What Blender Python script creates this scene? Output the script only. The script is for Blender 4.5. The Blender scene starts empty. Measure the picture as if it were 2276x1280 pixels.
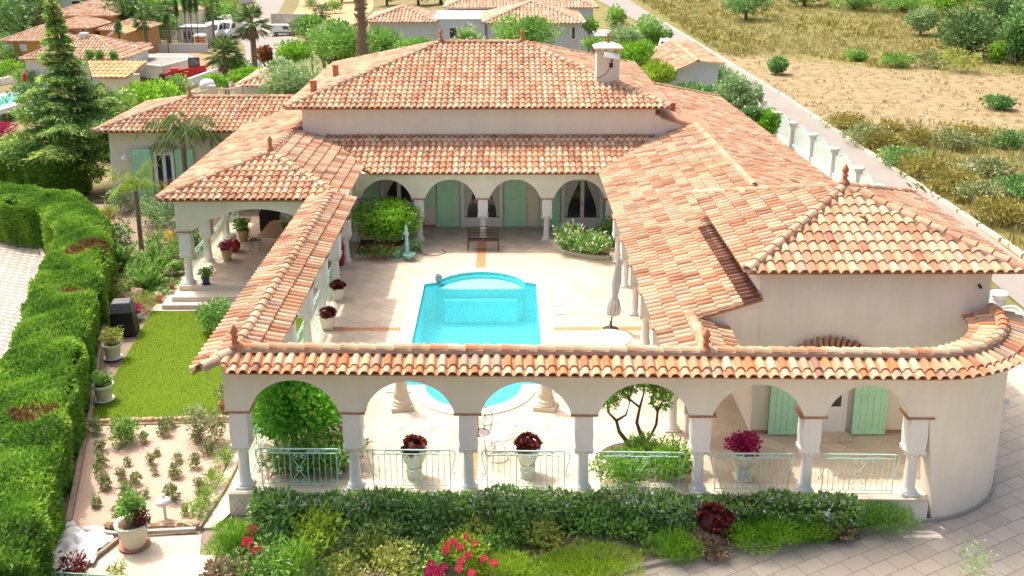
import bpy, bmesh, math, random
import numpy as np
from mathutils import Vector, Matrix
R=math.radians; PI=math.pi
S=bpy.context.scene
# ---------------------------------------------------------------- camera, light, exposure
CH=13.0; TH=R(14.84); FF=2227.0; PX=1138.0; PY=395.0; YAW=R(0.37)
cam=bpy.data.cameras.new("camera"); co=bpy.data.objects.new("camera",cam); S.collection.objects.link(co)
cam.sensor_width=36; cam.lens=FF/2276*36; cam.shift_y=-(640-PY)/2276; cam.clip_end=3000; cam.clip_start=.1
co.location=(0,0,CH); co.rotation_euler=(PI/2-TH,0,-YAW); S.camera=co
SUN=Vector((-.44,.41,1)).normalized()
W=bpy.data.worlds.new("World"); S.world=W; W.use_nodes=True
nt=W.node_tree; bg=nt.nodes["Background"]; sk=nt.nodes.new("ShaderNodeTexSky"); sk.sky_type='NISHITA'; sk.sun_disc=False
sk.sun_elevation=math.asin(SUN.z); sk.sun_rotation=math.atan2(SUN.x,SUN.y); sk.dust_density=8; sk.ozone_density=.4; sk.air_density=.8
nt.links.new(sk.outputs[0],bg.inputs[0]); bg.inputs[1].default_value=.15
sl=bpy.data.lights.new("sun",'SUN'); sl.energy=2.05; sl.angle=R(.5); sl.color=(1,.97,.91)
so=bpy.data.objects.new("sun",sl); S.collection.objects.link(so); so.rotation_euler=SUN.to_track_quat('Z','Y').to_euler()
S.view_settings.view_transform='Standard'; S.view_settings.look='None'; S.view_settings.exposure=.90
S.cycles.max_bounces=6; S.cycles.transparent_max_bounces=12; S.cycles.caustics_reflective=False; S.cycles.caustics_refractive=False
# ---------------------------------------------------------------- pixels of the survey -> points in the place
def _ray(px,py):
    a=(px-PX)/FF; b=(py-PY)/FF
    x=a; y=math.cos(TH)-b*math.sin(TH); z=-math.sin(TH)-b*math.cos(TH); c,s=math.cos(YAW),math.sin(YAW)
    return Vector((c*x+s*y,-s*x+c*y,z))
def G(px,py,z=0.):
    d=_ray(px,py); return Vector((0,0,CH))+d*((z-CH)/d.z)
def VY(px,py,Y):
    d=_ray(px,py); return Vector((0,0,CH))+d*(Y/d.y)
def sst(t): t=max(0,min(1,t)); return t*t*(3-2*t)
def T(x,y):
    if y<44 and -13.2<x<17.3: return -.62
    z=-.55
    z-=.35*sst((-13.4-x)/3)*1
    z-=4.2*sst((y-60)/90)*sst((16.5-x)/26)
    z-=1.6*sst((y-44)/14)*sst((15.5-x)/5)*.55
    z-=1.2*sst((-20-x)/25)*sst((y-30)/40)
    z+=2.0*sst((y-90)/90)*sst((x-18)/30)
    return z
def GT(px,py,dz=0.):
    d=_ray(px,py); d/= -d.z; t=5.
    while t<60:
        p=Vector((0,0,CH))+d*t
        if p.z<=T(p.x,p.y)+dz: break
        t+=.02
    return Vector((0,0,CH))+d*t
def ppm(p): # source pixels per metre at a point
    y=p.y; return FF/(y*math.cos(TH)-(p.z-CH)*math.sin(TH))
# ---------------------------------------------------------------- materials
MT={}
def _new(name):
    m=bpy.data.materials.new(name); m.use_nodes=True; t=m.node_tree; b=t.nodes["Principled BSDF"]; MT[name]=m; return m,t,b
def N(t,typ,**k):
    n=t.nodes.new(typ)
    for a,v in k.items():
        if a[0]=='_': n.inputs[int(a[1:]) if a[1:].isdigit() else a[1:]].default_value=v
        else: setattr(n,a,v)
    return n
def ramp(t,fac,stops):
    r=t.nodes.new("ShaderNodeValToRGB"); e=r.color_ramp.elements
    while len(e)>1: e.remove(e[0])
    e[0].position=stops[0][0]; e[0].color=(*stops[0][1],1)
    for p,c in stops[1:]:
        q=e.new(p); q.color=(*c,1)
    t.links.new(fac,r.inputs[0]); return r.outputs[0]
def mix(t,f,a,b,mode='MIX'):
    m=t.nodes.new("ShaderNodeMix"); m.data_type='RGBA'; m.blend_type=mode
    for s,v in ((m.inputs[0],f),(m.inputs[6],a),(m.inputs[7],b)):
        if hasattr(v,'is_linked'): t.links.new(v,s)
        else: s.default_value=v if not isinstance(v,tuple) else (*v,1)
    return m.outputs[2]
def noise(t,scale,detail=4,rough=.55,vec=None,dist=0):
    n=t.nodes.new("ShaderNodeTexNoise"); n.inputs['Scale'].default_value=scale; n.inputs['Detail'].default_value=detail; n.inputs['Roughness'].default_value=rough; n.inputs['Distortion'].default_value=dist
    if vec is None:
        g=t.nodes.new("ShaderNodeNewGeometry"); vec=g.outputs['Position']
    t.links.new(vec,n.inputs['Vector']); return n.outputs['Fac']
def bump(t,b,h,strength=.3,dist=.02):
    n=t.nodes.new("ShaderNodeBump"); n.inputs['Strength'].default_value=strength; n.inputs['Distance'].default_value=dist
    t.links.new(h,n.inputs['Height']); t.links.new(n.outputs[0],b.inputs['Normal'])
def plain(name,col,rough=.6,metal=0,var=.12,sc=6,bs=.1,spec=.3):
    m,t,b=_new(name); n=noise(t,sc,5)
    d=tuple(c*(1-var) for c in col); l=tuple(min(1,c*(1+var)) for c in col)
    t.links.new(ramp(t,n,[(.3,d),(.7,l)]),b.inputs['Base Color'])
    b.inputs['Roughness'].default_value=rough; b.inputs['Metallic'].default_value=metal; b.inputs['Specular IOR Level'].default_value=spec
    if bs: bump(t,b,noise(t,sc*8,3),bs,.01)
    return m
def rnd_attr(t):
    a=t.nodes.new("ShaderNodeAttribute"); a.attribute_name='rnd'; return a.outputs['Fac']
def leafmat(name,stops,trans=.35,rough=.5,ns=1.2,nv=.35):
    m,t,b=_new(name); r=rnd_attr(t); c=ramp(t,r,stops)
    n=noise(t,ns,2); c2=mix(t,n,(1-nv,)*3,(1+nv*.6,)*3); c=mix(t,1.,c,c2,'MULTIPLY')
    t.links.new(c,b.inputs['Base Color']); b.inputs['Roughness'].default_value=rough; b.inputs['Specular IOR Level'].default_value=.25
    tr=t.nodes.new("ShaderNodeBsdfTranslucent"); ms=t.nodes.new("ShaderNodeMixShader"); ms.inputs[0].default_value=trans
    t.links.new(c,tr.inputs[0]); t.links.new(b.outputs[0],ms.inputs[1]); t.links.new(tr.outputs[0],ms.inputs[2])
    t.links.new(ms.outputs[0],t.nodes["Material Output"].inputs[0]); return m
def tilemat(name,stops,rough=.85):
    m,t,b=_new(name); c=ramp(t,rnd_attr(t),stops)
    n=noise(t,5,4,.6); c=mix(t,1.,c,mix(t,n,(.72,.72,.74),(1.18,1.16,1.12)),'MULTIPLY')
    n2=noise(t,.8,6,.7); c=mix(t,1.,c,ramp(t,n2,[(.32,(.70,.70,.70)),(.5,(1.,1.,1.)),(.7,(1.1,1.1,1.08))]),'MULTIPLY')
    t.links.new(c,b.inputs['Base Color']); b.inputs['Roughness'].default_value=rough; b.inputs['Specular IOR Level'].default_value=.2
    bump(t,b,noise(t,60,3),.15,.006); return m
TS=[(0,(0.314,0.160,0.101)),(.1,(0.433,0.209,0.119)),(.22,(0.488,0.258,0.152)),(.45,(0.535,0.326,0.202)),(.65,(0.571,0.383,0.248)),(.85,(0.617,0.446,0.294)),(.95,(0.516,0.392,0.294)),(1,(0.304,0.205,0.156))]
tilemat('terracotta',TS)
tilemat('terracotta_front',[(0,(0.314,0.175,0.126)),(.08,(0.510,0.184,0.081)),(.22,(0.559,0.248,0.122)),(.4,(0.519,0.313,0.189)),(.6,(0.588,0.396,0.243)),(.8,(0.647,0.488,0.333)),(.92,(0.470,0.350,0.252)),(1,(0.314,0.230,0.171))])
tilemat('terracotta_dark',[(0,(.10,.045,.03)),(1,(.20,.10,.07))])  # dark brown tiles for the strip along the wing roof's edge
tilemat('tile_far',[(0,(.44,.25,.16)),(.5,(.58,.38,.26)),(1,(.68,.50,.36))])
tilemat('tile_yellow',[(0,(.55,.34,.15)),(1,(.75,.52,.27))])
plain('ridge_mortar',(.45,.33,.24),.9,var=.2,sc=9)
def stucco(name,c,var=.05):
    m,t,b=_new(name); n=noise(t,.9,5,.6); n2=noise(t,7,4,.6)
    a=ramp(t,n,[(.3,tuple(x*(1-var) for x in c)),(.7,tuple(min(1,x*(1+var)) for x in c))])
    a=mix(t,1.,a,mix(t,n2,(.96,.955,.94),(1.03,1.03,1.03)),'MULTIPLY')
    g=t.nodes.new('ShaderNodeNewGeometry'); mp=N(t,'ShaderNodeMapping'); mp.inputs['Scale'].default_value=(3.2,3.2,.28); t.links.new(g.outputs['Position'],mp.inputs[0]); st=noise(t,1.,4,.6,vec=mp.outputs[0]); a=mix(t,1.,a,ramp(t,st,[(.3,(.965,.96,.95)),(.6,(1.,1.,1.))]),'MULTIPLY')
    t.links.new(a,b.inputs['Base Color']); b.inputs['Roughness'].default_value=.9; b.inputs['Specular IOR Level'].default_value=.15
    bump(t,b,noise(t,45,4,.7),.25,.006); return m
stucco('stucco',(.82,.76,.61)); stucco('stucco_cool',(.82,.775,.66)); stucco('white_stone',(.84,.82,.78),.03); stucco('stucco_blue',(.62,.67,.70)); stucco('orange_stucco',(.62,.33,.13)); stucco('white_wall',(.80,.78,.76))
stucco('concrete',(.42,.38,.33),.12); stucco('cream_stone',(.70,.61,.48),.06)
plain('brick_trim',(.42,.22,.13),.9,var=.25,sc=14)
plain('mint_paint',(.47,.82,.58),.45,var=.06,sc=3,bs=.05)
plain('shutter_dark',(.25,.52,.38),.5,var=.06)
plain('white_paint',(.82,.81,.78),.4,var=.03,bs=0)
plain('rail_paint',(.52,.74,.61),.4,var=.05,bs=0)
plain('glass_dark',(.035,.04,.05),.06,var=.3,sc=1,bs=0,spec=.8)
plain('curtain',(.62,.62,.60),.8,var=.15,sc=12)
plain('black_metal',(.035,.03,.028),.4,var=.2,bs=0,metal=.4)
plain('brown_iron',(.09,.055,.04),.5,var=.2,metal=.3)
plain('terracotta_clay',(.47,.20,.11),.8,var=.12,sc=8)
plain('glazed_beige',(.50,.38,.20),.35,var=.2); plain('glazed_red',(.38,.03,.03),.25); plain('glazed_blue',(.03,.05,.16),.25)
plain('soil',(.12,.08,.05),.95,var=.35,sc=9,bs=.5); plain('bark',(.15,.10,.065),.95,var=.3,sc=10,bs=.6); plain('palm_bark',(.24,.18,.13),.95,var=.35,sc=12,bs=.7)
plain('wood_old',(.30,.23,.17),.9,var=.3,sc=7,bs=.4); plain('rock_tan',(.50,.36,.23),.9,var=.25,sc=5,bs=.5)
plain('cloth_white',(.62,.62,.62),.8,var=.08,sc=4); plain('cover_black',(.018,.018,.02),.45,var=.3); plain('cover_grey',(.09,.09,.10),.5,var=.15)
plain('tan_table',(.62,.47,.27),.4,var=.08); plain('white_plastic',(.80,.79,.75),.35,var=.03,bs=0)
plain('cream_pot',(.74,.70,.58),.55,var=.06,bs=.1); plain('red_paint',(.55,.03,.03),.35,bs=0); plain('orange_plastic',(.75,.22,.04),.4,bs=0)
plain('grey_metal',(.42,.43,.44),.5,metal=.2,bs=0); plain('tyre',(.02,.02,.02),.8,bs=0); plain('green_plastic',(.20,.50,.20),.35,bs=0); plain('mint_iron',(.40,.72,.58),.4,bs=0)
plain('black_pot',(.02,.02,.02),.5); plain('frost_glass',(.62,.72,.72),.15,var=.04,bs=0,spec=.6)
plain('aeonium',(.075,.018,.018),.7,var=.35,sc=10,spec=.2); plain('cyan_far',(.1,.45,.6),.1)
leafmat('aeonium_leaf',[(0,(0.065,0.011,0.013)),(.6,(0.195,0.034,0.032)),(.9,(0.423,0.113,0.084)),(1,(0.569,0.225,0.135))],.1,.3)
leafmat('magenta_flower',[(0,(.30,.01,.06)),(.6,(.52,.03,.14)),(1,(.70,.12,.25))],.2)
leafmat('pink_flower',[(0,(.75,.03,.10)),(.5,(.85,.08,.16)),(1,(.90,.25,.35))],.3)
leafmat('red_flower',[(0,(.75,.05,.02)),(1,(.85,.14,.06))],.3)
leafmat('white_flower',[(0,(.75,.72,.60)),(1,(.88,.86,.82))],.3)
leafmat('yellow_flower',[(0,(.80,.55,.03)),(1,(.9,.75,.1))],.3)
leafmat('rust_leaf',[(0,(.16,.05,.03)),(1,(.42,.18,.08))],.2)
leafmat('leaf_conifer',[(0,(0.055,0.130,0.018)),(.35,(0.140,0.310,0.031)),(.75,(0.293,0.517,0.055)),(1,(0.495,0.673,0.094))],.3,ns=.9)
leafmat('leaf_dark',[(0,(0.038,0.106,0.033)),(.4,(0.116,0.256,0.071)),(.8,(0.256,0.466,0.139)),(1,(0.486,0.745,0.252))],.25)
leafmat('leaf_mid',[(0,(0.064,0.149,0.028)),(.4,(0.171,0.353,0.067)),(.8,(0.321,0.576,0.111)),(1,(0.556,0.781,0.223))],.3)
leafmat('leaf_bright',[(0,(0.067,0.169,0.016)),(.4,(0.173,0.399,0.031)),(.8,(0.319,0.605,0.047)),(1,(0.599,0.786,0.110))],.35)
leafmat('leaf_lime',[(0,(.12,.22,.015)),(.4,(.28,.43,.03)),(.8,(.44,.60,.06)),(1,(.60,.70,.15))],.35)
leafmat('leaf_hib',[(0,(0.058,0.195,0.023)),(.4,(0.156,0.468,0.049)),(.8,(0.312,0.741,0.078)),(1,(0.850,0.850,0.137))],.3)
leafmat('turf',[(0,(.095,.155,.008)),(1,(.14,.21,.014))],.25)
leafmat('leaf_yellow',[(0,(.14,.22,.03)),(.5,(.36,.43,.08)),(1,(.66,.64,.20))],.3)
leafmat('leaf_olive',[(0,(0.150,0.242,0.101)),(.5,(0.318,0.466,0.200)),(1,(0.616,0.785,0.386))],.2)
leafmat('leaf_cedar',[(0,(0.063,0.161,0.061)),(.4,(0.170,0.343,0.092)),(.75,(0.404,0.623,0.139)),(1,(0.842,0.850,0.246))],.2,ns=.7,nv=.5)
leafmat('leaf_palm',[(0,(.05,.10,.02)),(.5,(.13,.24,.05)),(1,(.34,.44,.17))],.25)
leafmat('leaf_dry',[(0,(.20,.14,.08)),(1,(.45,.35,.22))],.15)
leafmat('leaf_variegated',[(0,(0.047,0.109,0.031)),(.5,(0.125,0.281,0.062)),(.8,(0.265,0.421,0.125)),(.9,(0.850,0.850,0.655)),(1,(0.850,0.850,0.850))],.2)
leafmat('leaf_jasmine',[(0,(0.087,0.196,0.043)),(.4,(0.217,0.411,0.087)),(.75,(0.390,0.628,0.152)),(.86,(0.564,0.780,0.260)),(.88,(0.850,0.850,0.850)),(1,(0.850,0.850,0.850))],.3)
leafmat('leaf_rose',[(0,(0.097,0.130,0.049)),(.5,(0.259,0.324,0.114)),(1,(0.583,0.583,0.308))],.2)
leafmat('leaf_hill',[(0,(0.055,0.109,0.035)),(.5,(0.140,0.250,0.078)),(1,(0.281,0.437,0.140))],.15,ns=.15,nv=.5)
leafmat('dry_grass',[(0,(.30,.20,.08)),(.35,(.42,.31,.14)),(.6,(.36,.34,.12)),(.85,(.22,.27,.06)),(1,(.15,.24,.05))],.3,ns=.08,nv=.3)
leafmat('scrub_green',[(0,(0.173,0.171,0.037)),(.5,(0.329,0.305,0.066)),(1,(0.580,0.452,0.133))],.25,ns=.2)
def floor_mat(name,c,s,ang,mort,joint=.02,w=1.,bt=True,bricks=(.5,.5),varc=.16,rough=.6):
    m,t,b=_new(name); tc=t.nodes.new("ShaderNodeNewGeometry"); mp=N(t,"ShaderNodeMapping"); mp.inputs['Rotation'].default_value=(0,0,R(ang))
    t.links.new(tc.outputs['Position'],mp.inputs[0]); br=t.nodes.new("ShaderNodeTexBrick"); t.links.new(mp.outputs[0],br.inputs[0])
    br.inputs['Scale'].default_value=1; br.inputs['Brick Width'].default_value=bricks[0]; br.inputs['Row Height'].default_value=bricks[1]; br.inputs['Mortar Size'].default_value=joint; br.inputs['Mortar Smooth'].default_value=.4
    br.inputs['Color1'].default_value=(*[x*(1-varc) for x in c],1); br.inputs['Color2'].default_value=(*[min(1,x*(1+varc*.5)) for x in c],1); br.inputs['Mortar'].default_value=(*mort,1)
    n=noise(t,1.3,5,.6); n2=noise(t,9,5,.65)
    col=mix(t,1.,br.outputs[0],mix(t,n,(.88,.86,.82),(1.08,1.06,1.04)),'MULTIPLY'); col=mix(t,1.,col,mix(t,n2,(.93,.92,.90),(1.06,1.05,1.05)),'MULTIPLY')
    t.links.new(col,b.inputs['Base Color']); b.inputs['Roughness'].default_value=rough; b.inputs['Specular IOR Level'].default_value=.25
    bump(t,b,br.outputs['Fac'],-.4,.004); return m
floor_mat('terrace_tile',(.60,.505,.40),1,38,(.44,.35,.26),.010,bricks=(.62,.42))
floor_mat('pale_paving',(.58,.51,.41),1,4,(.52,.43,.33),.012,bricks=(.75,.45))
floor_mat('drive_paving',(.57,.51,.43),1,-28,(.30,.24,.19),.012,bricks=(.62,.40),varc=.12)
floor_mat('cobble',(.50,.45,.39),1,20,(.17,.14,.11),.035,bricks=(.42,.27),varc=.22)
floor_mat('orange_brick',(.56,.20,.065),1,0,(.52,.34,.2),.02,bricks=(.2,.1),varc=.3)
def ground_mat():
    m,t,b=_new('ground'); g=t.nodes.new("ShaderNodeNewGeometry"); sp=t.nodes.new("ShaderNodeSeparateXYZ"); t.links.new(g.outputs[0],sp.inputs[0])
    n1=noise(t,.16,6,.62); n2=noise(t,1.4,6,.65); n3=noise(t,.05,3)
    straw=ramp(t,n2,[(.25,(.17,.12,.065)),(.45,(.27,.20,.11)),(.6,(.35,.27,.15)),(.8,(.43,.35,.21))])
    green=ramp(t,n2,[(.25,(.10,.11,.03)),(.5,(.20,.18,.06)),(.75,(.31,.26,.11))])
    def mr(src,kx,lo,hi):
        q=N(t,"ShaderNodeMath",operation='MULTIPLY_ADD'); q.inputs[1].default_value=kx; t.links.new(sp.outputs[0],q.inputs[0]); t.links.new(src,q.inputs[2])
        r=N(t,"ShaderNodeMapRange",interpolation_type='SMOOTHSTEP'); r.inputs[1].default_value=lo; r.inputs[2].default_value=hi; t.links.new(q.outputs[0],r.inputs[0]); return r.outputs[0]
    ad=N(t,"ShaderNodeMath",operation='MULTIPLY_ADD'); ad.inputs[1].default_value=14; t.links.new(n1,ad.inputs[0]); t.links.new(sp.outputs[1],ad.inputs[2])
    mu=N(t,"ShaderNodeMath",operation='MULTIPLY'); t.links.new(mr(ad.outputs[0],0,66,72),mu.inputs[0]); t.links.new(mr(ad.outputs[0],.6,122,115),mu.inputs[1])
    col=mix(t,mu.outputs[0],green,straw)
    l=N(t,"ShaderNodeMapRange",interpolation_type='SMOOTHSTEP'); l.inputs[1].default_value=16; l.inputs[2].default_value=8; t.links.new(sp.outputs[0],l.inputs[0])
    col=mix(t,l.outputs[0],col,ramp(t,n2,[(.3,(.13,.12,.05)),(.7,(.30,.24,.13))]))
    t.links.new(col,b.inputs['Base Color']); b.inputs['Roughness'].default_value=.95; b.inputs['Specular IOR Level'].default_value=.1; bump(t,b,n2,.6,.12)
ground_mat()
def grassy(name,c1,c2,sc,bd=.01,s2=None):
    m,t,b=_new(name); n=noise(t,sc,5,.7); n2=noise(t,.5,3)
    c=ramp(t,n,[(.3,c1),(.7,c2)]); c=mix(t,1.,c,mix(t,n2,(.88,.9,.85),(1.12,1.1,1.1)),'MULTIPLY'); t.links.new(c,b.inputs['Base Color']); b.inputs['Roughness'].default_value=.95; b.inputs['Specular IOR Level'].default_value=.1; bump(t,b,n,.7,bd)
grassy('lawn',(.075,.13,.007),(.135,.205,.013),40); grassy('pink_gravel',(.36,.25,.19),(.62,.47,.38),38,.02); grassy('asphalt',(.26,.235,.215),(.33,.30,.275),30); grassy('earth_tan',(.40,.25,.13),(.58,.40,.23),14); grassy('earth_bed',(.20,.15,.11),(.36,.28,.21),20); grassy('red_earth',(.30,.14,.08),(.48,.27,.16),4)
def clear():
    m,t,b=_new('clear_glass'); tr=N(t,"ShaderNodeBsdfTransparent"); gl=N(t,"ShaderNodeBsdfGlossy"); gl.inputs['Roughness'].default_value=.03; ms=N(t,"ShaderNodeMixShader"); ms.inputs[0].default_value=.10
    t.links.new(tr.outputs[0],ms.inputs[1]); t.links.new(gl.outputs[0],ms.inputs[2]); t.links.new(ms.outputs[0],t.nodes["Material Output"].inputs[0])
clear()
def pool_mat():
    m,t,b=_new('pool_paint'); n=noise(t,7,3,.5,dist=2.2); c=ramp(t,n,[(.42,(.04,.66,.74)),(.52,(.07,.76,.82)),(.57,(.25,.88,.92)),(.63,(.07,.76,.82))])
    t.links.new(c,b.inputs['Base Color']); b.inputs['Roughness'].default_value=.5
    m,t,b=_new('pool_step'); n=noise(t,9,3,.5,dist=2.2); t.links.new(ramp(t,n,[(.4,(.72,.9,.84)),(.6,(.95,1,.97))]),b.inputs['Base Color'])
    m,t,b=_new('water'); tr=N(t,"ShaderNodeBsdfTransparent"); tr.inputs[0].default_value=(.80,.98,.99,1); df=N(t,"ShaderNodeBsdfDiffuse"); df.inputs[0].default_value=(.10,.72,.80,1); m0=N(t,"ShaderNodeMixShader"); m0.inputs[0].default_value=.30; gl=N(t,"ShaderNodeBsdfGlossy"); gl.inputs['Roughness'].default_value=.02
    fr=N(t,"ShaderNodeFresnel"); fr.inputs[0].default_value=1.33; ms=N(t,"ShaderNodeMixShader")
    bp=N(t,"ShaderNodeBump"); bp.inputs['Strength'].default_value=.5; bp.inputs['Distance'].default_value=.05; t.links.new(noise(t,3.5,3,.5,dist=.6),bp.inputs['Height'])
    t.links.new(bp.outputs[0],gl.inputs['Normal']); t.links.new(bp.outputs[0],fr.inputs['Normal'])
    t.links.new(tr.outputs[0],m0.inputs[1]); t.links.new(df.outputs[0],m0.inputs[2]); t.links.new(fr.outputs[0],ms.inputs[0]); t.links.new(m0.outputs[0],ms.inputs[1]); t.links.new(gl.outputs[0],ms.inputs[2]); t.links.new(ms.outputs[0],t.nodes["Material Output"].inputs[0])
pool_mat()
# ---------------------------------------------------------------- mesh builder and object helpers
COL=S.collection
class MB:
    def __init__(s): s.v=[]; s.f=[]; s.r=[]; s.mi=[]
    def add(s,vs,fs,r=.5,mi=0):
        o=len(s.v); s.v.extend([tuple(p) for p in vs])
        for f in fs: s.f.append(tuple(i+o for i in f)); s.r.append(r); s.mi.append(mi)
        return s
    def box(s,x0,x1,y0,y1,z0,z1,r=.5,mi=0,M=None):
        vs=[(x,y,z) for z in (z0,z1) for y in (y0,y1) for x in (x0,x1)]
        if M: vs=[M@Vector(p) for p in vs]
        return s.add(vs,[(0,2,3,1),(4,5,7,6),(0,1,5,4),(2,6,7,3),(0,4,6,2),(1,3,7,5)],r,mi)
    def frustum(s,c,a,b,h,r=.5,mi=0,rot=0): # square frustum: half widths a bottom, b top
        vs=[]
        for z,w in ((0,a),(h,b)):
            for k in range(4):
                t=rot+PI/4+k*PI/2; q=w*math.sqrt(2); vs.append((c[0]+q*math.cos(t),c[1]+q*math.sin(t),c[2]+z))
        return s.add(vs,[(3,2,1,0),(4,5,6,7),(0,1,5,4),(1,2,6,5),(2,3,7,6),(3,0,4,7)],r,mi)
    def lathe(s,c,prof,n=12,r=.5,mi=0,flute=0,cap=True):
        vs=[];fs=[]
        for (rad,z) in prof:
            for k in range(n):
                q=rad*(1+flute*math.cos(k*PI)) ; t=2*PI*k/n; vs.append((c[0]+q*math.cos(t),c[1]+q*math.sin(t),c[2]+z))
        for i in range(len(prof)-1):
            for k in range(n): a=i*n+k; b=i*n+(k+1)%n; fs.append((a,b,b+n,a+n))
        if cap: fs.append(tuple(range(n-1,-1,-1))); fs.append(tuple(range((len(prof)-1)*n,len(prof)*n)))
        return s.add(vs,fs,r,mi)
    def tube(s,pts,rad,n=6,r=.5,mi=0,rad2=None):
        pts=[Vector(p) for p in pts]; m=len(pts); vs=[];fs=[]
        for i,p in enumerate(pts):
            d=(pts[min(i+1,m-1)]-pts[max(i-1,0)]);
            if d.length<1e-6: d=Vector((0,0,1))
            d.normalize(); a=d.cross(Vector((0,0,1)) if abs(d.z)<.9 else Vector((0,1,0))).normalized(); b=d.cross(a)
            q=rad if rad2 is None else rad+(rad2-rad)*i/(m-1)
            for k in range(n): t=2*PI*k/n+PI/4; vs.append(p+a*q*math.cos(t)+b*q*math.sin(t))
        for i in range(m-1):
            for k in range(n): x=i*n+k; y=i*n+(k+1)%n; fs.append((x,y,y+n,x+n))
        fs.append(tuple(range(n-1,-1,-1))); fs.append(tuple(range((m-1)*n,m*n)))
        return s.add(vs,fs,r,mi)
    def prism(s,poly,z0,z1,r=.5,mi=0):
        n=len(poly); z0f=z0 if callable(z0) else (lambda x,y:z0); z1f=z1 if callable(z1) else (lambda x,y:z1)
        vs=[(x,y,z0f(x,y)) for x,y in poly]+[(x,y,z1f(x,y)) for x,y in poly]
        fs=[tuple(range(n-1,-1,-1)),tuple(range(n,2*n))]+[(i,(i+1)%n,(i+1)%n+n,i+n) for i in range(n)]
        return s.add(vs,fs,r,mi)
    def slab(s,pts,th,r=.5,mi=0): # thick slab below a 3D polygon
        n=len(pts); vs=[tuple(p) for p in pts]+[(p[0],p[1],p[2]-th) for p in pts]
        fs=[tuple(range(n)),tuple(range(2*n-1,n-1,-1))]+[(i+n,(i+1)%n+n,(i+1)%n,i) for i in range(n)]
        return s.add(vs,fs,r,mi)
    def blob(s,c,rx,ry,rz,n=10,m=7,r=.5,mi=0,lump=0,seed=0,zmin=-1):
        rg=random.Random(seed); vs=[];fs=[]
        for i in range(m+1):
            ph=PI*i/m
            for k in range(n):
                q=1+lump*(rg.random()-.5)*2 if 0<i<m else 1; t=2*PI*k/n; z=max(zmin,math.cos(ph)*q)
                vs.append((c[0]+rx*q*math.sin(ph)*math.cos(t),c[1]+ry*q*math.sin(ph)*math.sin(t),c[2]+rz*z))
        for i in range(m):
            for k in range(n): a=i*n+k;b=i*n+(k+1)%n; fs.append((a,a+n,b+n,b))
        return s.add(vs,fs,r,mi)
    def mesh(s,name,mats,smooth=False):
        me=bpy.data.meshes.new(name); me.from_pydata(s.v,[],s.f)
        for m in (mats if isinstance(mats,(list,tuple)) else [mats]): me.materials.append(MT[m])
        at=me.attributes.new('rnd','FLOAT','FACE'); at.data.foreach_set('value',np.array(s.r,dtype=np.float32))
        me.polygons.foreach_set('material_index',np.array(s.mi,dtype=np.int32))
        me.polygons.foreach_set('use_smooth',np.full(len(s.f),smooth)); me.update(); return me
    def build(s,name,mats,parent=None,smooth=False,loc=None,world=False,rot=0):
        return link(name,s.mesh(name,mats,smooth),parent,loc,world,rot)
def wloc(o):
    v=Vector((0,0,0))
    while o: v+=o.location; o=o.parent
    return v
def link(name,me,parent=None,loc=None,world=False,rot=0):
    o=bpy.data.objects.new(name,me); COL.objects.link(o)
    if parent: o.parent=parent
    if world and parent: o.location=-wloc(parent)
    if loc is not None: o.location=loc
    if rot: o.rotation_euler.z=rot
    return o
def tag(o,label=None,cat=None,group=None,kind=None):
    if label: o['label']=label
    if cat: o['category']=cat
    if group: o['group']=group
    if kind: o['kind']=kind
    return o
def thing(name,label,cat,loc=(0,0,0),group=None,rot=0):
    o=bpy.data.objects.new(name,None); o.empty_display_size=.2; COL.objects.link(o); o.location=loc; o.rotation_euler.z=rot
    return tag(o,label,cat,group)
def copy_tree(o,parent=None,**k):
    c=o.copy(); COL.objects.link(c); c.parent=parent
    for ch in list(o.children): copy_tree(ch,c)
    return c
def dup(o,loc,rot=0,label=None,group=None,scale=None):
    c=copy_tree(o); c.location=loc; c.rotation_euler.z=rot
    if label: c['label']=label
    if group: c['group']=group
    if scale: c.scale=(scale,)*3
    return c
def struct(name,mb,mat,**k): return tag(mb.build(name,mat,**k),kind='structure')
# ---------------------------------------------------------------- foliage
rng=np.random.default_rng(7)
def clumps(c,r,n,k=14,cr=.42,seed=0,flat=0.,shell=.62,up=.25):
    """points and outward directions on leaf clumps spread through an ellipsoid"""
    g=np.random.default_rng(seed+11); c=np.array(c,float); r=np.array(r,float)*np.ones(3)
    d=g.normal(size=(k,3)); d/=np.linalg.norm(d,axis=1)[:,None]; rad=shell*(.45+.55*g.random(k)**.5)
    cc=d*rad[:,None]; sz=cr*(.7+.6*g.random(k)); w=sz**2; w/=w.sum()
    idx=g.choice(k,n,p=w); u=g.normal(size=(n,3)); u/=np.linalg.norm(u,axis=1)[:,None]
    q=sz[idx]*(1-.35*g.random(n)**2); P=cc[idx]+u*q[:,None]
    D=u+.5*cc[idx]; D/=np.linalg.norm(D,axis=1)[:,None]+1e-9
    P=c+P*r; D[:,2]+=up
    b=(g.random(k)*.5)[idx]; return P,D,b
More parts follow.
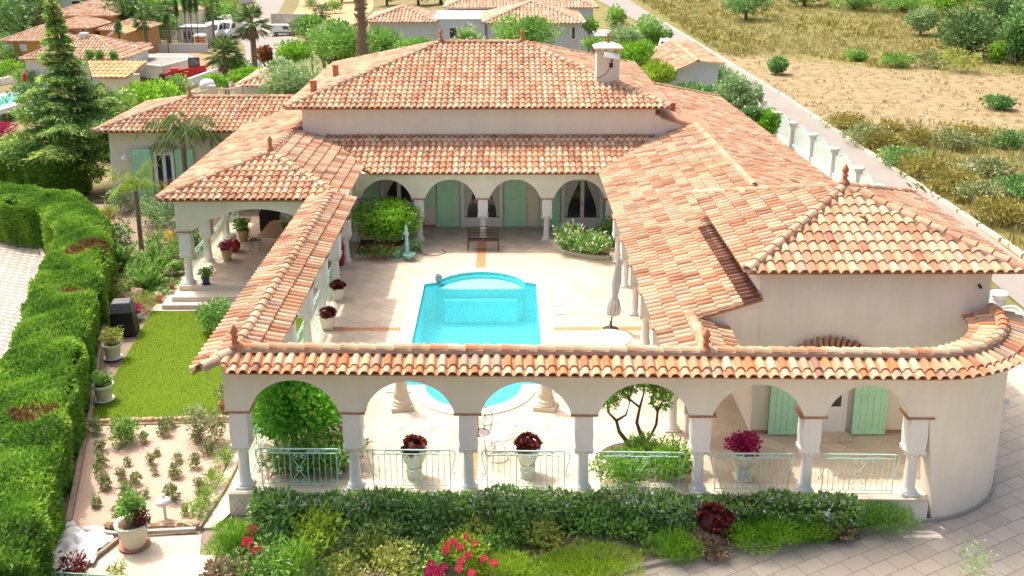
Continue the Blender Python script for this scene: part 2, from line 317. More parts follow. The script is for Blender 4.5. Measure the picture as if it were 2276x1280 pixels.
def leaf_mesh(name,P,D,size,mats,aspect=.45,jit=.6,rnd=None,droop=0.,seed=0,mi=None,sj=.35):
    g=np.random.default_rng(seed+5); n=len(P); D=D+jit*g.normal(size=(n,3)); D[:,2]-=droop
    D/=np.linalg.norm(D,axis=1)[:,None]+1e-9
    A=g.normal(size=(n,3)); Sx=np.cross(D,A); Sx/=np.linalg.norm(Sx,axis=1)[:,None]+1e-9
    L=(size*np.ones(n)*(1+sj*(g.random(n)*2-1)))[:,None]; Wd=L*aspect*.5
    V=np.empty((n,4,3)); V[:,0]=P; V[:,1]=P+D*L*.55+Sx*Wd; V[:,2]=P+D*L; V[:,3]=P+D*L*.5-Sx*Wd
    me=bpy.data.meshes.new(name); me.vertices.add(4*n); me.vertices.foreach_set('co',V.reshape(-1)); me.loops.add(4*n); me.polygons.add(n)
    me.loops.foreach_set('vertex_index',np.arange(4*n,dtype=np.int32)); me.polygons.foreach_set('loop_start',np.arange(0,4*n,4,dtype=np.int32))
    for m in (mats if isinstance(mats,(list,tuple)) else [mats]): me.materials.append(MT[m])
    r=g.random(n) if rnd is None else np.clip(rnd,0,1)
    if mi is not None: me.polygons.foreach_set('material_index',np.array(mi,dtype=np.int32))
    me.update(calc_edges=True); at=me.attributes.new('rnd','FLOAT','FACE'); at.data.foreach_set('value',r.astype(np.float32)); return me
def crown_mesh(name,r,n,size,mat,seed=0,k=16,cr=.42,aspect=.45,jit=.6,up=.25,shell=.62,droop=0,c=(0,0,0),core=True,flowers=None,fs=.1):
    P,D,b=clumps(c,r,n,k,cr,seed,shell=shell,up=up); g=np.random.default_rng(seed+3)
    inn=g.random(n)<.16; P[inn]=np.array(c)+(P[inn]-np.array(c))*.6; rnd=.15+b+.35*g.random(n); mats=[mat]; mi=np.zeros(n,int); sz=np.ones(n)*size
    if flowers:
        fm,fn=flowers; mats.append(fm); sel=g.choice(n,min(n,fn),replace=False); mi[sel]=1; sz[sel]=fs; rnd[sel]=g.random(len(sel)); P[sel]+=D[sel]*size*.6
    return leaf_mesh(name,P,D,sz,mats,aspect,jit,rnd,droop,seed,mi)
def bush(name,label,cat,px,py,w,h,mat,n=None,size=.09,seed=0,z=None,group=None,flowers=None,fs=.12,k=14,core=True,dp=None,**kw):
    """a shrub: px,py = pixel of its foot, w,h in metres"""
    p=GT(px,py) if z is None else G(px,py,z)
    n=n or int(420*w*w*1.4*max(h/w,.5)*(.1/size)**1.5)+200; dp=dp or w
    me=crown_mesh(name,(w/2*1.05,dp/2*1.05,h/2*1.05),n,size,mat,seed,k,c=(0,0,h*.5),flowers=flowers,fs=fs,**kw)
    o=link(name,me,loc=p); tag(o,label,cat,group)
    return o
def tree(name,label,cat,p,trunk_h,rad,ch,mat,n,size,seed=0,group=None,k=22,tr=.15,lean=(0,0),barkm='bark',cz=None,limbs=5,**kw):
    t=thing(name,label,cat,p,group); rg=random.Random(seed); top=Vector((lean[0],lean[1],trunk_h+ch*.45))
    m=MB(); m.tube([(0,0,-.2),(lean[0]*.3,lean[1]*.3,trunk_h*.5),(lean[0]*.7,lean[1]*.7,trunk_h),top],tr,7,rad2=tr*.35)
    for i in range(limbs):
        a=2*PI*i/limbs+rg.random(); b=Vector((lean[0]*.7,lean[1]*.7,trunk_h*(.75+.3*rg.random()))); e=b+Vector((math.cos(a)*rad*.6,math.sin(a)*rad*.6,ch*(.2+.35*rg.random())))
        m.tube([b,(b+e)/2+Vector((0,0,.1*ch)),e],tr*.5,5,rad2=tr*.12)
    m.build('trunk',barkm,t,smooth=True)
    link('crown',crown_mesh('crown',(rad,rad,ch/2),n,size,mat,seed,k,c=(lean[0],lean[1],trunk_h+ch/2*.9),**kw),t); return t
# ---------------------------------------------------------------- roman tile roofs
XS=[(-.5,0.),(-.39,.012),(-.325,.048),(-.20,.080),(.0,.092),(.20,.080),(.325,.048),(.39,.012),(.5,0.)]
def tiles(mb,u0,u1,pitch,interval,mapf,expo,seed=0,rf=None,hs=1.,lip=False):
    rg=random.Random(seed); nu=max(1,int(round((u1-u0)/pitch))); pt=(u1-u0)/nu
    for i in range(nu):
        uc=u0+(i+.5)*pt; iv=[interval(uc+dx*pt) for dx,_ in XS]
        if all(v is None for v in iv): continue
        alo=min(v[0] for v in iv if v); ahi=max(v[1] for v in iv if v); c0=int(math.floor(alo/expo)); c1=int(math.ceil(ahi/expo))
        for c in range(c0,c1):
            js=(rg.random()-.5)*.05*expo; jl=(rg.random()-.5)*.008; va=c*expo+js; vb=(c+1)*expo+.015
            lo=[];hi=[];ok=False
            for (dx,h),v in zip(XS,iv):
                a,b=v if v else (0,0)
                l=min(max(va,a),b); t=min(max(vb,a),b)
                if t-l>.01: ok=True
                tp=.10*(l-va)/expo if abs(dx)<.45 else 0; tq=.10*(t-va)/expo if abs(dx)<.45 else 0
                fl=1-max(0,min(1,(l-va)/(expo+.02))); ft=1-max(0,min(1,(t-va)/(expo+.02)))
                lo.append(mapf(uc+dx*(1-tp)*pt,l,(h*(1-tp)*hs+.034*fl*(1 if h>.01 else .45)+jl*(h>.01))))
                hi.append(mapf(uc+dx*(1-tq)*pt,t,(h*(1-tq)*hs+.034*ft*(1 if h>.01 else .45)+jl*(h>.01))))
            if not ok: continue
            n=len(XS); r=rg.random() if rf is None else rf(uc,va,rg); r2=.15+rg.random()*.5
            fr=[mapf(uc+dx*pt,max(va,iv[k][0] if iv[k] else va),max(-.02,h*hs+.034-.045)) for k,(dx,h) in enumerate(XS)]
            o=len(mb.v); mb.v.extend([tuple(p) for p in lo+hi+fr])
            for k in range(n-1):
                mb.f.append((o+k,o+k+1,o+n+k+1,o+n+k)); mb.r.append(r if 0<k<n-2 else r2); mb.mi.append(0)
                if lo[k]!=lo[k+1] and (lip or abs(va-(max(va,iv[k][0]) if iv[k] else va))<.02):
                    mb.f.append((o+2*n+k,o+2*n+k+1,o+k+1,o+k)); mb.r.append(r); mb.mi.append(0)
def polyint(P2):
    def f(u):
        vs=[]
        for i in range(len(P2)):
            a=P2[i];b=P2[(i+1)%len(P2)]
            if (a[0]-u)*(b[0]-u)<=0 and a[0]!=b[0]: vs.append(a[1]+(b[1]-a[1])*(u-a[0])/(b[0]-a[0]))
        if len(vs)<2: return None
        return (min(vs),max(vs))
    return f
def roofplane(mb,slab,pts,pitch=.25,expo=.40,seed=0,rf=None,hs=1.):
    P=[Vector(p) for p in pts]; u=(P[1]-P[0]).normalized(); n=(P[1]-P[0]).cross(P[2]-P[0]).normalized()
    if n.z<0: n=-n
    v=n.cross(u)
    if v.z<0: v=-v
    P2=[((p-P[0]).dot(u),(p-P[0]).dot(v)) for p in P]; us=[a for a,b in P2]
    pf=polyint(P2); OV=.075
    def pg(a):
        q=pf(a)
        return None if q is None else ((0. if q[0]<1e-3 else q[0]+OV),q[1]+OV)
    tiles(mb,min(us),max(us),pitch,pg,lambda a,b,h:tuple(P[0]+u*a+v*(b-OV)+n*h),expo,seed,rf,hs)
    if slab is not None: slab.slab([p-n*.012 for p in P],.06)
def ridge(mb,mort,pts,r=.12,L=.40,seed=0,lift=.03,flip=False):
    rg=random.Random(seed); P=[Vector(p) for p in pts]
    if flip: P=P[::-1]
    acc=0
    for a,b in zip(P[:-1],P[1:]):
        d=b-a; ln=d.length; d.normalize(); n=max(1,int(round(ln/L))); s=Vector((-d.y,d.x,0)).normalized(); up=s.cross(-d); up=up if up.z>0 else -up
        for i in range(n):
            q0=a+d*(ln*i/n); q1=a+d*(ln*(i+1)/n+.03); vs=[];m=7
            for q,rr,lf in ((q0,r*1.08,lift+.02),(q1,r*.9,lift)):
                for k in range(m): t=PI*k/(m-1); vs.append(q+s*rr*math.cos(t)+up*(rr*math.sin(t)*.95+lf))
            for k in (0,):
                vs+= [q0+s*(r*.95)*math.cos(PI*k2/(m-1))+up*((r*.95)*math.sin(PI*k2/(m-1))*.95+lift-.005) for k2 in range(m)]
            mb.add(vs,[(k,k+m,k+m+1,k+1) for k in range(m-1)]+[(k,k+1,k+1+2*m,k+2*m) for k in range(m-1)],.15+.7*rg.random())
        if mort is not None:
            vs=[]
            for q in (a,b):
                for x,z in ((-r*1.12,-.02),(-r*1.0,.075),(r*1.0,.075),(r*1.12,-.02)): vs.append(q+s*x+up*z)
            mort.add(vs,[(0,1,5,4),(1,2,6,5),(2,3,7,6),(0,4,7,3),(0,3,2,1),(4,5,6,7)])
def finial_mesh(h=.55,w=.13):
    m=MB(); m.lathe((0,0,-.05),[(w*1.05,0),(w*1.15,h*.08),(w*.9,h*.16),(w*.55,h*.26),(w*.42,h*.36),(w*.75,h*.42),(w*.72,h*.46),(w*.42,h*.5),(w*.5,h*.58),(w*.72,h*.68),(w*.62,h*.8),(w*.3,h*.94),(w*.04,h*1.06)],12); return m
FIN=finial_mesh().mesh('finial','terracotta_clay',True)
# ---------------------------------------------------------------- walls with arches
def arch_wall(s0,s1,arches,zb,zt,th,mapf,step=.11,r=.5,inner=True):
    """arches: (centre, half width, spring z, rise); mapf(s,t,z); zb(s): lower edge between arches"""
    def low(s):
        for c,hw,sp,ri in arches:
            if abs(s-c)<hw:
                Rr=(hw*hw+ri*ri)/(2*ri); return sp+math.sqrt(max(0,Rr*Rr-(s-c)**2))-(Rr-ri)
        return zb(s)
    ss=set([s0,s1])
    for c,hw,sp,ri in arches:
        for k in range(25):
            t=-hw*math.cos(PI*k/24); ss.add(round(c+t*.9999,5))
        ss.add(round(c-hw-1e-4,5)); ss.add(round(c+hw+1e-4,5))
    a=s0
    while a<s1: ss.add(round(a,5)); a+=step*3
    ss=sorted(x for x in ss if s0<=x<=s1)
    mb=MB(); n=len(ss); vs=[]
    for s in ss:
        z=low(s)
        for t in (-th/2,th/2): vs.append(mapf(s,t,z)); vs.append(mapf(s,t,zt(s) if callable(zt) else zt))
    fs=[]
    for i in range(n-1):
        a=4*i;b=4*i+4
        fs+=[(a,b,b+1,a+1),(a+2,a+3,b+3,b+2),(a,a+2,b+2,b),(a+1,b+1,b+3,a+3)]
    fs+=[(0,1,3,2),(4*n-4,4*n-2,4*n-1,4*n-3)]
    return mb.add(vs,fs,r)
# column: shaft with base (z 0 -> 1.08), capital, block up to the impost
def column_meshes(hc=1.10,hi=2.0,bw=.22,r=.125):
    a=MB(); a.frustum((0,0,0),.19,.19,.07); a.lathe((0,0,.07),[(.18,0),(.185,.03),(.15,.07),(.145,.10),(r*1.12,.13),(r*1.05,.35),(r*.92,hc-.22),(r*.95,hc-.20)],16)
    c=MB(); c.lathe((0,0,hc-.17),[(r*.92,0),(r*1.1,.02),(r*1.05,.05),(r*1.25,.12),(.19,.2)],12)
    c.box(-.22,.22,-.22,.22,hc+.03,hc+.09)
    for sx in (-1,1):
        for sy in (-1,1):
            pts=[]
            for k in range(9): t=k/8*2*PI*1.1; q=.055*(1-k/11); pts.append((sx*(.17+q*math.cos(t)*.7),sy*(.17+q*math.cos(t)*.7),hc-.03+q*math.sin(t)))
            c.tube(pts,.022,5)
    for k in range(8): t=k*PI/4; c.tube([(math.cos(t)*.11,math.sin(t)*.11,hc-.16),(math.cos(t)*.14,math.sin(t)*.14,hc-.06),(math.cos(t)*.19,math.sin(t)*.19,hc-.07)],.025,4)
    b=MB(); vs=[];fs=[]
    prof=[(hc+.09,bw*.86),(hc+.25,bw*.93),(hc+.42,bw*.97),(hc+.62,bw*.93),(hi-.04,bw*.90)]
    for z,w in prof:
        for sx,sy in ((-1,-1),(1,-1),(1,1),(-1,1)): vs.append((sx*w,sy*bw*.97,z))
    for i in range(len(prof)-1):
        for k in range(4): p=4*i+k;q=4*i+(k+1)%4; fs.append((p,q,q+4,p+4))
    fs+=[(3,2,1,0),tuple(range(4*len(prof)-4,4*len(prof)))]; b.add(vs,fs)
    i=MB(); i.box(-.31,.31,-.255,.255,hi-.04,hi+.005)
    return a.mesh('column','white_stone',True),c.mesh('capital','white_stone'),b.mesh('impost_block','white_stone'),i.mesh('impost_moulding','brick_trim')
def place_column(ms,parent,x,y,z=0,rot=0):
    o=link('column',ms[0],parent); o.location=Vector((x,y,z))-wloc(parent); o.rotation_euler.z=rot
    for nme,me in zip(('capital','impost_block','impost_moulding'),ms[1:]): link(nme,me,o)
    return o
CF=column_meshes(1.08,2.03); CB=column_meshes(1.02,1.82,.21,.12)
def spiral(cx,cz,r0,r1,a0,turns,n=14,y=0):
    return [(cx+(r0+(r1-r0)*k/n)*math.cos(a0+2*PI*turns*k/n),y,cz+(r0+(r1-r0)*k/n)*math.sin(a0+2*PI*turns*k/n)) for k in range(n+1)]
def railing_mesh(L=2.0,h=.98,ends=True):
    m=MB(); t=.012; x0=-L/2+.12; x1=L/2-.12
    m.tube([(x0-.02,0,h),(x1+.02,0,h)],.020,4); m.tube([(x0,0,h-.11),(x1,0,h-.11)],.014,4); m.tube([(x0,0,.07),(x1,0,.07)],.014,4)
    for x in (x0,x1): m.tube([(x,0,0),(x,0,h)],.016,4)
    nb=12
    for i in range(1,nb+1):
        x=x0+(x1-x0)*i/(nb+1)
        if abs(x)<.15: continue
        m.tube([(x,0,.07),(x,0,h-.11)],.0095,4); m.lathe((x,0,.46),[(.01,0),(.024,.018),(.01,.036)],6)
    for x in (-.21,.21): m.tube([(x,0,.07),(x,0,h-.11)],.0095,4)
    for sx in (-1,1):
        for (z,sg) in ((.68,1),(.25,-1)):
            pts=[(0,0,z-.17*sg)]+[(sx*.12,0,z+.0*sg),(sx*.155,0,z+.07*sg)]; m.tube(pts,.011,4)
            m.tube([(sx*(.085+.07*math.cos(a)*(1-k/16)),0,z+.09*sg+.07*math.sin(a)*(1-k/16)*sg) for k,a in enumerate([j*.42 for j in range(15)])],.011,4)
            m.tube([(sx*(.07+.045*math.cos(-a)*(1-k/14)),0,z-.20*sg+.045*math.sin(-a)*(1-k/14)*sg) for k,a in enumerate([1.2+j*.45 for j in range(12)])],.010,4)
            m.tube([(0,0,z-.17*sg),(sx*.06,0,z-.16*sg)],.011,4)
    for cx in (-.42,.42):
        for sx in (-1,1):
            m.tube([(cx+sx*(.20+.038*math.cos(a)*(1-k/14)),0,h-.055+.038*math.sin(a)*(1-k/14)*sx) for k,a in enumerate([j*.5 for j in range(11)])],.008,4)
        m.tube([(cx+.2*q,0,h-.055+.035*math.sin(q*PI)) for q in [-1+k/5 for k in range(11)]],.008,4); m.tube([(cx+.2*q,0,h-.055-.035*math.sin(q*PI)) for q in [-1+k/5 for k in range(11)]],.008,4)
    if ends:
        for sx,x in ((-1,x0),(1,x1)):
            m.tube([(x,0,h),(x+sx*.06,0,h-.005),(x+sx*.105,0,h-.04),(x+sx*.12,0,h-.12),(x+sx*.10,0,h-.25),(x+sx*.045,0,.48),(x+sx*.035,0,.40)]+[(x+sx*(.07+.035*math.cos(a)),0,.38+.04*math.sin(a)) for a in [PI+j*.6*1 for j in range(8)]],.013,4)
    return m.mesh('railing','rail_paint')
RAIL=railing_mesh()
# ================================================================ GROUND AND PAVED SURFACES
def grid_ground():
    m=MB(); xs=[-420,-300,-200,-150]+list(range(-120,-28,6))+[-24,-22,-20,-18.5,-17,-16,-15,-14.2,-13.2,-12,-8,-4,0,4,8,12,13.6,15,16,17,18.5,20,22]+list(range(25,150,6))+[200,280,420]
    ys=[-5,5,12,16,20,25,30,35,40,43.9,45,47,50,53,56,60,64,68,72,76,80]+list(range(86,200,6))+[220,260,320,420,600,900]
    vs=[(x,y,-2.6 if (-5<x<12 and 22<y<40.5) else T(x,y)-.01) for y in ys for x in xs]; n=len(xs)
    m.add(vs,[(j*n+i,j*n+i+1,(j+1)*n+i+1,(j+1)*n+i) for j in range(len(ys)-1) for i in range(n-1)])
    struct('ground',m,'ground',smooth=True)
grid_ground()
# pool outline (counter-clockwise)
def arc(cx,cy,r,a0,a1,n): return [(cx+r*math.cos(R(a0+(a1-a0)*k/n)),cy+r*math.sin(R(a0+(a1-a0)*k/n))) for k in range(n+1)]
PCX=-.92
def rectp_(x0,x1,y0,y1): return [(x0,y0),(x1,y0),(x1,y1),(x0,y1)]
def pool_outline(o=0.):
    rr=1.36+o; rb=1.72+o
    sa=math.degrees(math.acos(min(1,(1.32+o)/rb)))
    p=[(-2.94-o,26.0-o)]+arc(PCX,26.0-o*.0,rr,180+math.degrees(math.asin(min(1,o/rr))),360-math.degrees(math.asin(min(1,o/rr))),22)+[(1.09+o,26.0-o),(1.09+o,34.0+o)]
    b=arc(PCX,33.55,rb,0,180,26); b=[q for q in b if q[1]>34.0+o+.01]
    return p+b+[(-2.94-o,34.0+o)]
def ringfill(outer,inner,z,name,mat):
    bm=bmesh.new(); es=[]
    for lp in (outer,inner):
        vs=[bm.verts.new((x,y,z)) for x,y in lp]; es+=[bm.edges.new((vs[i],vs[(i+1)%len(vs)])) for i in range(len(vs))]
    bmesh.ops.triangle_fill(bm,use_beauty=True,edges=es)
    for f in bm.faces:
        if f.normal.z<0: f.normal_flip()
    me=bpy.data.meshes.new(name); bm.to_mesh(me); bm.free(); me.materials.append(MT[mat]); return me
CY_OUT=[(-6.0,20.75),(9.35,20.35),(10.4,20.6),(11.3,21.3),(11.85,22.2),(12.05,23.2),(12.0,29),(7.6,29),(7.6,41.5),(-8.5,41.5),(-12.0,41.5),(-11.75,34.12),(-6.1,33.95)]
tag(link('terrace_floor',ringfill(CY_OUT,pool_outline(.42),0.,'terrace_floor','terrace_tile')),kind='structure')
m=MB(); m.prism([(-6.0,20.8),(9.35,20.4),(12.0,23.2),(12.0,24),(-6.0,24)],-.60,-.02); m.prism([(-6.0,24),(-3.6,24),(-3.6,36),(-6.0,36)],-.60,-.02); m.prism([(1.8,24),(12,24),(12,36),(1.8,36)],-.6,-.02)
struct('terrace_base',m,'concrete')
# swimming pool
sp=thing('swimming_pool','turquoise roman-ended swimming pool in the beige courtyard','swimming pool',(PCX,30,0))
cop=ringfill(pool_outline(.42),pool_outline(0),.03,'coping','cream_stone'); o=link('coping',cop,sp,loc=Vector((-PCX,-30,0)))
m=MB()
for off in (.42,):
    p=pool_outline(off); n=len(p); m.add([(x,y,.03) for x,y in p]+[(x,y,-.02) for x,y in p],[(i,(i+1)%n,(i+1)%n+n,i+n) for i in range(n)])
m.build('coping_edge','cream_stone',sp,world=True)
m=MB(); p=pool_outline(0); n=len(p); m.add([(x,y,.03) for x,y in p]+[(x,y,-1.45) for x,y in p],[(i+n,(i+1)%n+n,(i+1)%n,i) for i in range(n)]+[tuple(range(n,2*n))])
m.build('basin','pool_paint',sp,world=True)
m=MB(); b=[q for q in arc(PCX,33.53,1.69,0,180,24) if q[1]>34.12]; m.prism([(PCX-1.30,34.12),(PCX+1.30,34.12)]+b,-1.4,-.22,mi=0); m.f[1]=m.f[1]; m.mi=[1 if i!=1 else 0 for i in range(len(m.f))]
m.prism(rectp_(PCX-1.32,PCX+1.32,33.80,34.115),-1.4,-.55,mi=1); m.build('pool_steps',['pool_step','pool_paint'],sp,world=True)
me=bpy.data.meshes.new('water'); bm=bmesh.new(); bm.faces.new([bm.verts.new((x,y,-.07)) for x,y in pool_outline(0)]); bm.to_mesh(me); bm.free(); me.materials.append(MT['water']); link('water',me,sp,loc=Vector((-PCX,-30,0)))
m=MB(); m.box(1.62,2.0,31.2,31.5,.004,.03); m.box(1.62,2.0,31.9,32.2,.004,.03); tag(m.build('skimmer_lid','white_plastic'),'two square white skimmer lids beside the pool','lid')
# orange brick bands in the floor
m=MB()
for a,b,c,d in ((-1.14,-.78,35.72,38.9),(-5.8,-3.4,29.88,30.16),(1.55,4.9,29.88,30.16),(-1.05,-.70,20.95,24.15)): m.add([(a,c,.004),(b,c,.004),(b,d,.004),(a,d,.004)],[(0,1,2,3)])
struct('brick_band',m,'orange_brick')
# ================================================================ VILLA
villa=thing('villa','cream villa with big terracotta tiled hipped roofs round a courtyard','building',(0,41.4,0))
def wall(name,poly,z0,z1,mat='stucco',parent=villa): return MB().prism(poly,z0,z1).build(name,mat,parent,world=True)
def rectp(x0,x1,y0,y1): return [(x0,y0),(x1,y0),(x1,y1),(x0,y1)]
# --- upper storey block with the main hipped roof
wall('upper_wall',rectp(-8.55,6.3,41.4,53.2),-.6,5.2,'stucco_cool')
E0=5.12; a=(-9.2,41.12,E0);b=(6.88,41.12,E0);c=(6.88,53.5,E0);d=(-9.2,53.5,E0); r1=(-3.05,47.3,7.05); r2=(.78,47.3,7.05)
m=MB();s=MB(); roofplane(m,s,[a,b,r2,r1],seed=1); roofplane(m,s,[d,a,r1],seed=2); roofplane(m,s,[b,c,r2],seed=3); roofplane(m,s,[c,d,r1,r2],seed=4)
mainroof=m.build('roof','terracotta',villa,world=True); s.build('eave_board','brick_trim',mainroof)
m=MB();s=MB()
for i,p in enumerate(((a,r1),(b,r2),(c,r2),(d,r1),(r1,r2))): ridge(m,s,p,seed=i)
o=m.build('ridge_tiles','terracotta',mainroof,smooth=False); s.build('ridge_mortar','ridge_mortar',mainroof)
for p in (r1,r2): o=link('finial',FIN,mainroof,loc=Vector(p)+Vector((0,0,.15)))
m=MB()
for px,py in ((953,155),(1083,155),(1214,155),):
    q=G(px,py,6.1); m.lathe((q.x,q.y,6.05),[(.09,0),(.09,.2),(.07,.2)],8)
m2=MB()
for (px,py,z) in ((697,190,5.75),(746,155,5.9)):
    q=G(px,py,z); m2=MB(); m2.box(q.x-.12,q.x+.12,q.y-.12,q.y+.12,z-.35,z+.2); m2.box(q.x-.16,q.x+.16,q.y-.16,q.y+.16,z+.2,z+.24); m2.build('vent_pot','terracotta_clay',mainroof)
# chimney
chp=Vector((4.45,43.6,0))
ch=MB(); ch.box(chp.x-.5,chp.x+.5,chp.y-.35,chp.y+.35,5.4,7.05); chim=ch.build('chimney','stucco_cool',mainroof)
m=MB()
for sx in (-.42,0,.42):
    for sy in (-.28,.28): m.box(chp.x+sx-.07,chp.x+sx+.07,chp.y+sy-.06,chp.y+sy+.06,7.05,7.3)
m.frustum((chp.x,chp.y,7.3),.62,.62,.06); m.frustum((chp.x,chp.y,7.36),.62,.25,.16); link('finial',FIN,m.build('chimney_cap','cream_stone',chim),loc=Vector((chp.x,chp.y,7.5))).scale=(.8,.8,.8)
m=MB(); m.box(-.36,.36,-.02,.02,-.13,.13,M=Matrix.Translation((chp.x+.12,chp.y-.75,7.05))@Matrix.Rotation(R(-38),4,'X')@Matrix.Rotation(R(18),4,'Z')); m.build('lamp_panel','white_plastic',chim)
m=MB(); m.tube([(chp.x+.12,chp.y-.4,6.62),(chp.x+.12,chp.y-.72,6.7),(chp.x+.12,chp.y-.75,7.0)],.03); m.box(chp.x+.05,chp.x+.2,chp.y-.42,chp.y-.355,6.5,6.68); m.tube([(chp.x+.1,chp.y-.37,6.5),(chp.x-.1,chp.y-.37,6.2),(chp.x-.48,chp.y-.37,6.0)],.012,4); m.build('lamp_bracket','black_metal',chim)
# --- back arcade roof
m=MB();s=MB(); e1=(-5.55,38.76,2.92); roofplane(m,s,[(-5.45,38.76,2.92),(3.84,38.76,2.92),(6.35,41.41,3.85),(-7.6,41.41,3.85)],seed=5)
br=m.build('roof','terracotta',villa,world=True); s.build('eave_board','brick_trim',br)
m=MB(); m.box(-7.5,6.2,41.34,41.42,3.86,3.93); m.build('flashing','ridge_mortar',br)
# --- right wing roof
def zr(x): return 2.95+.325*(x-3.78)
rt=(8.0,41.5,4.32); rs=(8.15,31.6,4.36)
def gl(u,v,rg): return rg.random()
m=MB();s=MB()
roofplane(m,s,[(3.78,23.1,2.95),(3.78,38.9,2.95),(6.35,41.45,zr(6.35)),(8.0,41.45,zr(8.0)),(8.1,33.,zr(8.1)),(8.1,31.4,zr(8.1)),(6.35,29.6,zr(6.35)),(6.35,23.1,zr(6.35))],seed=6,expo=.41,
  rf=lambda u,v,rg: rg.random())
roofplane(m,s,[(12.95,30,2.80),(12.1,56.2,2.80),(6.3,51.0,4.62),(6.3,41.42,4.85),(8.05,41.42,4.33),(8.1,30,4.33)],seed=7,expo=.40)
wr=m.build('roof','terracotta',villa,world=True); s.build('eave_board','brick_trim',wr)
for pr_,sd_ in (([(8.0,41.2,4.33),(8.1,31.5,4.36)],9),([(12.1,56.2,2.83),(6.4,51.1,4.63)],10)):
    m=MB();s=MB(); ridge(m,s,pr_,seed=sd_); m.build('ridge_tiles','terracotta',wr); s.build('ridge_mortar','ridge_mortar',wr)
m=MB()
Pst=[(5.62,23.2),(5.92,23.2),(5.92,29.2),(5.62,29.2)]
roofplane(m,None,[(5.93,23.10,zr(5.93)+.05),(5.93,29.0,zr(5.93)+.05),(6.29,29.0,zr(6.29)+.05),(6.29,23.10,zr(6.29)+.05)],seed=8,expo=.40); m.build('dark_edge_tiles','terracotta_dark',wr)
q=G(1494,247,4.4); m=MB(); m.box(q.x-.12,q.x+.12,q.y-.12,q.y+.12,4.2,4.75); m.box(q.x-.16,q.x+.16,q.y-.16,q.y+.16,4.75,4.8); m.build('vent_pot','terracotta_clay',wr)
MB().prism([(6.3,41.38),(8.0,41.38),(8.0,41.55),(6.3,41.55)],3.7,lambda x,y:4.76-.32*(x-6.3)).build('gable_wall','stucco_cool',villa,world=True)
wall('wing_wall',rectp(7.0,11.9,29.0,41.4),-.6,2.75); wall('wing_wall',[(6.3,41.5),(11.7,41.5),(11.4,55.3),(6.3,50.5)],-.6,2.85)
# --- garage pavilion at the right
g0=(5.9,23.05,4.5);g1=(12.7,23.05,4.5);g2=(12.7,30,4.5);g3=(5.9,30,4.5);ga=(9.3,26.5,5.68)
m=MB();s=MB(); roofplane(m,s,[g0,g1,ga],seed=11,expo=.40,pitch=.25); roofplane(m,s,[g1,g2,ga],seed=12,expo=.40); roofplane(m,s,[g2,g3,ga],seed=13,expo=.4); roofplane(m,s,[g3,g0,ga],seed=14,expo=.40)
gr=m.build('roof','terracotta',villa,world=True); s.build('eave_board','brick_trim',gr)
m=MB();s=MB()
for i,p in enumerate((g0,g1,g2,g3)): ridge(m,s,(p,ga),seed=20+i,r=.13)
m.build('ridge_tiles','terracotta',gr); s.build('ridge_mortar','ridge_mortar',gr); link('finial',FIN,gr,loc=Vector(ga)+Vector((0,0,.16)))
q=Vector((9.35,25.05,5.2)); m=MB(); m.lathe((q.x,q.y,5.18),[(.09,0),(.10,.15),(.06,.17)],8); m.build('vent_tile','terracotta_clay',gr)
wall('garage_wall',rectp(6.30,12.05,23.3,29.6),-.02,4.44,'stucco_cool')
wall('garage_base',rectp(6.30,12.05,23.35,29.6),-.7,-.02,'stucco_cool')
MB().prism(rectp(4.62,6.30,23.22,23.42),2.35,lambda x,y:zr(x)-.10).build('gable_wall','stucco_cool',villa,world=True)
m=MB(); m.box(4.62,4.9,23.2,23.44,0,2.35); m.build('gable_pier','white_stone',villa,world=True)
m=MB(); m.tube([(11.75,23.3,4.05),(11.75,23.18,4.02)],.035); m.build('vent_pipe','black_metal',villa,world=True)
# curved rowlock brick arch over the garage door (tops of the soldier bricks)
m=MB()
for k in range(13):
    t=PI*(.30+.40*k/12); cx,cz,rr=8.17,1.13,1.45; M=Matrix.Translation((cx-rr*math.cos(t),23.24,cz+rr*math.sin(t)))@Matrix.Rotation(t-PI/2,4,'Y'); m.box(-.038,.038,-.10,.08,-.15,.10 if k%2 else .13,M=M)
m.build('brick_arch','brick_trim',villa,world=True)
def shutter(x0,x1,y,z0,z1,parent=villa,mat='mint_paint',arch=0.,rot=0,cx=None):
    """boarded shutter leaf, braces and planks modelled; y is the front face"""
    m=MB(); w=x1-x0; n=5
    for i in range(n):
        a=x0+w*i/n+.004;b=x0+w*(i+1)/n-.004; zt=z1-arch*((i+.5)/n if arch>0 else -(n-i-.5)/n) if arch else z1
        m.box(a,b,y,y+.03,z0,zt)
    m.box(x0,x1,y-.018,y-.002,z0+.02,z0+.12); m.box(x0,x1,y-.018,y-.002,z0+(z1-z0)*.55,z0+(z1-z0)*.55+.06)
    if not arch: m.box(x0,x1,y-.018,y-.002,z1-.12,z1-.02)
    m.box(x0,x0+.07,y-.016,y-.003,z0+.125,z0+(z1-z0)*.54); m.box(x1-.07,x1,y-.016,y-.003,z0+.125,z0+(z1-z0)*.54)
    for hz in (.25,.75): m.box(x1-.03,x1+.03,y-.03,y-.02,z0+(z1-z0)*hz,z0+(z1-z0)*hz+.04)
    o=m.build('shutter',mat,parent,world=True)
    return o
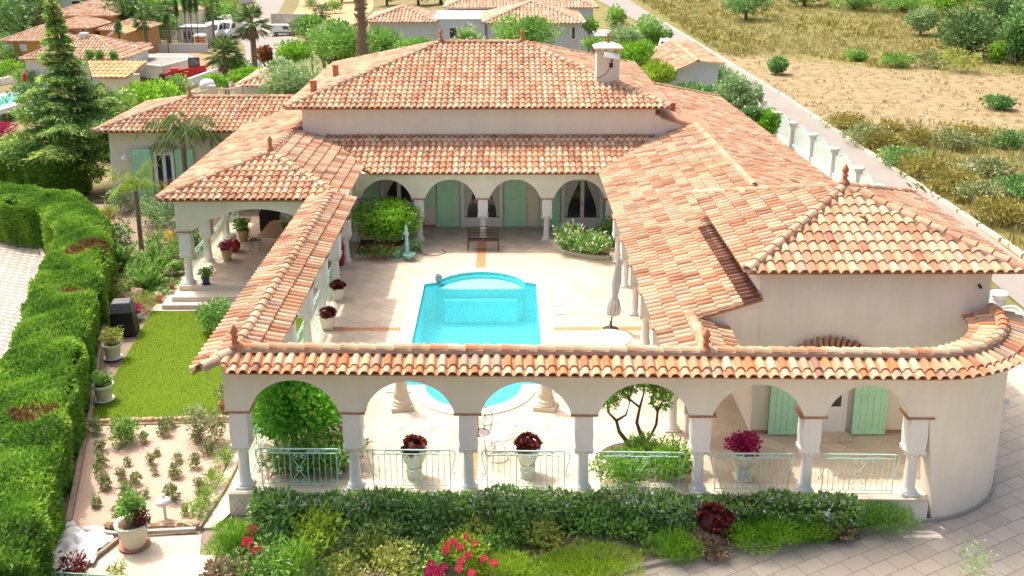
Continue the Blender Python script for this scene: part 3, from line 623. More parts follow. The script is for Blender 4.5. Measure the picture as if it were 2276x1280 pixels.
def glazed_door(x0,x1,y,z0,z1,parent=villa,leaves=2,curt=True,sill=.0,kind='glazed_door',panel=.42):
    f=MB(); t=.07; f.box(x0,x0+t,y-.03,y+.05,z0,z1); f.box(x1-t,x1,y-.03,y+.05,z0,z1); f.box(x0+t,x1-t,y-.03,y+.05,z1-t,z1)
    L=(x1-x0-2*t)/leaves
    for i in range(leaves):
        a=x0+t+L*i;b=a+L; f.box(a+.002,a+.08,y-.02,y+.04,z0+.01,z1-t-.003); f.box(b-.08,b-.002,y-.02,y+.04,z0+.01,z1-t-.003); f.box(a+.08,b-.08,y-.02,y+.04,z1-t-.10,z1-t-.003); f.box(a+.08,b-.08,y-.02,y+.04,z0+.01,z0+panel)
    o=f.build(kind,'white_paint',parent,world=True)
    g=MB(); g.box(x0+t,x1-t,y+.012,y+.02,z0+panel,z1-.1); gl_=g.build('glass','glass_dark',o)
    if curt:
        c=MB()
        for i in range(leaves):
            a=x0+t+L*i+.08;b=a+L-.16
            for k in range(7): # curtain swept to the side
                u0=k/7;u1=(k+1)/7; sgn=1 if i%2==0 else -1
                e0=(a if sgn>0 else b); wtop=(b-a)*.95
                def cx(u,z): 
                    w=.95-.75*math.sin(min(1,(z1-z)/(z1-z0)*1.35)*PI/2)**1.5; return e0+sgn*(b-a)*max(.15,w)*u
                zs=[z1-.12-(z1-z0-panel-.16)*q/6 for q in range(7)]
                vs=[(cx(u,z),y+.004-.012*(k%2),z) for z in zs for u in (u0,u1)]; c.add(vs,[(2*q,2*q+1,2*q+3,2*q+2) for q in range(6)],.5)
        c.build('curtain','curtain',o)
    m=MB(); xm=(x0+x1)/2; m.box(xm-.015,xm+.015,y-.06,y-.03,z0+.95,z0+1.1); m.build('handle','black_metal',o)
    return o
# --- back facade inside the arcade
bf=MB(); bf.box(-8.3,7.0,40.95,41.39,0,3.8); bf.build('back_wall','stucco',villa,world=True)
Yb=40.94
glazed_door(-1.92,-.12,Yb-.05,0,2.2); shutter(-2.9,-1.98,Yb-.12,.02,2.22); shutter(-.06,.86,Yb-.12,.02,2.22)
glazed_door(2.35,4.15,Yb-.05,0,2.2,panel=.40); shutter(1.45,2.3,Yb-.12,.02,2.22); shutter(4.2,5.0,Yb-.12,.02,2.22)
w_=glazed_door(-5.3,-3.75,Yb-.05,1.0,2.25,kind='window',panel=.1); shutter(-6.25,-5.35,Yb-.12,.9,2.25); shutter(-3.7,-2.98,Yb-.12,.9,2.25)
m=MB(); m.box(-5.4,-3.65,Yb-.2,Yb,.93,.99); m.build('window_sill','cream_stone',w_)
# garage side door (seen through the front arches)
glazed_door(7.75,8.72,23.24,0.02,2.05,leaves=1,curt=False,panel=.75); shutter(6.72,7.5,23.14,.03,2.1); shutter(8.86,9.72,23.14,.03,2.1)
m=MB(); m.box(7.7,8.8,22.75,23.28,.0,.07); m.build('door_step','terrace_tile',villa,world=True)
m=MB(); m.box(-8.2,-3.0,40.9,40.935,0,.08); m.box(6.3,6.75,23.26,23.29,0,.08); m.box(9.75,12,23.26,23.29,0,.08); m.build('skirting','brick_trim',villa,world=True)
# --- back arcade and right colonnade
ws=arch_wall(-6.35,4.5,[(-4.83,1.02,1.82,.80),(-2.23,1.02,1.82,.80),(.37,1.02,1.82,.80),(2.97,1.02,1.82,.80)],lambda s:1.82,2.88,.44,lambda s,t,z:(s,39.14+t,z)); ba=ws.build('arcade_wall','stucco',villa,world=True)
for x in (-6.13,-3.53,-.93,1.67,4.28): place_column(CB,ba,x,39.14)
ry=[23.5,26.1,28.7,31.25,33.8,36.4]
ws=arch_wall(20.9,39.0,[(22.2,1.02,1.82,.80)]+[(y+1.3,1.02,1.82,.80) for y in ry],lambda s:1.82,lambda s:2.98,.40,lambda s,t,z:(4.3-t,s,z)); ra=ws.build('arcade_wall','stucco',villa,world=True)
for y in ry: place_column(CB,ra,4.3,y,0,PI/2)
# --- left pavilion
PE=3.25; p0=(-12.25,33.85,PE);p1=(-5.68,33.85,PE);pa=(-8.95,37.15,4.15); pb=(-8.95,41.5,4.15)
m=MB();s=MB(); roofplane(m,s,[p0,p1,pa],seed=31)
sl_=.9/3.3
def zl(x): return PE+sl_*(x+12.25)
def zq(x): return PE+sl_*(-5.68-x)
roofplane(m,s,[(-12.25,46.4,PE),p0,pa,(-8.95,41.42,zl(-8.95)),(-8.54,41.42,zl(-8.54)),(-8.54,50.2,zl(-8.54))],seed=32,expo=.41)
roofplane(m,s,[p1,(-5.68,38.6,PE),(-7.6,41.4,zq(-7.6)),(-8.95,41.4,4.15),pa],seed=33,expo=.41)
pr=m.build('roof','terracotta',villa,world=True); s.build('eave_board','brick_trim',pr)
m=MB();s=MB(); ridge(m,s,(p0,pa),seed=40); ridge(m,s,(p1,pa),seed=41); ridge(m,s,(pa,(-8.9,41.3,4.16)),seed=42); m.build('ridge_tiles','terracotta',pr); s.build('ridge_mortar','ridge_mortar',pr)
link('finial',FIN,pr,loc=Vector(pa)+Vector((0,0,.16)))
o=MB().lathe((0,0,0),[(.09,0),(.1,.15),(.06,.17)],8).build('vent_tile','terracotta_clay',pr); o.location=(-9.3,35.2,3.65)
ws=arch_wall(-11.72,-5.95,[(-8.85,2.35,2.0,.85)],lambda s:2.03,3.2,.44,lambda s,t,z:(s,34.25+t,z)); fa=ws.build('arcade_wall','stucco_cool',villa,world=True)
place_column(CF,fa,-11.45,34.2); place_column(CF,fa,-6.15,34.2)
ws=arch_wall(34.05,41.4,[(35.45,.95,2.0,.8),(38.0,1.0,2.0,.8),(40.3,.8,2.0,.7)],lambda s:2.0,3.2,.40,lambda s,t,z:(-11.45-t,s,z)); la=ws.build('arcade_wall','stucco',villa,world=True)
for y in (36.6,39.2): place_column(CF,la,-11.45,y,0,PI/2)
for y in (35.4,37.9,40.2): o=link('railing',RAIL,la); o.location=Vector((-11.45,y,.02))-wloc(la); o.rotation_euler.z=PI/2
m=MB(); m.box(-11.76,-11.2,33.9,41.4,-.6,.013); m.box(-11.19,-6.1,33.9,34.4,-.6,.009); m.build('plinth','cream_stone',villa,world=True)
ws=arch_wall(34.05,39.1,[(35.25,.95,1.9,.8),(37.75,.95,1.9,.8)],lambda s:1.9,3.2,.40,lambda s,t,z:(-6.13-t,s,z)); ia=ws.build('arcade_wall','stucco',villa,world=True)
for y in (36.5,): place_column(CB,ia,-6.13,y,0,PI/2)
for y,h_ in ((33.28,-.17),(32.95,-.34)):
    m=MB(); m.box(-11.85 if y>33 else -12.1,-6.6,y,33.9,-.6,h_); m.build('entrance_step','cream_stone',villa,world=True)
# steps of the pavilion, table etc. follow below
# --- left annex
ANE=3.1; a0=(-19.26,45.9,ANE);a1=(-8.5,45.9,ANE);a2=(-8.5,53,ANE);a3=(-19.26,53,ANE);ar=(-15.75,49.45,4.06);as_=(-8.5,49.45,4.06)
m=MB();s=MB(); roofplane(m,s,[a0,a1,as_,ar],seed=51); roofplane(m,s,[a3,a0,ar],seed=52); roofplane(m,s,[a2,a3,ar,as_],seed=53)
an=m.build('roof','terracotta',villa,world=True); s.build('eave_board','brick_trim',an)
m=MB();s=MB(); ridge(m,s,(a0,ar),seed=54); ridge(m,s,(a3,ar),seed=55); ridge(m,s,(ar,as_),seed=56); m.build('ridge_tiles','terracotta',an); s.build('ridge_mortar','ridge_mortar',an); link('finial',FIN,an,loc=Vector(ar)+Vector((0,0,.14)))
wall('annex_wall',rectp(-18.75,-8.56,46.35,52.6),-1.2,3.02)
def at_y(px,py,Y): v=VY(px,py,Y); return v.x,v.z
x0,zt=at_y(340,335,46.3); x1,zb=at_y(393,425,46.3)
gd=glazed_door(x0,x1,46.28,-.55,zt-.05,kind='french_window',panel=.15,curt=False)
shutter(x0-1.0,x0-.08,46.2,-.5,zt+.12,mat='mint_paint'); shutter(x1+.08,x1+.95,46.2,-.5,zt+.12)
m=MB()
for k in range(8):
    t=PI*(.25+.5*k/7); rr=(x1-x0)*.8; M=Matrix.Translation(((x0+x1)/2-rr*math.cos(t),46.26,zt+.2-rr*.85+rr*math.sin(t)))@Matrix.Rotation(t-PI/2,4,'Y'); m.box(-.035,.035,-.1,.05,-.12,.12,M=M)
m.build('brick_arch','brick_trim',villa,world=True)
xl,zz=at_y(278,345,46.1); m=MB(); m.tube([(xl,46.3,zz+.15),(xl,46.15,zz+.2),(xl,46.05,zz+.1)],.02); m.lathe((xl,46.05,zz-.15),[(.2,0),(.18,.05),(.06,.16),(.04,.22)],10); m.build('wall_lamp','white_paint',villa,world=True)
# ================================================================ FRONT ARCADE (gallery along the garden)
fr=thing('arcade','cream front gallery of six arches with tiled coping and mint railings','arcade',(1.7,20.7,0))
AX0=-6.1; AX1=9.35; SL=.026
def yc(x): return 20.86-SL*(x-AX0)
AY=yc(AX1); RC=2.72; LS=(AX1-AX0)
def pathf(s):
    if s<=LS: return (AX0+s,yc(AX0+s)),(1,0),(0,-1)
    a=(s-LS)/RC; return (AX1+RC*math.sin(a),AY+RC-RC*math.cos(a)),(math.cos(a),math.sin(a)),(math.sin(a),-math.cos(a))
STOT=LS+RC*PI/2
def amap(s,t,z): # t>0 : inner side
    p,d,n=pathf(s); return (p[0]-n[0]*t,p[1]-n[1]*t,z)
cxs=[-6.1,-3.51,-.87,1.77,4.42,6.90,9.28]
arcs=[((a+b)/2-AX0,1.03 if i<5 else .93,2.03,.82) for i,(a,b) in enumerate(zip(cxs[:-1],cxs[1:]))]
def zlow(s): return 2.03 if s<LS+.27 else -.75
ws=arch_wall(-.27,STOT,arcs,zlow,3.26,.46,amap); aw=ws.build('arcade_wall','stucco_cool',fr,world=True,smooth=False)
m=MB(); n=40; vs=[]; 
for k in range(n+1):
    s_=-.27+(LS+.27+.30)*k/n
    for t in (-.245,.27):
        for z in (-.75,-.015): vs.append(amap(s_,t,z))
m.add(vs,[f for i in range(n) for f in ((4*i,4*i+4,4*i+5,4*i+1),(4*i+1,4*i+5,4*i+7,4*i+3),(4*i+2,4*i+3,4*i+7,4*i+6))]+[(0,1,3,2),(4*n,4*n+2,4*n+3,4*n+1)]); par=m.build('parapet','stucco_cool',fr,world=True)
m=MB(); vs=[]
for k in range(n+1):
    s_=-.32+(LS+.32+.27)*k/n
    for t,z in ((-.285,-.03),(-.285,.035),(.30,.035),(.30,-.03)): vs.append(amap(s_,t,z))
m.add(vs,[f for i in range(n) for f in ((4*i,4*i+4,4*i+5,4*i+1),(4*i+1,4*i+5,4*i+6,4*i+2),(4*i+2,4*i+6,4*i+7,4*i+3),(4*i,4*i+3,4*i+7,4*i+4))]+[(0,1,2,3),(4*n+3,4*n+2,4*n+1,4*n)]); m.build('coping','cream_stone',par)
for x in cxs: place_column(CF,aw,x,yc(x),.035)
for i,(a,b) in enumerate(zip(cxs[:-1],cxs[1:])):
    xm=(a+b)/2; o=link('railing',RAIL,fr); o.location=Vector((xm,yc(xm)-.02,.035))-wloc(fr); o.rotation_euler.z=-SL; o.scale=((b-a)/2.60,1,1)
# its tiled coping
RW=.74
def rmap_out(s,v,h): # v from 0 (outer eave) to RW (ridge)
    p,d,n=pathf(s); t=RW-v; v-=.22; t=RW-v; z=3.24+.20*v/RW+h; return (p[0]+n[0]*t,p[1]+n[1]*t,z)
def rmap_in(s,v,h):
    p,d,n=pathf(s); t=RW-v; v-=.22; t=RW-v; z=3.24+.20*v/RW+h; return (p[0]-n[0]*t,p[1]-n[1]*t,z)
def iv_out(s):
    if s<0: return (0.,RW+s) if RW+s>.02 else None
    return (0.,RW)
def iv_in(s): return None if s<.0 else ((0.,RW) if s>RW else (RW-s,RW))
OO=.22; TP=RW-.09+OO
m=MB(); tiles(m,-RW,LS,.2400,lambda s:(max(0,-s*1.0)+OO,TP) if s<0 else (OO,TP),rmap_out,.44,61,lip=True); tiles(m,LS,STOT,.2,lambda s:(OO,TP),rmap_out,.44,62,lip=True)
tiles(m,0,LS,.24,lambda s:(max(0,RW-s)+OO,TP) if s>.12 else None,rmap_in,.44,63,lip=True); tiles(m,LS,STOT,.26,lambda s:(OO,TP),rmap_in,.44,64,lip=True)
fro=m.build('roof','terracotta_front',fr,world=True)
m=MB(); vs=[]; K=60
for k in range(K+1):
    s_=STOT*k/K
    for t,z in ((-RW+.07,3.225),(0,3.42),(RW-.07,3.225),(RW-.08,3.19),(-RW+.08,3.19)): vs.append(amap(s_,t,z))
m.add(vs,[(5*i+j,5*i+(j+1)%5,5*i+5+(j+1)%5,5*i+5+j) for i in range(K) for j in range(5)]+[(0,1,2,3,4)]); m.build('eave_board','brick_trim',fro)
m=MB();s=MB(); ridge(m,s,[amap(.40*k,0,3.485) for k in range(int(LS/.40)+1)],seed=66,L=.40,r=.125); s1=int(LS/.40)*.40
ridge(m,s,[amap(s1+(STOT-s1)*k/13,0,3.485) for k in range(14)],seed=67,L=.33,r=.125)
cf=[(-6.68,20.28,3.28),(AX0,20.86,3.44)]; ridge(m,s,cf,seed=68,r=.12)
m.build('ridge_tiles','terracotta_front',fro); s.build('ridge_mortar','ridge_mortar',fro)
for x in (AX0,4.45): o=link('finial',FIN,fro,loc=Vector((x,yc(x),3.58))-Vector((0,0,0)))
# link roof between wing and gallery
m=MB();s=MB(); LX=4.62; lz=3.22
roofplane(m,s,[(3.78,20.9,2.95),(3.78,23.12,2.95),(LX,23.12,lz),(LX,20.9,lz)],seed=70,expo=.41); roofplane(m,s,[(5.46,23.2,2.95),(5.46,20.9,2.95),(LX,20.9,lz),(LX,23.2,lz)],seed=71,expo=.41)
lk=m.build('roof','terracotta',fr,world=True); s.build('eave_board','brick_trim',lk); m=MB();s=MB(); ridge(m,s,((LX,23.3,lz+.02),(LX,21.0,lz+.02)),seed=72,r=.13); m.build('ridge_tiles','terracotta',lk); s.build('ridge_mortar','ridge_mortar',lk)
# vent box on the curved wall
q=Vector(amap(LS+RC*1.05,-.25,1.55)); m=MB(); M=Matrix.Translation(q)@Matrix.Rotation(1.05,4,'Z'); m.box(-.1,.1,-.05,.02,-.12,.1,M=M); m.box(-.12,.12,-.10,.02,.1,.14,M=M); m.build('vent_box','white_plastic',fr,world=True)
m=MB(); vs=[]
for k in range(15):
    s_=LS+.1+(STOT-LS-.1)*k/14
    for t,z in ((-.235,-.70),(-.235,-.5),(-.27,-.52),(-.27,-.70)): vs.append(amap(s_,t,z))
m.add(vs,[(4*i+j,4*i+(j+1)%4,4*i+4+(j+1)%4,4*i+4+j) for i in range(14) for j in range(4)]+[(0,1,2,3)]); m.build('skirting','concrete',fr,world=True)
# lattice panel on the corner plinth
m=MB(); M=Matrix.Translation((-6.36,20.85-.3,0))
for k in range(-3,5):
    for sg in (1,-1):
        x0=.0;z0=-.6+k*.16
        p=[(.0,z0),( .5,z0+.5*sg*1.2)]
        pts=[]
        for j in range(11):
            xx=.5*j/10; zz=z0+(0 if sg>0 else .6)+sg*xx*1.2
            if -.58<zz<-.06: pts.append((-6.34+xx,20.535,zz))
        if len(pts)>1: m.tube(pts,.011,4)
m.build('lattice','white_paint',fr,world=True)
m=MB(); m.lathe((-6.42,20.75,-.35),[(.05,0),(.05,.22),(.06,.25)],8); m.build('wall_light','black_metal',fr,world=True)
# ================================================================ LEFT COLONNADE
lc=thing('colonnade','cream colonnade with double-sloped tile coping running back beside the lawn','colonnade',(-6.13,27.4,0))
lys=[20.85,23.46,26.07,28.68,31.29,33.9]
ws=arch_wall(20.63,34.0,[((a+b)/2,1.03,2.03,.82) for a,b in zip(lys[:-1],lys[1:])],lambda s:2.03,3.26,.44,lambda s,t,z:(-6.13-t,s,z)); cw=ws.build('arcade_wall','stucco',lc,world=True)
for y in lys[1:-1]: place_column(CF,cw,-6.13,y,.0,PI/2)
place_column(CF,cw,-6.13,lys[-1],.0,PI/2)
for a,b in zip(lys[:-1],lys[1:]): o=link('railing',RAIL,lc); o.location=Vector((-6.13,(a+b)/2,.02))-wloc(lc); o.rotation_euler.z=PI/2
MB().box(-6.42,-5.85,20.55,34.0,-.75,.012).build('plinth','cream_stone',lc,world=True)
ze=3.24; zt=3.46; W2=.78; xr=-6.10
m=MB();s=MB(); roofplane(m,s,[(xr-W2,34.0,ze),(xr-W2,20.2,ze),(xr,20.95,zt),(xr,34.0,zt)],seed=80,expo=.46,pitch=.235); roofplane(m,s,[(xr+W2,21.5,ze),(xr+W2,34.0,ze),(xr,34.0,zt),(xr,20.95,zt)],seed=81,expo=.46,pitch=.235)
cr=m.build('roof','terracotta',lc,world=True); s.build('eave_board','brick_trim',cr)
m=MB();s=MB(); ridge(m,s,((xr,21.0,zt),(xr,33.9,zt+.0)),seed=82,L=.38,r=.125); m.build('ridge_tiles','terracotta',cr); s.build('ridge_mortar','ridge_mortar',cr)
#PART2
# ================================================================ COURTYARD FURNITURE AND PLANTS
RG=random.Random(3)
def lathe_part(name,prof,mat,par,n=18,loc=(0,0,0),smooth=True): return MB().lathe(loc,prof,n).build(name,mat,par,smooth=smooth)
def rosettes(name,mat,par,c,r,n,size,seed,nl=16):
    g=np.random.default_rng(seed); P=[];D=[];r0=[]
    for i in range(n):
        d=g.normal(size=3); d[2]=abs(d[2])*.9+.15; d/=np.linalg.norm(d); o=np.array(c)+d*np.array([r,r,r*.8])*(.72+.2*g.random())
        a=np.cross(d,[.3,.5,1.]); a/=np.linalg.norm(a); b=np.cross(d,a); rr=g.random()
        for k in range(nl):
            t=2*PI*k/nl*2.4+g.random()*.3; q=.35+.9*(k/nl); P.append(o); D.append(d*(1.3-q)+(a*math.cos(t)+b*math.sin(t))*q); r0.append(.2+.6*rr*(1-k/nl)+.3*(1-k/nl))
    MB().blob(c,r*.78,r*.78,r*.62,10,7,r=.1,lump=.1,seed=seed).build('stems','aeonium',par,smooth=True)
    return link(name,leaf_mesh(name,np.array(P),np.array(D),size,mat,.65,.05,np.array(r0),0,seed,sj=.2),par)
def plant(par,name,c,r,n,size,mat,seed=0,**kw): return link(name,crown_mesh(name,r,n,size,mat,seed,c=c,**kw),par)
URN=[(.17,0),(.18,.03),(.13,.07),(.09,.13),(.10,.17),(.20,.30),(.26,.42),(.29,.56),(.31,.60),(.27,.60),(.25,.54)]
# bench
b=thing('garden_bench','dark wrought iron bench with lattice back standing in front of the middle back column','bench',(-.9,37.95,0))
m=MB()
for i in range(6): m.box(-.60,.60,-.28+i*.075,-.225+i*.075,.42,.445)
m.build('seat','brown_iron',b)
m=MB()
for z in (.5,.62,.74): m.tube([(-.6,.2,z),(.6,.2,z+.0)],.012,4)
for i in range(-11,12):
    m.tube([(i*.05,.2,.5),(min(.6,max(-.6,i*.05+.12)),.2,.76)],.007,4); m.tube([(i*.05,.2,.5),(min(.6,max(-.6,i*.05-.12)),.2,.76)],.007,4)
m.tube([(-.6,.2,.80)]+[(x/10*.6,.2,.80+.08*math.cos(x/10*PI)**2*(abs(x)<5)+.05*math.sin(abs(x)/10*PI)) for x in range(-10,11)]+[(.6,.2,.80)],.016,5); m.build('backrest','brown_iron',b)
for x in (-.6,.6):
    for y in (-.28,.2): MB().tube([(x,y,.0),(x,y,.22),(x,y,.42 if y<0 else .82)],.024,6).build('leg','brown_iron',b)
    MB().tube([(x,.2,.66),(x,-.05,.68),(x,-.26,.64),(x,-.29,.42)],.018,5).build('armrest','brown_iron',b)
# citrus tree and flower bed
def bedwall(cx,cy,r,a0,a1,name,label,r2=None):
    m=MB(); o=arc(cx,cy,r,a0,a1,16); i=arc(cx,cy,r-.16,a0,a1,16); m.prism(o+i[::-1],.0,.13); return tag(m.build(name,'cream_stone'),label,'kerb')
bedwall(-5.95,39.0,2.15,-88,-4,'bed_kerb','curved stone kerb round the red flower bed at the back left of the courtyard')
bedwall(4.1,39.0,2.35,184,268,'bed_kerb','curved stone kerb round the white rose bed at the back right of the courtyard')
m=MB(); m.prism([(-5.9,38.9)]+arc(-5.95,39,2.0,-88,-4,14),.0,.09); struct('soil_bed',m,'soil'); m=MB(); m.prism([(4.1,38.9)]+arc(4.1,39,2.2,184,268,14),.0,.09); struct('soil_bed',m,'soil')
c=VY(853,492,38.05); tree('orange_tree','rounded bright green citrus tree in the corner bed beside the mint fountain','tree',(c.x,38.05,.08),.55,1.40,1.42,'leaf_bright',7500,.13,seed=4,k=40,cr=.34,shell=.75,tr=.06,flowers=('yellow_flower',22),fs=.1)
bush('flower_patch','low dark leaved plants with scarlet blooms under the citrus tree','flower bed',835,570,1.8,.45,'leaf_dark',1300,.10,5,z=.08,flowers=('red_flower',90),fs=.14,dp=1.3)
bush('rose_bush','bushy white rose with pale pink blooms in the back right bed, nearest the rear column','rose bush',1262,556,1.5,1.1,'leaf_mid',2600,.09,6,z=.08,flowers=('white_flower',150),fs=.17)
bush('rose_bush','white rose bush at the outer corner of the back right bed with loose blooms','rose bush',1318,568,1.6,1.0,'leaf_mid',2600,.09,7,z=.08,flowers=('white_flower',130),fs=.17)
bush('rose_bush','dark taller rose bush against the right colonnade of the courtyard','rose bush',1348,540,1.0,1.25,'leaf_dark',1500,.09,8,z=.08,flowers=('white_flower',14),fs=.13)
# mint cast iron water pump
p=G(905,573); f=thing('water_pump','mint green cast iron garden pump with basin beside the citrus bed','fountain',p)
lathe_part('column',[(.16,0),(.17,.05),(.12,.1),(.085,.2),(.075,.55),(.10,.6),(.07,.64),(.065,.9),(.10,.95),(.10,1.02),(.05,1.1),(.06,1.18),(.03,1.26),(.005,1.36)],'mint_iron',f)
lathe_part('basin',[(.10,0),(.12,.1),(.22,.2),(.26,.24),(.24,.24),(.16,.2)],'mint_iron',f,loc=(.1,-.22,0)); MB().tube([(0,0,.8),(.05,-.16,.8),(.07,-.2,.72)],.03,6).build('spout','mint_iron',f); MB().tube([(0,.04,.95),(-.14,.1,1.0),(-.18,.12,.7)],.018,5).build('handle','mint_iron',f)
p=G(884,572); w=thing('watering_can','green plastic watering can beside the mint pump','watering can',p); lathe_part('body',[(.13,0),(.14,.04),(.14,.26),(.10,.3)],'green_plastic',w); MB().tube([(.1,0,.08),(.25,0,.2),(.36,0,.36)],.02,6).build('spout','green_plastic',w); MB().tube([(-.08,0,.3),(-.14,0,.42),(0,0,.46),(.1,0,.34)],.015,5).build('handle','green_plastic',w)
p=G(925,560); w=thing('hose_reel','green garden hose reel behind the mint pump','hose reel',p); m=MB()
for y in (-.13,.13): m.tube([(.24*math.cos(t*PI/8),y,.3+.24*math.sin(t*PI/8)) for t in range(17)],.02,5)
m.tube([(0,-.13,.3),(0,.13,.3)],.1,10); m.build('drum','green_plastic',w); m=MB(); [m.tube([(x,y,0),(0,y,.3)],.018,5) for x in (-.2,.2) for y in (-.15,.15)]; m.build('stand','black_metal',w); MB().tube([(.1,-.15,.2),(.3,-.3,.02),(.8,-.5,.015),(1.2,-.1,.015),(1.0,.3,.015)],.012,5).build('hose','black_metal',w)
def simple_pot(name,label,cat,p,prof,mat,crown=None,group=None,saucer=None):
    prof=prof+[(prof[-1][0]*.95,prof[-1][1]-.05)]; t=thing(name,label,cat,p,group); lathe_part('pot',prof,mat,t)
    if saucer: lathe_part('saucer',[(saucer*.8,0),(saucer,.03),(saucer*.93,.03)],mat,t)
    top=prof[-3][1]; rr=prof[-2][0]; MB().lathe((0,0,top-.045),[(rr*.9,0),(rr*.5,.02)],12).build('soil','soil',t)
    if crown:
        mat2,r,h,n,sz,sd=crown[:6]; kw=crown[6] if len(crown)>6 else {}
        plant(t,'foliage',(0,0,top+h*.42),(r,r,h*.55),n,sz,mat2,sd,**kw)
    return t
def sp(r,h,r0=.7): return [(r*r0,0),(r*r0*1.02,.02),(r*.95,h*.85),(r*1.06,h*.88),(r*1.06,h),(r*.9,h)]
simple_pot('small_pot','small dark glazed pot at the back left corner of the pool','pot',G(975,627),[(.08,0),(.13,.1),(.14,.18),(.11,.26),(.14,.30),(.11,.30)],'grey_metal')
# closed parasol
p=G(1357,733); u=thing('parasol','closed white parasol standing beside the right colonnade near the pool','parasol',p)
MB().tube([(0,0,0),(.10,.05,1.2),(.25,.1,2.55)],.022,8).build('pole','brown_iron',u,smooth=True); lathe_part('base',[(.25,0),(.25,.05),(.05,.08),(.04,.3)],'brown_iron',u)
m=MB(); prof=[(.55,.22),(.70,.26),(.95,.20),(1.12,.10),(1.28,.12),(1.6,.17),(1.95,.13),(2.25,.10),(2.5,.02)]; vs=[];n=22
for z,r_ in prof:
    for k in range(n): t=2*PI*k/n; q=r_*.78*(1+.30*math.cos(k*PI))*(1 if z>.6 or k%4 else 1.15); vs.append((.035+.1*(z/2.5)**1.2+.10*(z/2.5)+q*math.cos(t)*.9,.08*z/2.5+q*math.sin(t)*.9,z-(.06 if z<.6 and k%2 else 0)))
m.add(vs,[(i*n+k,i*n+(k+1)%n,(i+1)*n+(k+1)%n,(i+1)*n+k) for i in range(len(prof)-1) for k in range(n)]); m.build('canopy','cloth_white',u)
# round mosaic table
t=thing('round_table','round white stone table with a ring and rosette inlay behind the front gallery ridge','table',(3.12,27.65,0))
lathe_part('tabletop',[(.60,.70),(.64,.715),(.64,.735),(.62,.745)],'cream_stone',t,n=40); m=MB()
def flatring(m,r0,r1,z,n=40): m.add([(r*math.cos(2*PI*k/n),r*math.sin(2*PI*k/n),z) for r in (r0,r1) for k in range(n)],[(k,(k+1)%n,n+(k+1)%n,n+k) for k in range(n)])
flatring(m,.515,.55,.748); 
for k in range(8): a=k*PI/4; m.tube([(0,0,.747),(.07*math.cos(a)-.03*math.sin(a),.07*math.sin(a)+.03*math.cos(a),.747),(.15*math.cos(a),.15*math.sin(a),.747)],.006,4)
m.build('inlay','shutter_dark',t); lathe_part('pedestal',[(.26,0),(.26,.05),(.09,.1),(.07,.4),(.12,.6),(.2,.7)],'cream_stone',t)
# statues by the pool
def statue(p,label,mir):
    s_=thing('statue',label,'statue',p,rot=.2*mir); m=MB(); m.box(-.30,.30,-.28,.28,0,.12); m.lathe((0,0,.12),[(.27,0),(.28,.05),(.24,.08),(.25,.14),(.20,.18),(.18,.22)],20); m.build('plinth','cream_stone',s_)
    bm=bmesh.new(); me=bpy.data.meshes.new('figure')
    pts=[((0,0,.34),.17),((0,0,.6),.145),((.01*mir,0,.82),.135),((0,0,1.0),.10),((0,0,1.18),.125),((0,0,1.30),.10),((0,0,1.37),.045),((0,0.0,1.47),.085),((0,0,1.56),.06)]
    vs=[bm.verts.new(q) for q,_ in pts]; [bm.edges.new((vs[i],vs[i+1])) for i in range(len(vs)-1)]; rad=[r_ for _,r_ in pts]
    for sx,pl in ((1,[((.15,0,1.27),.05),((.2,-.06,1.08),.042),((.12,-.16,.98),.035),((.06,-.17,1.02),.03)]),(-1,[((-.15,0,1.27),.05),((-.22,-.02,1.12),.042),((-.17,-.1,1.3),.033),((-.10,-.08,1.42),.03)])):
        pv=vs[5]
        for q,r_ in pl: v=bm.verts.new((q[0]*mir,q[1],q[2])); bm.edges.new((pv,v)); pv=v; rad.append(r_)
    bm.to_mesh(me); bm.free(); o=link('figure',me,s_); me.materials.append(MT['cream_stone'])
    md=o.modifiers.new('skin','SKIN')
    for i,r_ in enumerate(rad): me.skin_vertices[0].data[i].radius=(r_,r_*.85)
    me.skin_vertices[0].data[3].use_root=True; sb=o.modifiers.new('sub','SUBSURF'); sb.levels=2; sb.render_levels=2
    m=MB(); m.lathe((0,0,.32),[(.20,0),(.17,.12),(.15,.3),(.14,.5),(.11,.66)],24,flute=.09); m.build('drapery','cream_stone',s_,smooth=True)
statue((-2.84,24.75,0),'white stone draped figure on a round plinth at the left of the rounded pool end',1); statue((1.07,24.72,0),'white stone draped figure on a round plinth at the right of the rounded pool end',-1)
# urns behind the front railing
def urn_planter(x,y,label,kind,seed):
    t=thing('urn_planter',label,'planter',(x,y,0),'tall cream urns behind the front railing'); m=MB(); m.frustum((0,0,0),.20,.17,.05); m.frustum((0,0,.05),.15,.19,.27); m.build('base','cream_pot',t)
    lathe_part('pot',[(.17,.32),(.20,.36),(.27,.5),(.31,.66),(.34,.72),(.29,.72)],'cream_pot',t,n=10)
    if kind=='aeonium': rosettes('foliage','aeonium_leaf',t,(0,0,.76),.32,34,.11,seed); 
    else: plant(t,'flowers',(0,0,.88),(.40,.40,.26),1500,.075,'magenta_flower',seed,k=26,cr=.35,shell=.8,aspect=.8)
    if kind=='aeonium':
        m=MB()
        for a in (-.3,.1,.5): m.tube([(a*.3,0,.8),(a*.5,0,1.1),(a,0,1.3)]+[(a+.07*math.cos(k*.7),0,1.25+.07*math.sin(k*.7)) for k in range(8)],.004,4)
        m.build('wire_stake','black_metal',t)
urn_planter(-2.18,21.25,'cream urn with dark red succulent rosettes behind the second railing from the left','aeonium',1)
urn_planter(.50,21.35,'cream urn with a fuller dark red succulent and wire curl behind the third railing','aeonium',2)
urn_planter(5.62,21.2,'cream urn heaped with magenta flowers behind the fifth railing','mag',3)
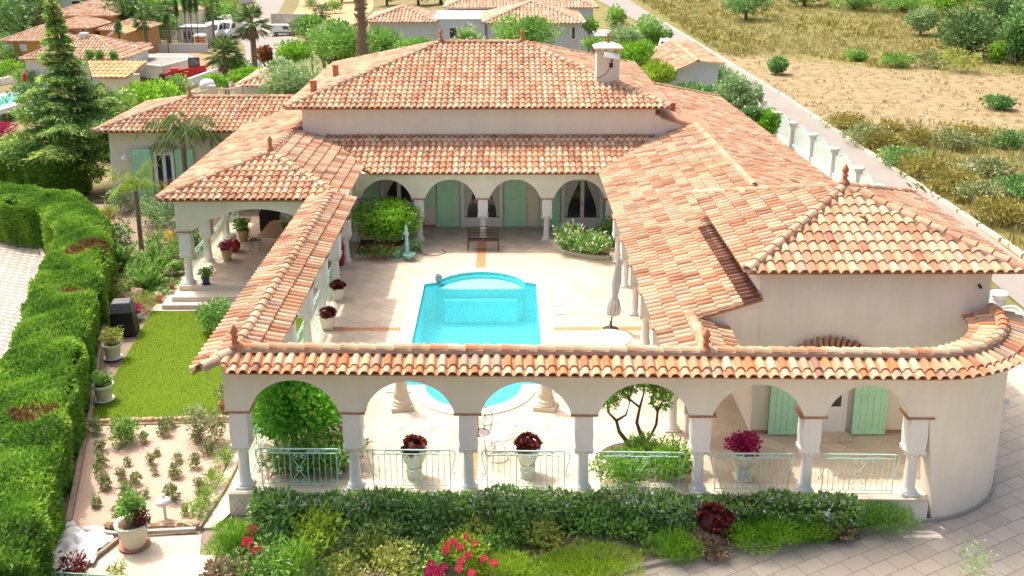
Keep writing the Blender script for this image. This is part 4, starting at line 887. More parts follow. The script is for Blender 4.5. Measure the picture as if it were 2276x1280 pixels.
# iron bistro chair and glass table
def iron_chair(name,label,p,rot,group=None):
    t=thing(name,label,'chair',p,group,rot); m=MB(); m.tube([(.2*math.cos(k*PI/8),.2*math.sin(k*PI/8),.45) for k in range(17)],.012,5)
    for k in range(-3,4): w=math.sqrt(max(0,.2**2-(k*.055)**2)); m.tube([(k*.055,-w,.45),(k*.055,w,.45)],.007,4); m.tube([(-w,k*.055,.45),(w,k*.055,.45)],.007,4)
    m.build('seat','black_metal',t)
    for sx,sy in ((-1,-1),(1,-1),(-1,1),(1,1)): MB().tube([(sx*.15,sy*.15,.45),(sx*.18,sy*.18,.2),(sx*.2,sy*.2,0)],.011,5).build('leg','black_metal',t)
    m=MB()
    for sx in (-1,1): m.tube([(sx*.16,.17,.45),(sx*.2,.22,.7),(sx*.17,.27,.95),(sx*.08,.28,1.04),(0,.28,1.0)],.012,5); m.tube([(sx*(.07+.05*math.cos(k*.6)),.26,.78+.06*math.sin(k*.6)) for k in range(9)],.008,4); m.tube([(sx*.02,.24,.5),(sx*.12,.25,.62),(sx*.02,.26,.72)],.008,4)
    m.tube([(0,.2,.46),(0,.27,.99)],.008,4); m.build('backrest','black_metal',t); return t
iron_chair('bistro_chair','dark scrolled iron chair beside the glass bistro table behind the third column',(-.62,22.55,0),-.4)
t=thing('bistro_table','round glass topped wire table behind the third front column','table',(-.2,22.1,0)); lathe_part('tabletop',[(.45,.70),(.46,.71),(.45,.72)],'clear_glass',t,n=32); m=MB()
for z,r_ in ((.69,.45),(.02,.25),(.4,.12)): m.tube([(r_*math.cos(k*PI/12),r_*math.sin(k*PI/12),z) for k in range(25)],.011,5)
for k in range(3): a=k*2*PI/3; m.tube([(.4*math.cos(a),.4*math.sin(a),.69),(.12*math.cos(a),.12*math.sin(a),.4),(.25*math.cos(a),.25*math.sin(a),.02)],.011,5)
m.build('frame','grey_metal',t)
# big shrub in the first arch with hibiscus below
c=VY(655,918,22.7); tree('citrus_shrub','large glossy green shrub filling the first arch of the front gallery','shrub',(c.x,22.7,0),.35,1.30,2.1,'leaf_hib',5600,.17,seed=12,k=44,cr=.32,shell=.78,tr=.05,aspect=.5)
bush('hibiscus_bush','dark leaved hibiscus with coral pink blooms behind the first railing','hibiscus',690,1052,2.3,.95,'leaf_mid',1700,.15,13,z=0,flowers=('pink_flower',34),fs=.17,dp=1.0)
bush('hibiscus_bush','second hibiscus with pink blooms between the first railing and the second column','hibiscus',770,1035,.9,1.0,'leaf_mid',700,.14,14,z=0,flowers=('pink_flower',16),fs=.17)
# planter island with the twisted tree
q=G(1430,1040); m=MB(); pl=[(q.x+1.12*math.cos(k*PI/10),21.95+.75*math.sin(k*PI/10)) for k in range(20)]; pi_=[(q.x+1.0*math.cos(k*PI/10),21.95+.63*math.sin(k*PI/10)) for k in range(20)]
isl=thing('planter_island','oval stone planter island behind the fourth railing','planter',(q.x,21.95,0)); m.prism(pl,0,.16); m.build('stone_rim','cream_stone',isl,world=True); MB().prism(pi_,.165,.18).build('soil','soil',isl,world=True)
t=thing('twisted_tree','small contorted tree with sparse leaves rising from the planter in the fourth arch','tree',(q.x-.05,22.1,.16)); m=MB(); ends=[]
def br(pts,r0,r1): m.tube(pts,r0,7,rad2=r1); ends.append(pts[-1])
br([(0,0,0),(-.25,0,.2),(-.5,0,.55),(-.58,0,.85),(-.78,.05,1.05),(-.8,.05,1.35)],.07,.02); br([(-.58,0,.85),(-.35,0,1.0),(-.25,.1,1.3),(-.5,.1,1.6)],.035,.012)
br([(0,0,0),(.05,0,.4),(-.08,0,.8),(-.02,0,1.2),(-.3,0,1.45),(-.35,0,1.75)],.06,.02); br([(-.02,0,1.2),(.05,0,1.5),(.1,0,1.85)],.035,.012); br([(0,0,0),(.25,0,.4),(.4,0,.75),(.42,0,1.1),(.25,0,1.35),(.35,0,1.8)],.05,.018); br([(.42,0,1.1),(.55,0,1.4),(.5,0,1.7)],.03,.01); br([(-.3,0,1.45),(-.55,0,1.7),(-.6,0,1.95)],.025,.01)
m.build('trunk','bark',t,smooth=True); g=np.random.default_rng(5); PP=[];DD=[]
for e in ends+[(.0,0,2.0),(.25,0,2.05),(-.25,0,2.0),(.5,.1,1.3),(-.85,0,1.6)]:
    k=300; u=g.normal(size=(k,3)); u/=np.linalg.norm(u,axis=1)[:,None]; PP.append(np.array(e)+u*np.array([.26,.22,.17])*g.random((k,1))**.4); DD.append(u+np.array([0,0,.4]))
PP=np.concatenate(PP);DD=np.concatenate(DD); link('crown',leaf_mesh('crown',PP,DD,.12,'leaf_mid',.32,.5,.35+.6*g.random(len(PP)),0,3),t)
bush('shrub','bright fine leaved shrub at the right of the planter island behind the fourth railing','shrub',1478,1062,1.3,1.0,'leaf_bright',2200,.09,15,z=.1)
bush('shrub','low bright ground cover shrub at the left of the planter island behind the fourth railing','shrub',1385,1070,1.35,.75,'leaf_bright',1700,.09,16,z=.1,flowers=('white_flower',6))
bush('shrub','mid green shrub at the foot of the twisted tree in the planter island','shrub',1430,1020,.9,.6,'leaf_mid',1100,.09,17,z=.1)
# dark succulents in cream box planters beside the left railings
for (px,py,lb,sd) in ((750,668,'cream tapered box planter with dark succulent beside the left colonnade, the farther of two',1),(728,733,'cream tapered box planter with dark succulent beside the left colonnade, the nearer of two',2)):
    t=thing('box_planter',lb,'planter',G(px,py)+Vector((0,.15,0)),'box planters along the left colonnade'); m=MB(); m.frustum((0,0,0),.17,.22,.40); m.frustum((0,0,.40),.24,.24,.04); m.build('pot','cream_pot',t); rosettes('foliage','aeonium_leaf',t,(0,0,.46),.27,20,.11,sd+10)
t=simple_pot('flower_pot','tall red glazed pot with magenta bloom against the back left column','flower pot',G(757,590),[(.10,0),(.17,.2),(.19,.35),(.13,.5),(.17,.54),(.13,.54)],'glazed_red',('magenta_flower',.2,.4,300,.08,22))
# pavilion pots and dining set
simple_pot('flower_pot','beige glazed pot with magenta cyclamen under the left pavilion','flower pot',G(505,576),sp(.22,.42),'glazed_beige',('magenta_flower',.30,.34,500,.09,23))
simple_pot('flower_pot','round red glazed pot with cream blooms behind the magenta cyclamen','flower pot',G(521,558),[(.14,0),(.24,.15),(.26,.3),(.18,.42),(.2,.45),(.17,.45)],'glazed_red',('white_flower',.22,.3,260,.09,24))
simple_pot('flower_pot','beige glazed pot with leafy green plant under the left pavilion, farthest in','flower pot',G(541,534),sp(.24,.46),'glazed_beige',('leaf_mid',.3,.6,420,.14,25))
simple_pot('flower_pot','dark blue glazed pot with geranium leaves near the pavilion steps','flower pot',G(458,632),sp(.15,.32),'glazed_blue',('leaf_mid',.27,.36,420,.10,26),saucer=.17)
t=thing('dining_table','long tan topped dining table under the left pavilion roof','table',(-8.95,38.3,0)); m=MB(); m.prism([(-.75,-1.15),(.45,-1.15),(.62,-.9),(.62,.95),(.45,1.15),(-.55,1.15),(-.72,.95)],.72,.76); m.build('tabletop','tan_table',t)
for y in (-.7,.7): MB().lathe((-.05,y,0),[(.25,0),(.22,.05),(.10,.12),(.13,.45),(.2,.72)],12).build('leg','cream_stone',t,smooth=True)
iron_chair('dining_chair','black iron chair with curved back at the left side of the dining table',(-9.95,37.9,0),PI/2)
t=thing('stone_urn','white stone urn on a foot standing on the far end of the dining terrace','urn',(-8.9,39.7,0)); lathe_part('bowl',[(.16,0),(.16,.3),(.10,.5),(.12,.7),(.36,.95),(.40,1.02),(.34,1.02)],'white_stone',t)
simple_pot('table_plant','small dark bowl of greenery on the tan dining table','plant',Vector((-8.85,38.5,.76)),[(.13,0),(.17,.06),(.15,.06)],'black_pot',('leaf_mid',.22,.16,260,.08,27))
t=thing('barbecue_range','black barbecue range against the rear wall of the pavilion','barbecue',(-9.6,40.6,0)); m=MB(); m.box(-.75,.75,-.3,.3,0,.85); m.build('cabinet','black_metal',t); m=MB(); m.box(-.7,-.1,-.25,.25,.86,1.15); m.build('lid','cover_black',t); m=MB(); m.box(.1,.6,-.31,-.3,.15,.75); m.build('door','grey_metal',t)
# ================================================================ LEFT GARDEN
def area(name,z,pts,mat,th=.06,px=True,kind='structure'):
    P=[(lambda q:(q.x,q.y))(G(*p,z)) if px else p for p in pts]; o=MB().prism(P,z-th,z).build(name,mat); return tag(o,kind=kind)
area('garden_soil',-.555,[(-6.35,17.5),(-6.35,33.2),(-12.2,33.2),(-12.2,41),(-8.8,46.3),(-21,46.3),(-17,38.5),(-14,30),(-10.5,20.5),(-9.6,17.5)],'earth_bed',px=False,th=.1)
area('lawn',-.50,[(-12.40,32.75),(-6.45,32.75),(-6.45,25.15),(-11.5,25.15)],'lawn',px=False)
area('garden_path',-.495,[(-12.45,32.8),(-6.45,32.8),(-6.45,33.0),(-11.6,33.0),(-11.8,34),(-11.8,38.5),(-12.35,38.5),(-12.45,35.6)],'pale_paving',px=False)
area('gravel_bed',-.50,[(190,948),(517,940),(512,995),(500,1040),(440,1163),(260,1168),(140,1176)],'pink_gravel')
area('side_path',-.49,[(548,985),(549,1100),(480,1172),(432,1172),(520,1010)],'pale_paving')
area('lower_terrace',-.53,[(255,1192),(448,1188),(440,1290),(120,1290)],'pale_paving')
area('gravel_patch',-.52,[(140,1182),(250,1192),(262,1205),(160,1285),(80,1260),(95,1215)],'pink_gravel')
area('earth_path',-.53,[(225,480),(262,480),(265,560),(285,600),(300,640),(245,650),(238,560)],'earth_tan')
area('cobbled_drive',-.86,[(0,512),(50,525),(90,548),(104,590),(100,640),(70,740),(30,860),(10,960),(-200,960),(-400,700),(-300,512)],'cobble',th=.1)
# drive kerb
def pxpath(z,pts): return [G(x,y,z) for x,y in pts]
m=MB(); m.tube(pxpath(-.84,[(-80,498),(0,510),(50,522),(88,545),(102,585),(99,640),(68,740),(28,860)]),.10,4); tag(m.build('drive_kerb','concrete'),'grey stone kerb curving round the cobbled drive','kerb')
m=MB()
for a,b in zip(*(lambda q:(q[:-1],q[1:]))(pxpath(-.45,[(243,520),(238,640),(228,740),(205,900),(196,946)]))): m.tube([a,b],.075,4)
tag(m.build('timber_edging','wood_old'),'weathered timber edging between the lawn and the conifer hedge','edging')
m=MB(); q=pxpath(-.42,[(193,950),(172,1060),(152,1160)]); m.tube(q,.085,4); tag(m.build('timber_edging','wood_old'),'grey timber sleepers along the hedge side of the gravel bed','edging')
q0=G(196,936,-.42); q1=G(515,928,-.42); m=MB(); n=24
for i in range(n): 
    a=q0.lerp(q1,i/n);b=q0.lerp(q1,(i+1)/n); m.tube([a,b],.07+.012*math.sin(i*2.1),6,r=.5)
tag(m.build('log_edging','rock_tan',smooth=True),'scalloped tan edging between the lawn and the gravel bed','edging')
m=MB()
for i,(px) in enumerate(range(250,440,15)): q=G(px,1163+RG.random()*4,-.45); m.blob(q,.16+RG.random()*.08,.12,.10,7,5,lump=.25,seed=i)
tag(m.build('rock_edging','rock_tan'),'row of rough tan rocks along the lower edge of the gravel bed','edging')
m=MB(); m.tube(pxpath(-.45,[(150,1172),(255,1186),(435,1176)]),.06,4); tag(m.build('stone_kerb','concrete'),'thin concrete kerb below the rock edging','kerb')
m=MB(); m.tube(pxpath(-.47,[(262,1198),(170,1272)]),.06,4); tag(m.build('timber_edging','wood_old'),'short timber board beside the white sheet','edging')
m=MB(); m.tube(pxpath(-.44,[(541,1005),(500,1085),(443,1172)]),.035,4); tag(m.build('path_kerb','wood_old'),'thin wooden kerb between gravel bed and side path','kerb')
# garden steps at the lower left
for i,(y0,z) in enumerate(((19.0,-.62),(18.35,-.78))):
    m=MB(); m.box(-7.05,-6.3,y0-.62,y0+.02,z-.35,z+.10); tag(m.build('garden_step','cream_stone'),['upper','lower'][i]+' broad stone step at the foot of the side path','step')
def hedge(name,label,pts,w,h,z,mat,dens,size,seed,aspect=.28,ends=True,group=None,lump=.12,jit=.45,flow=None,rust=0,cw=None):
    g=np.random.default_rng(seed); P=[];D=[]; pts=[np.array(p,float) for p in pts]; core=MB(); L=0
    cl=[]
    for a,b in zip(pts[:-1],pts[1:]):
        d=b-a; ln=np.linalg.norm(d); d/=ln; nrm=np.array([-d[1],d[0]]); n=int(ln*(2*h+w)*dens)
        s=g.random(n)*ln; q=g.random(n)*(2*h+w)
        for si,qi in zip(s,q):
            if qi<h: o=-w/2; zz=qi; dr=(-nrm[0],-nrm[1],.25)
            elif qi<h+w: o=qi-h-w/2; zz=h; dr=(0.25*g.normal(),.25*g.normal(),1)
            else: o=w/2; zz=2*h+w-qi; dr=(nrm[0],nrm[1],.25)
            x,y=a+d*si+nrm*o; wob=lump*(math.sin(x*2.1+y*1.3)+math.sin(y*2.9-x*.7)+math.sin(x*5+zz*3)*.5)
            k=1-max(0,abs(o)/(w/2)-.8)*(zz/h>.85)*.5
            P.append((x+dr[0]*wob,y+dr[1]*wob,z+zz*k+dr[2]*wob*(zz>h*.9))); D.append((dr[0]+d[0]*.2,dr[1]+d[1]*.2-.25,dr[2]+.15)); cl.append(.5+.25*math.sin(x*1.7+y*2.3)+.18*math.sin(x*4.1-y*3.3))
        ww=w/2-.22
        core.add([(*(a+nrm*sg*ww),z+zz) for zz in (0,h-.2) for sg in (-1,1)]+[(*(b+nrm*sg*ww),z+zz) for zz in (0,h-.2) for sg in (-1,1)],[(0,1,5,4),(2,6,7,3),(0,4,6,2),(1,3,7,5),(0,2,3,1),(4,5,7,6)],.02)
    for e,dd in ((pts[0],pts[0]-pts[1]),(pts[-1],pts[-1]-pts[-2])):
        dd=dd/np.linalg.norm(dd); nrm=np.array([-dd[1],dd[0]]); n=int(w*h*dens)
        for i in range(n): o=(g.random()-.5)*w; zz=g.random()*h; x,y=e+nrm*o; P.append((x,y,z+zz)); D.append((dd[0],dd[1],.2)); cl.append(.5)
    P=np.array(P);D=np.array(D,float); D/=np.linalg.norm(D,axis=1)[:,None]; n=len(P); P-=D*size*.35
    rnd=(np.array(cl)*.7+.5*g.random(n)-.1) if cw is None else np.array(cl)*cw+g.random(n)*(1-cw*.6); mats=[mat]; mi=np.zeros(n,int); sz=np.ones(n)*size
    if flow: mats.append(flow[0]); sel=g.choice(n,flow[1],replace=False); mi[sel]=1; sz[sel]=flow[2]
    if rust:
        mats.append('rust_leaf'); 
        for (rx,ry,rr) in rust: d2=(P[:,0]-rx)**2+(P[:,1]-ry)**2; sel=np.where((d2<rr*rr)&(g.random(n)<.8))[0]; mi[sel]=len(mats)-1
    o0=Vector((*pts[0],z)); P-=np.array(o0); t=thing(name,label,'hedge',o0,group); link('foliage',leaf_mesh('foliage',P,D,sz,mats,aspect,jit,rnd,0,seed,mi),t); core.build('inner_branches',mat,t,world=True); return t
q1=G(170,590,1.3);q2=G(125,870,1.3)
hedge('conifer_hedge','tall clipped bright green conifer hedge curving between the cobbled drive and the garden',[(-9.9,16.2),(-11.25,20.5),(-12.75,25),(-14.0,29.5),(-15.4,34),(-16.6,37.8),(-18.9,41.0),(-25,44.2)],1.95,2.0,-.75,'leaf_conifer',760,.13,21,aspect=.36,lump=.09,jit=.8,rust=[(-15.2,34.6,.8),(-11.6,22.3,.6),(-14,30.5,.45)])
hedge('conifer_hedge','darker clipped conifer hedge beyond the cobbled drive at the left edge',[(-33,54),(-26,51.5),(-22.2,49.8)],2.4,2.1,-1.1,'leaf_conifer',430,.16,22,aspect=.34,jit=.8)
# front jasmine hedge, below the railings
hedge('jasmine_hedge','dark leaved flowering hedge running below the front gallery railings',[(-5.75,20.12),(-3,20.15),(0,20.08),(3,20.02),(6,19.98),(7.9,19.96)],.66,.80,-.60,'leaf_jasmine',620,.12,23,aspect=.38,jit=.8,lump=.06,cw=.2)
# barbecue under cover
q=G(262,748,-.5); t=thing('covered_barbecue','barbecue under a black and grey fitted cover beside the lawn','barbecue',(q.x+.1,q.y+.35,-.5),rot=.15)
m=MB(); vs=[];prof=[(0,.42,.36),(.25,.40,.33),(.6,.36,.30),(.80,.36,.30)]
for z,a,b in prof: vs+=[(-a,-b,z),(a,-b,z),(a*1.02,b,z),(-a,b,z)]
m.add(vs,[f for i in range(3) for f in [(4*i+k,4*i+(k+1)%4,4*i+4+(k+1)%4,4*i+4+k) for k in range(4)]]); o=m.build('skirt','cover_black',t); bv=o.modifiers.new('b','BEVEL'); bv.width=.05; bv.segments=3
m=MB(); m.add([(-.38,-.33,.80),(.38,-.33,.80),(.38,.31,.80),(-.38,.31,.80),(-.30,-.20,1.12),(.30,-.20,1.12),(.28,.18,1.16),(-.28,.18,1.16)],[(0,1,5,4),(1,2,6,5),(2,3,7,6),(3,0,4,7),(4,5,6,7)]); o=m.build('hood','cover_grey',t); bv=o.modifiers.new('b','BEVEL'); bv.width=.04; bv.segments=3
m=MB(); m.tube([(-.07,-.375,.42),(0,-.382,.38),(.07,-.375,.42)],.012,4); m.build('emblem','white_plastic',t)
# pots on and round the lawn
WP=[(.20,0),(.21,.02),(.25,.40),(.30,.43),(.31,.50),(.27,.50)]
simple_pot('flower_pot','white pot with yellow green shrub on the lawn edge just below the covered barbecue','flower pot',G(252,795,-.5),WP,'cream_pot',('leaf_yellow',.36,.5,700,.10,31,dict(flowers=('pink_flower',8))),saucer=.30)
simple_pot('flower_pot','white pot with small green shrub at the lower left corner of the lawn','flower pot',G(232,888,-.5),WP,'cream_pot',('leaf_mid',.28,.42,500,.10,32),saucer=.30)
t=simple_pot('flower_pot','large cream pot on a brown saucer with reddish shrub on the lower terrace','flower pot',G(299,1212,-.53),[(.24,0),(.25,.02),(.33,.5),(.38,.54),(.38,.60),(.33,.60)],'cream_pot',('leaf_mid',.30,.75,800,.10,33)); lathe_part('saucer',[(.30,0),(.34,.05),(.32,.05)],'terracotta_clay',t); plant(t,'red_foliage',(.24,-.05,.75),(.18,.2,.22),260,.09,'aeonium_leaf',34)
simple_pot('flower_pot','low white pot of dark red leaves beside the covered barbecue','flower pot',G(300,708,-.5),[(.2,0),(.26,.1),(.28,.24),(.25,.24)],'cream_pot',('magenta_flower',.3,.3,420,.09,35))
simple_pot('flower_pot','small terracotta pot with white flower on the garden path, nearer the lawn','flower pot',G(353,670,-.49),sp(.14,.24),'terracotta_clay',('white_flower',.10,.14,50,.07,36))
simple_pot('flower_pot','small terracotta pot with white flower on the garden path, nearer the pavilion','flower pot',G(383,640,-.49),sp(.12,.2),'terracotta_clay',('white_flower',.09,.14,50,.07,37))
simple_pot('flower_pot','small pot with dark shrub against the outer corner of the front gallery','flower pot',G(500,915,-.5),sp(.16,.3),'terracotta_clay',('leaf_rose',.2,.6,260,.09,38))
bush('trailing_plant','arching leafy plant with white flowers beside the colonnade on the lawn','shrub',482,735,1.35,1.15,'leaf_mid',1500,.12,39,z=-.5,flowers=('white_flower',26),fs=.12,droop=.3)
# garden lamps
def garden_lamp(p,label): 
    t=thing('garden_lamp',label,'lamp',p); lathe_part('post',[(.09,0),(.09,.03),(.04,.07),(.035,.35),(.06,.4),(.05,.43)],'white_plastic',t); lathe_part('shade',[(.06,.42),(.17,.47),(.15,.55),(.08,.60),(.03,.62),(.03,.66),(.005,.69)],'white_plastic',t)
garden_lamp(G(368,1158,-.5),'small white bollard lamp standing in the pink gravel bed')
t=thing('garden_lamp','small white cone shaded lamp at the right end of the front hedge','lamp',G(1916,1168,-.55)); lathe_part('shade',[(.17,.25),(.15,.33),(.06,.42),(.02,.44),(.01,.55)],'white_plastic',t); MB().tube([(0,0,0),(0,0,.3)],.02,6).build('post','white_plastic',t)
# white sheet thrown on the gravel
q=G(165,1215,-.50); m=MB(); g=random.Random(4); n=26; vs=[]
for j in range(n):
    for i in range(n):
        u=i/(n-1)*2-1; v=j/(n-1)*2-1; rr=max(abs(u),abs(v)); ang=math.atan2(v,u); ex=1+.18*math.sin(3*ang+1)+.12*math.sin(7*ang)
        x=u*.62*ex-.12*v; y=v*.75*ex; z=.03+.13*abs(math.sin(x*6+y*3+math.sin(y*5)*1.7))+.12*abs(math.sin(y*5-x*4+1))*(1-rr*.5); vs.append((x,y,z*(1.1-rr*.7)))
m.add(vs,[(j*n+i,j*n+i+1,(j+1)*n+i+1,(j+1)*n+i) for j in range(n-1) for i in range(n-1)]); o=m.build('plastic_sheet','cloth_white',smooth=True,loc=q); tag(o,'crumpled white sheet lying on gravel at the lower left','sheet')
# mesh fence in the lower left corner
m=MB(); a=G(-30,1262,.1);b=G(300,1282,-.1)
t=thing('mesh_fence','dark green wire mesh fence at the lower left edge behind yellow leaved shrub','fence',(a.x,a.y,-.6)); m=MB()
for k in range(40): p=a.lerp(b,k/39); m.tube([(p.x,p.y,-.6),(p.x,p.y,p.z)],.012,4)
for zz in (-.01,-.15,-.3): m.tube([(a.x,a.y,a.z+zz),(b.x,b.y,b.z+zz)],.014,4)
m.build('mesh_panel','shutter_dark',t,world=True)
for k in (0,.5,1): p=a.lerp(b,k); MB().tube([(p.x,p.y,-.7),(p.x,p.y,p.z+.03)],.03,6).build('post','shutter_dark',t,world=True)
bush('shrub','yellow green flowering shrub along the mesh fence in the lower left corner','shrub',60,1285,2.0,.9,'leaf_yellow',1500,.09,40,z=-.6)
bush('shrub','dark red leaved plant poking above the mesh fence','shrub',170,1290,.7,.6,'aeonium_leaf',300,.10,41,z=-.6)
bush('shrub','pale green sprig at the bottom edge on the lower terrace','shrub',262,1292,.5,.5,'leaf_yellow',260,.07,42,z=-.6)
# small roses in the gravel bed
rb=[]; base=None
spots=[(222,1000),(215,965),(225,1035),(320,985),(288,975),(365,968),(378,950),(225,1055),(335,1030),(285,1035),(395,1025),(345,1055),(270,1065),(390,1060),(235,1085),(275,1110),(322,1105),(382,1110),(215,1125),(260,1150),(410,1145),(445,1090),(470,1060),(430,1040),(460,1010),(440,980),(350,1012),(300,1075)]
for i,(px,py) in enumerate(spots):
    if i<4:
        me=crown_mesh('rose_bush',(.2,.2,.2),260,.085,'leaf_rose',60+i,9,c=(0,0,.16)); o=link('rose_bush',me,loc=G(px,py,-.5)); rb.append(o)
    else:
        o=rb[i%4].copy(); COL.objects.link(o); o.location=G(px,py,-.5)
    s_=RG.choice((.5,.62,.75,.95)); o.scale=(s_,s_,s_*(1+RG.random()*.5)); o.rotation_euler.z=RG.random()*6
    tag(o,'small scrubby rose bush growing in the pink gravel bed','rose bush','small rose bushes in the gravel bed')
bush('shrub','dense dark green bush at the top of the gravel bed','shrub',283,985,.95,.75,'leaf_mid',900,.10,43,z=-.5)
bush('shrub','tall loose rose with white buds at the right end of the lawn edging','rose bush',440,975,.9,1.0,'leaf_rose',700,.09,44,z=-.5,flowers=('white_flower',8))
bush('shrub','second tall loose rose close to the gallery corner','rose bush',478,985,.7,.95,'leaf_rose',520,.09,45,z=-.5,flowers=('white_flower',5))
for i,(px,py,w,h) in enumerate(((498,1030,.5,.45),(480,1080,.6,.5),(455,1120,.6,.4),(437,1150,.6,.4))):
    bush('grass_clump',['feathery green clump at the top of the side path edge','feathery green clump halfway down the side path','bright feathery clump lower on the side path edge','lowest feathery clump on the side path edge'][i],'plant',px,py,w,h,'leaf_conifer',420,.12,46+i,z=-.5,aspect=.15)
# ---- palms, cycads
def frond_arrays(base,az,el,L,droop,nl,ll,g,up=.4,fold=.35):
    P=[];D=[];rach=[]; p=np.array(base,float); d=np.array([math.cos(az)*math.cos(el),math.sin(az)*math.cos(el),math.sin(el)]); side=np.array([-math.sin(az),math.cos(az),0]); n=nl
    for k in range(n):
        rach.append(tuple(p)); f=k/n
        if f>.12:
            for sg in (-1,1): P.append(p.copy()); D.append(side*sg+d*.55+np.array([0,0,-fold]))
        p=p+d*L/n; d=d+np.array([0,0,-droop/n]); d/=np.linalg.norm(d)
    rach.append(tuple(p)); return P,D,rach
def feather_palm(name,label,cat,p,th,nf,L,ll,mat,seed,droop=1.6,fold=.5,el=(.3,1.2),tr=.13,nl=22,dry=0,asp=.10,lean=(0,0)):
    g=np.random.default_rng(seed); t=thing(name,label,cat,p); m=MB()
    if th>.1: m.lathe((0,0,0),[(tr*1.25,-.2),(tr,th*.2),(tr*.9,th*.6),(tr*.9,th*.95),(tr*.5,th+.1)],9)
    else: m.lathe((0,0,-.05),[(.16,0),(.18,.15),(.08,.25)],9)
    m.build('trunk','palm_bark',t,smooth=True); P=[];D=[];sz=[];rr=MB()
    for i in range(nf):
        az=2*PI*i/nf*2.618+g.random()*.4; e=el[0]+(el[1]-el[0])*g.random(); a,b,ra=frond_arrays((0,0,max(th,.15)),az,e,L*(.8+.35*g.random()),droop,nl,ll,g,fold=fold); P+=a;D+=b; rr.tube(ra[::3]+[ra[-1]],.018,4,rad2=.004)
    P=np.array(P);D=np.array(D); link('fronds',leaf_mesh('fronds',P,D,ll,mat,asp,.12,None,0,seed,sj=.2),t); rr.build('frond_ribs',mat,t); return t
feather_palm('queen_palm','drooping feathery palm in front of the left annex window','palm',(-14.7,44.6,-.9),4.2,22,2.1,.62,'leaf_palm',1,droop=2.3,fold=1.1,el=(.5,1.3),asp=.06,nl=26)
feather_palm('young_palm','slender young palm with yellow green head left of the pavilion','palm',(-15.1,39.5,-.6),2.7,12,1.5,.5,'leaf_lime',2,droop=2.2,fold=1.2,el=(.7,1.4),tr=.10,asp=.06)
feather_palm('cycad','big dark cycad nearest the garden path','cycad',G(327,652,-.55),0,30,1.2,.22,'leaf_mid',3,droop=.7,fold=-.45,el=(.3,1.4),asp=.2,nl=34,tr=.2)
feather_palm('cycad','bright green cycad behind the nearest one','cycad',G(352,612,-.55),0,30,1.15,.22,'leaf_mid',4,droop=.7,fold=-.45,el=(.3,1.4),asp=.2,nl=34,tr=.2)
feather_palm('cycad','cycad farthest left, beside the earth path','cycad',G(275,605,-.55),0,26,1.2,.22,'leaf_mid',5,droop=.7,fold=-.45,el=(.3,1.4),asp=.2,nl=34,tr=.2)
BL=[('shrub','yellow green bush above the covered barbecue','shrub',262,672,1.0,.7,'leaf_yellow',.12),('shrub','pale flowering dome bush between barbecue and path','shrub',318,690,1.15,.75,'leaf_yellow',.07),
('agave','spiky agave with broad leaves beside the first terracotta pot','agave',345,650,.7,.6,'leaf_mid',.3),('shrub','small leafy bush beside the path near the pavilion column','shrub',395,610,.8,.6,'leaf_mid',.10),
('shrub','variegated bush on the left of the young palm trunk','shrub',270,540,1.2,1.0,'leaf_variegated',.14),('shrub','silvery bush behind the young palm','shrub',345,500,1.6,1.5,'leaf_olive',.13),
('yucca','spiky yucca clump right of the young palm','yucca',350,560,1.0,.95,'leaf_mid',.35),('yucca','dark blue green yucca against the pavilion corner','yucca',385,520,1.2,1.3,'leaf_dark',.4),
('shrub','ochre tufted bush at the top of the earth path','shrub',245,485,.9,.6,'leaf_yellow',.12),('shrub','feathery grey green bush in front of the annex wall','shrub',270,470,1.5,1.2,'leaf_olive',.16),
('shrub','green bush behind the pavilion railing','shrub',440,590,1.0,1.7,'leaf_dark',.13),('shrub','lime leaved bush at the foot of the cedar','shrub',165,412,1.4,.9,'leaf_lime',.16),('shrub','yellow leaved bush beside the garden arch','shrub',215,405,1.3,.9,'leaf_lime',.16),
('shrub','low broad leaved bush between the cycads and the pavilion','shrub',395,570,.9,.8,'leaf_mid',.12),('shrub','pale leafy plant below the annex window','shrub',350,450,1.3,.7,'leaf_olive',.14)]
for i,(n_,lb,ct,px,py,w,h,mt,sz) in enumerate(BL):
    spk=n_ in('agave','yucca'); bush(n_,lb,ct,px,py,w,h,mt,None if not spk else 260,sz,100+i,z=-.55 if py>430 else -.9,aspect=.12 if spk else .45)
q=G(381,575,-.5); t=thing('yellow_flower_spike','bright yellow flower spike beside the pavilion corner','flower',(q.x,q.y,-.55)); plant(t,'bloom',(0,0,1.0),(.12,.12,.32),160,.09,'yellow_flower',7); MB().tube([(0,0,0),(0,0,.9)],.015,5).build('stem','leaf_mid',t)
# wire garden arch
q=G(240,455,-.9); t=thing('garden_arch','white wire garden arch with rungs left of the annex window','garden arch',(q.x,q.y+2.2,-.9),rot=.5)
for y in (-.35,.35):
    m=MB(); m.tube([(-.45,y,0),(-.45,y,1.9)]+[(-.45*math.cos(k*PI/8),y,1.9+.45*math.sin(k*PI/8)) for k in range(1,8)]+[(.45,y,1.9),(.45,y,0)],.022,5); m.build('hoop','white_paint',t)
m=MB()
for sx in (-.45,.45):
    for z in (.4,.8,1.2,1.6): m.tube([(sx,-.35,z),(sx,.35,z)],.014,4)
m.tube([(0,-.35,2.35),(0,.35,2.35)],.014,4); m.build('rungs','white_paint',t)
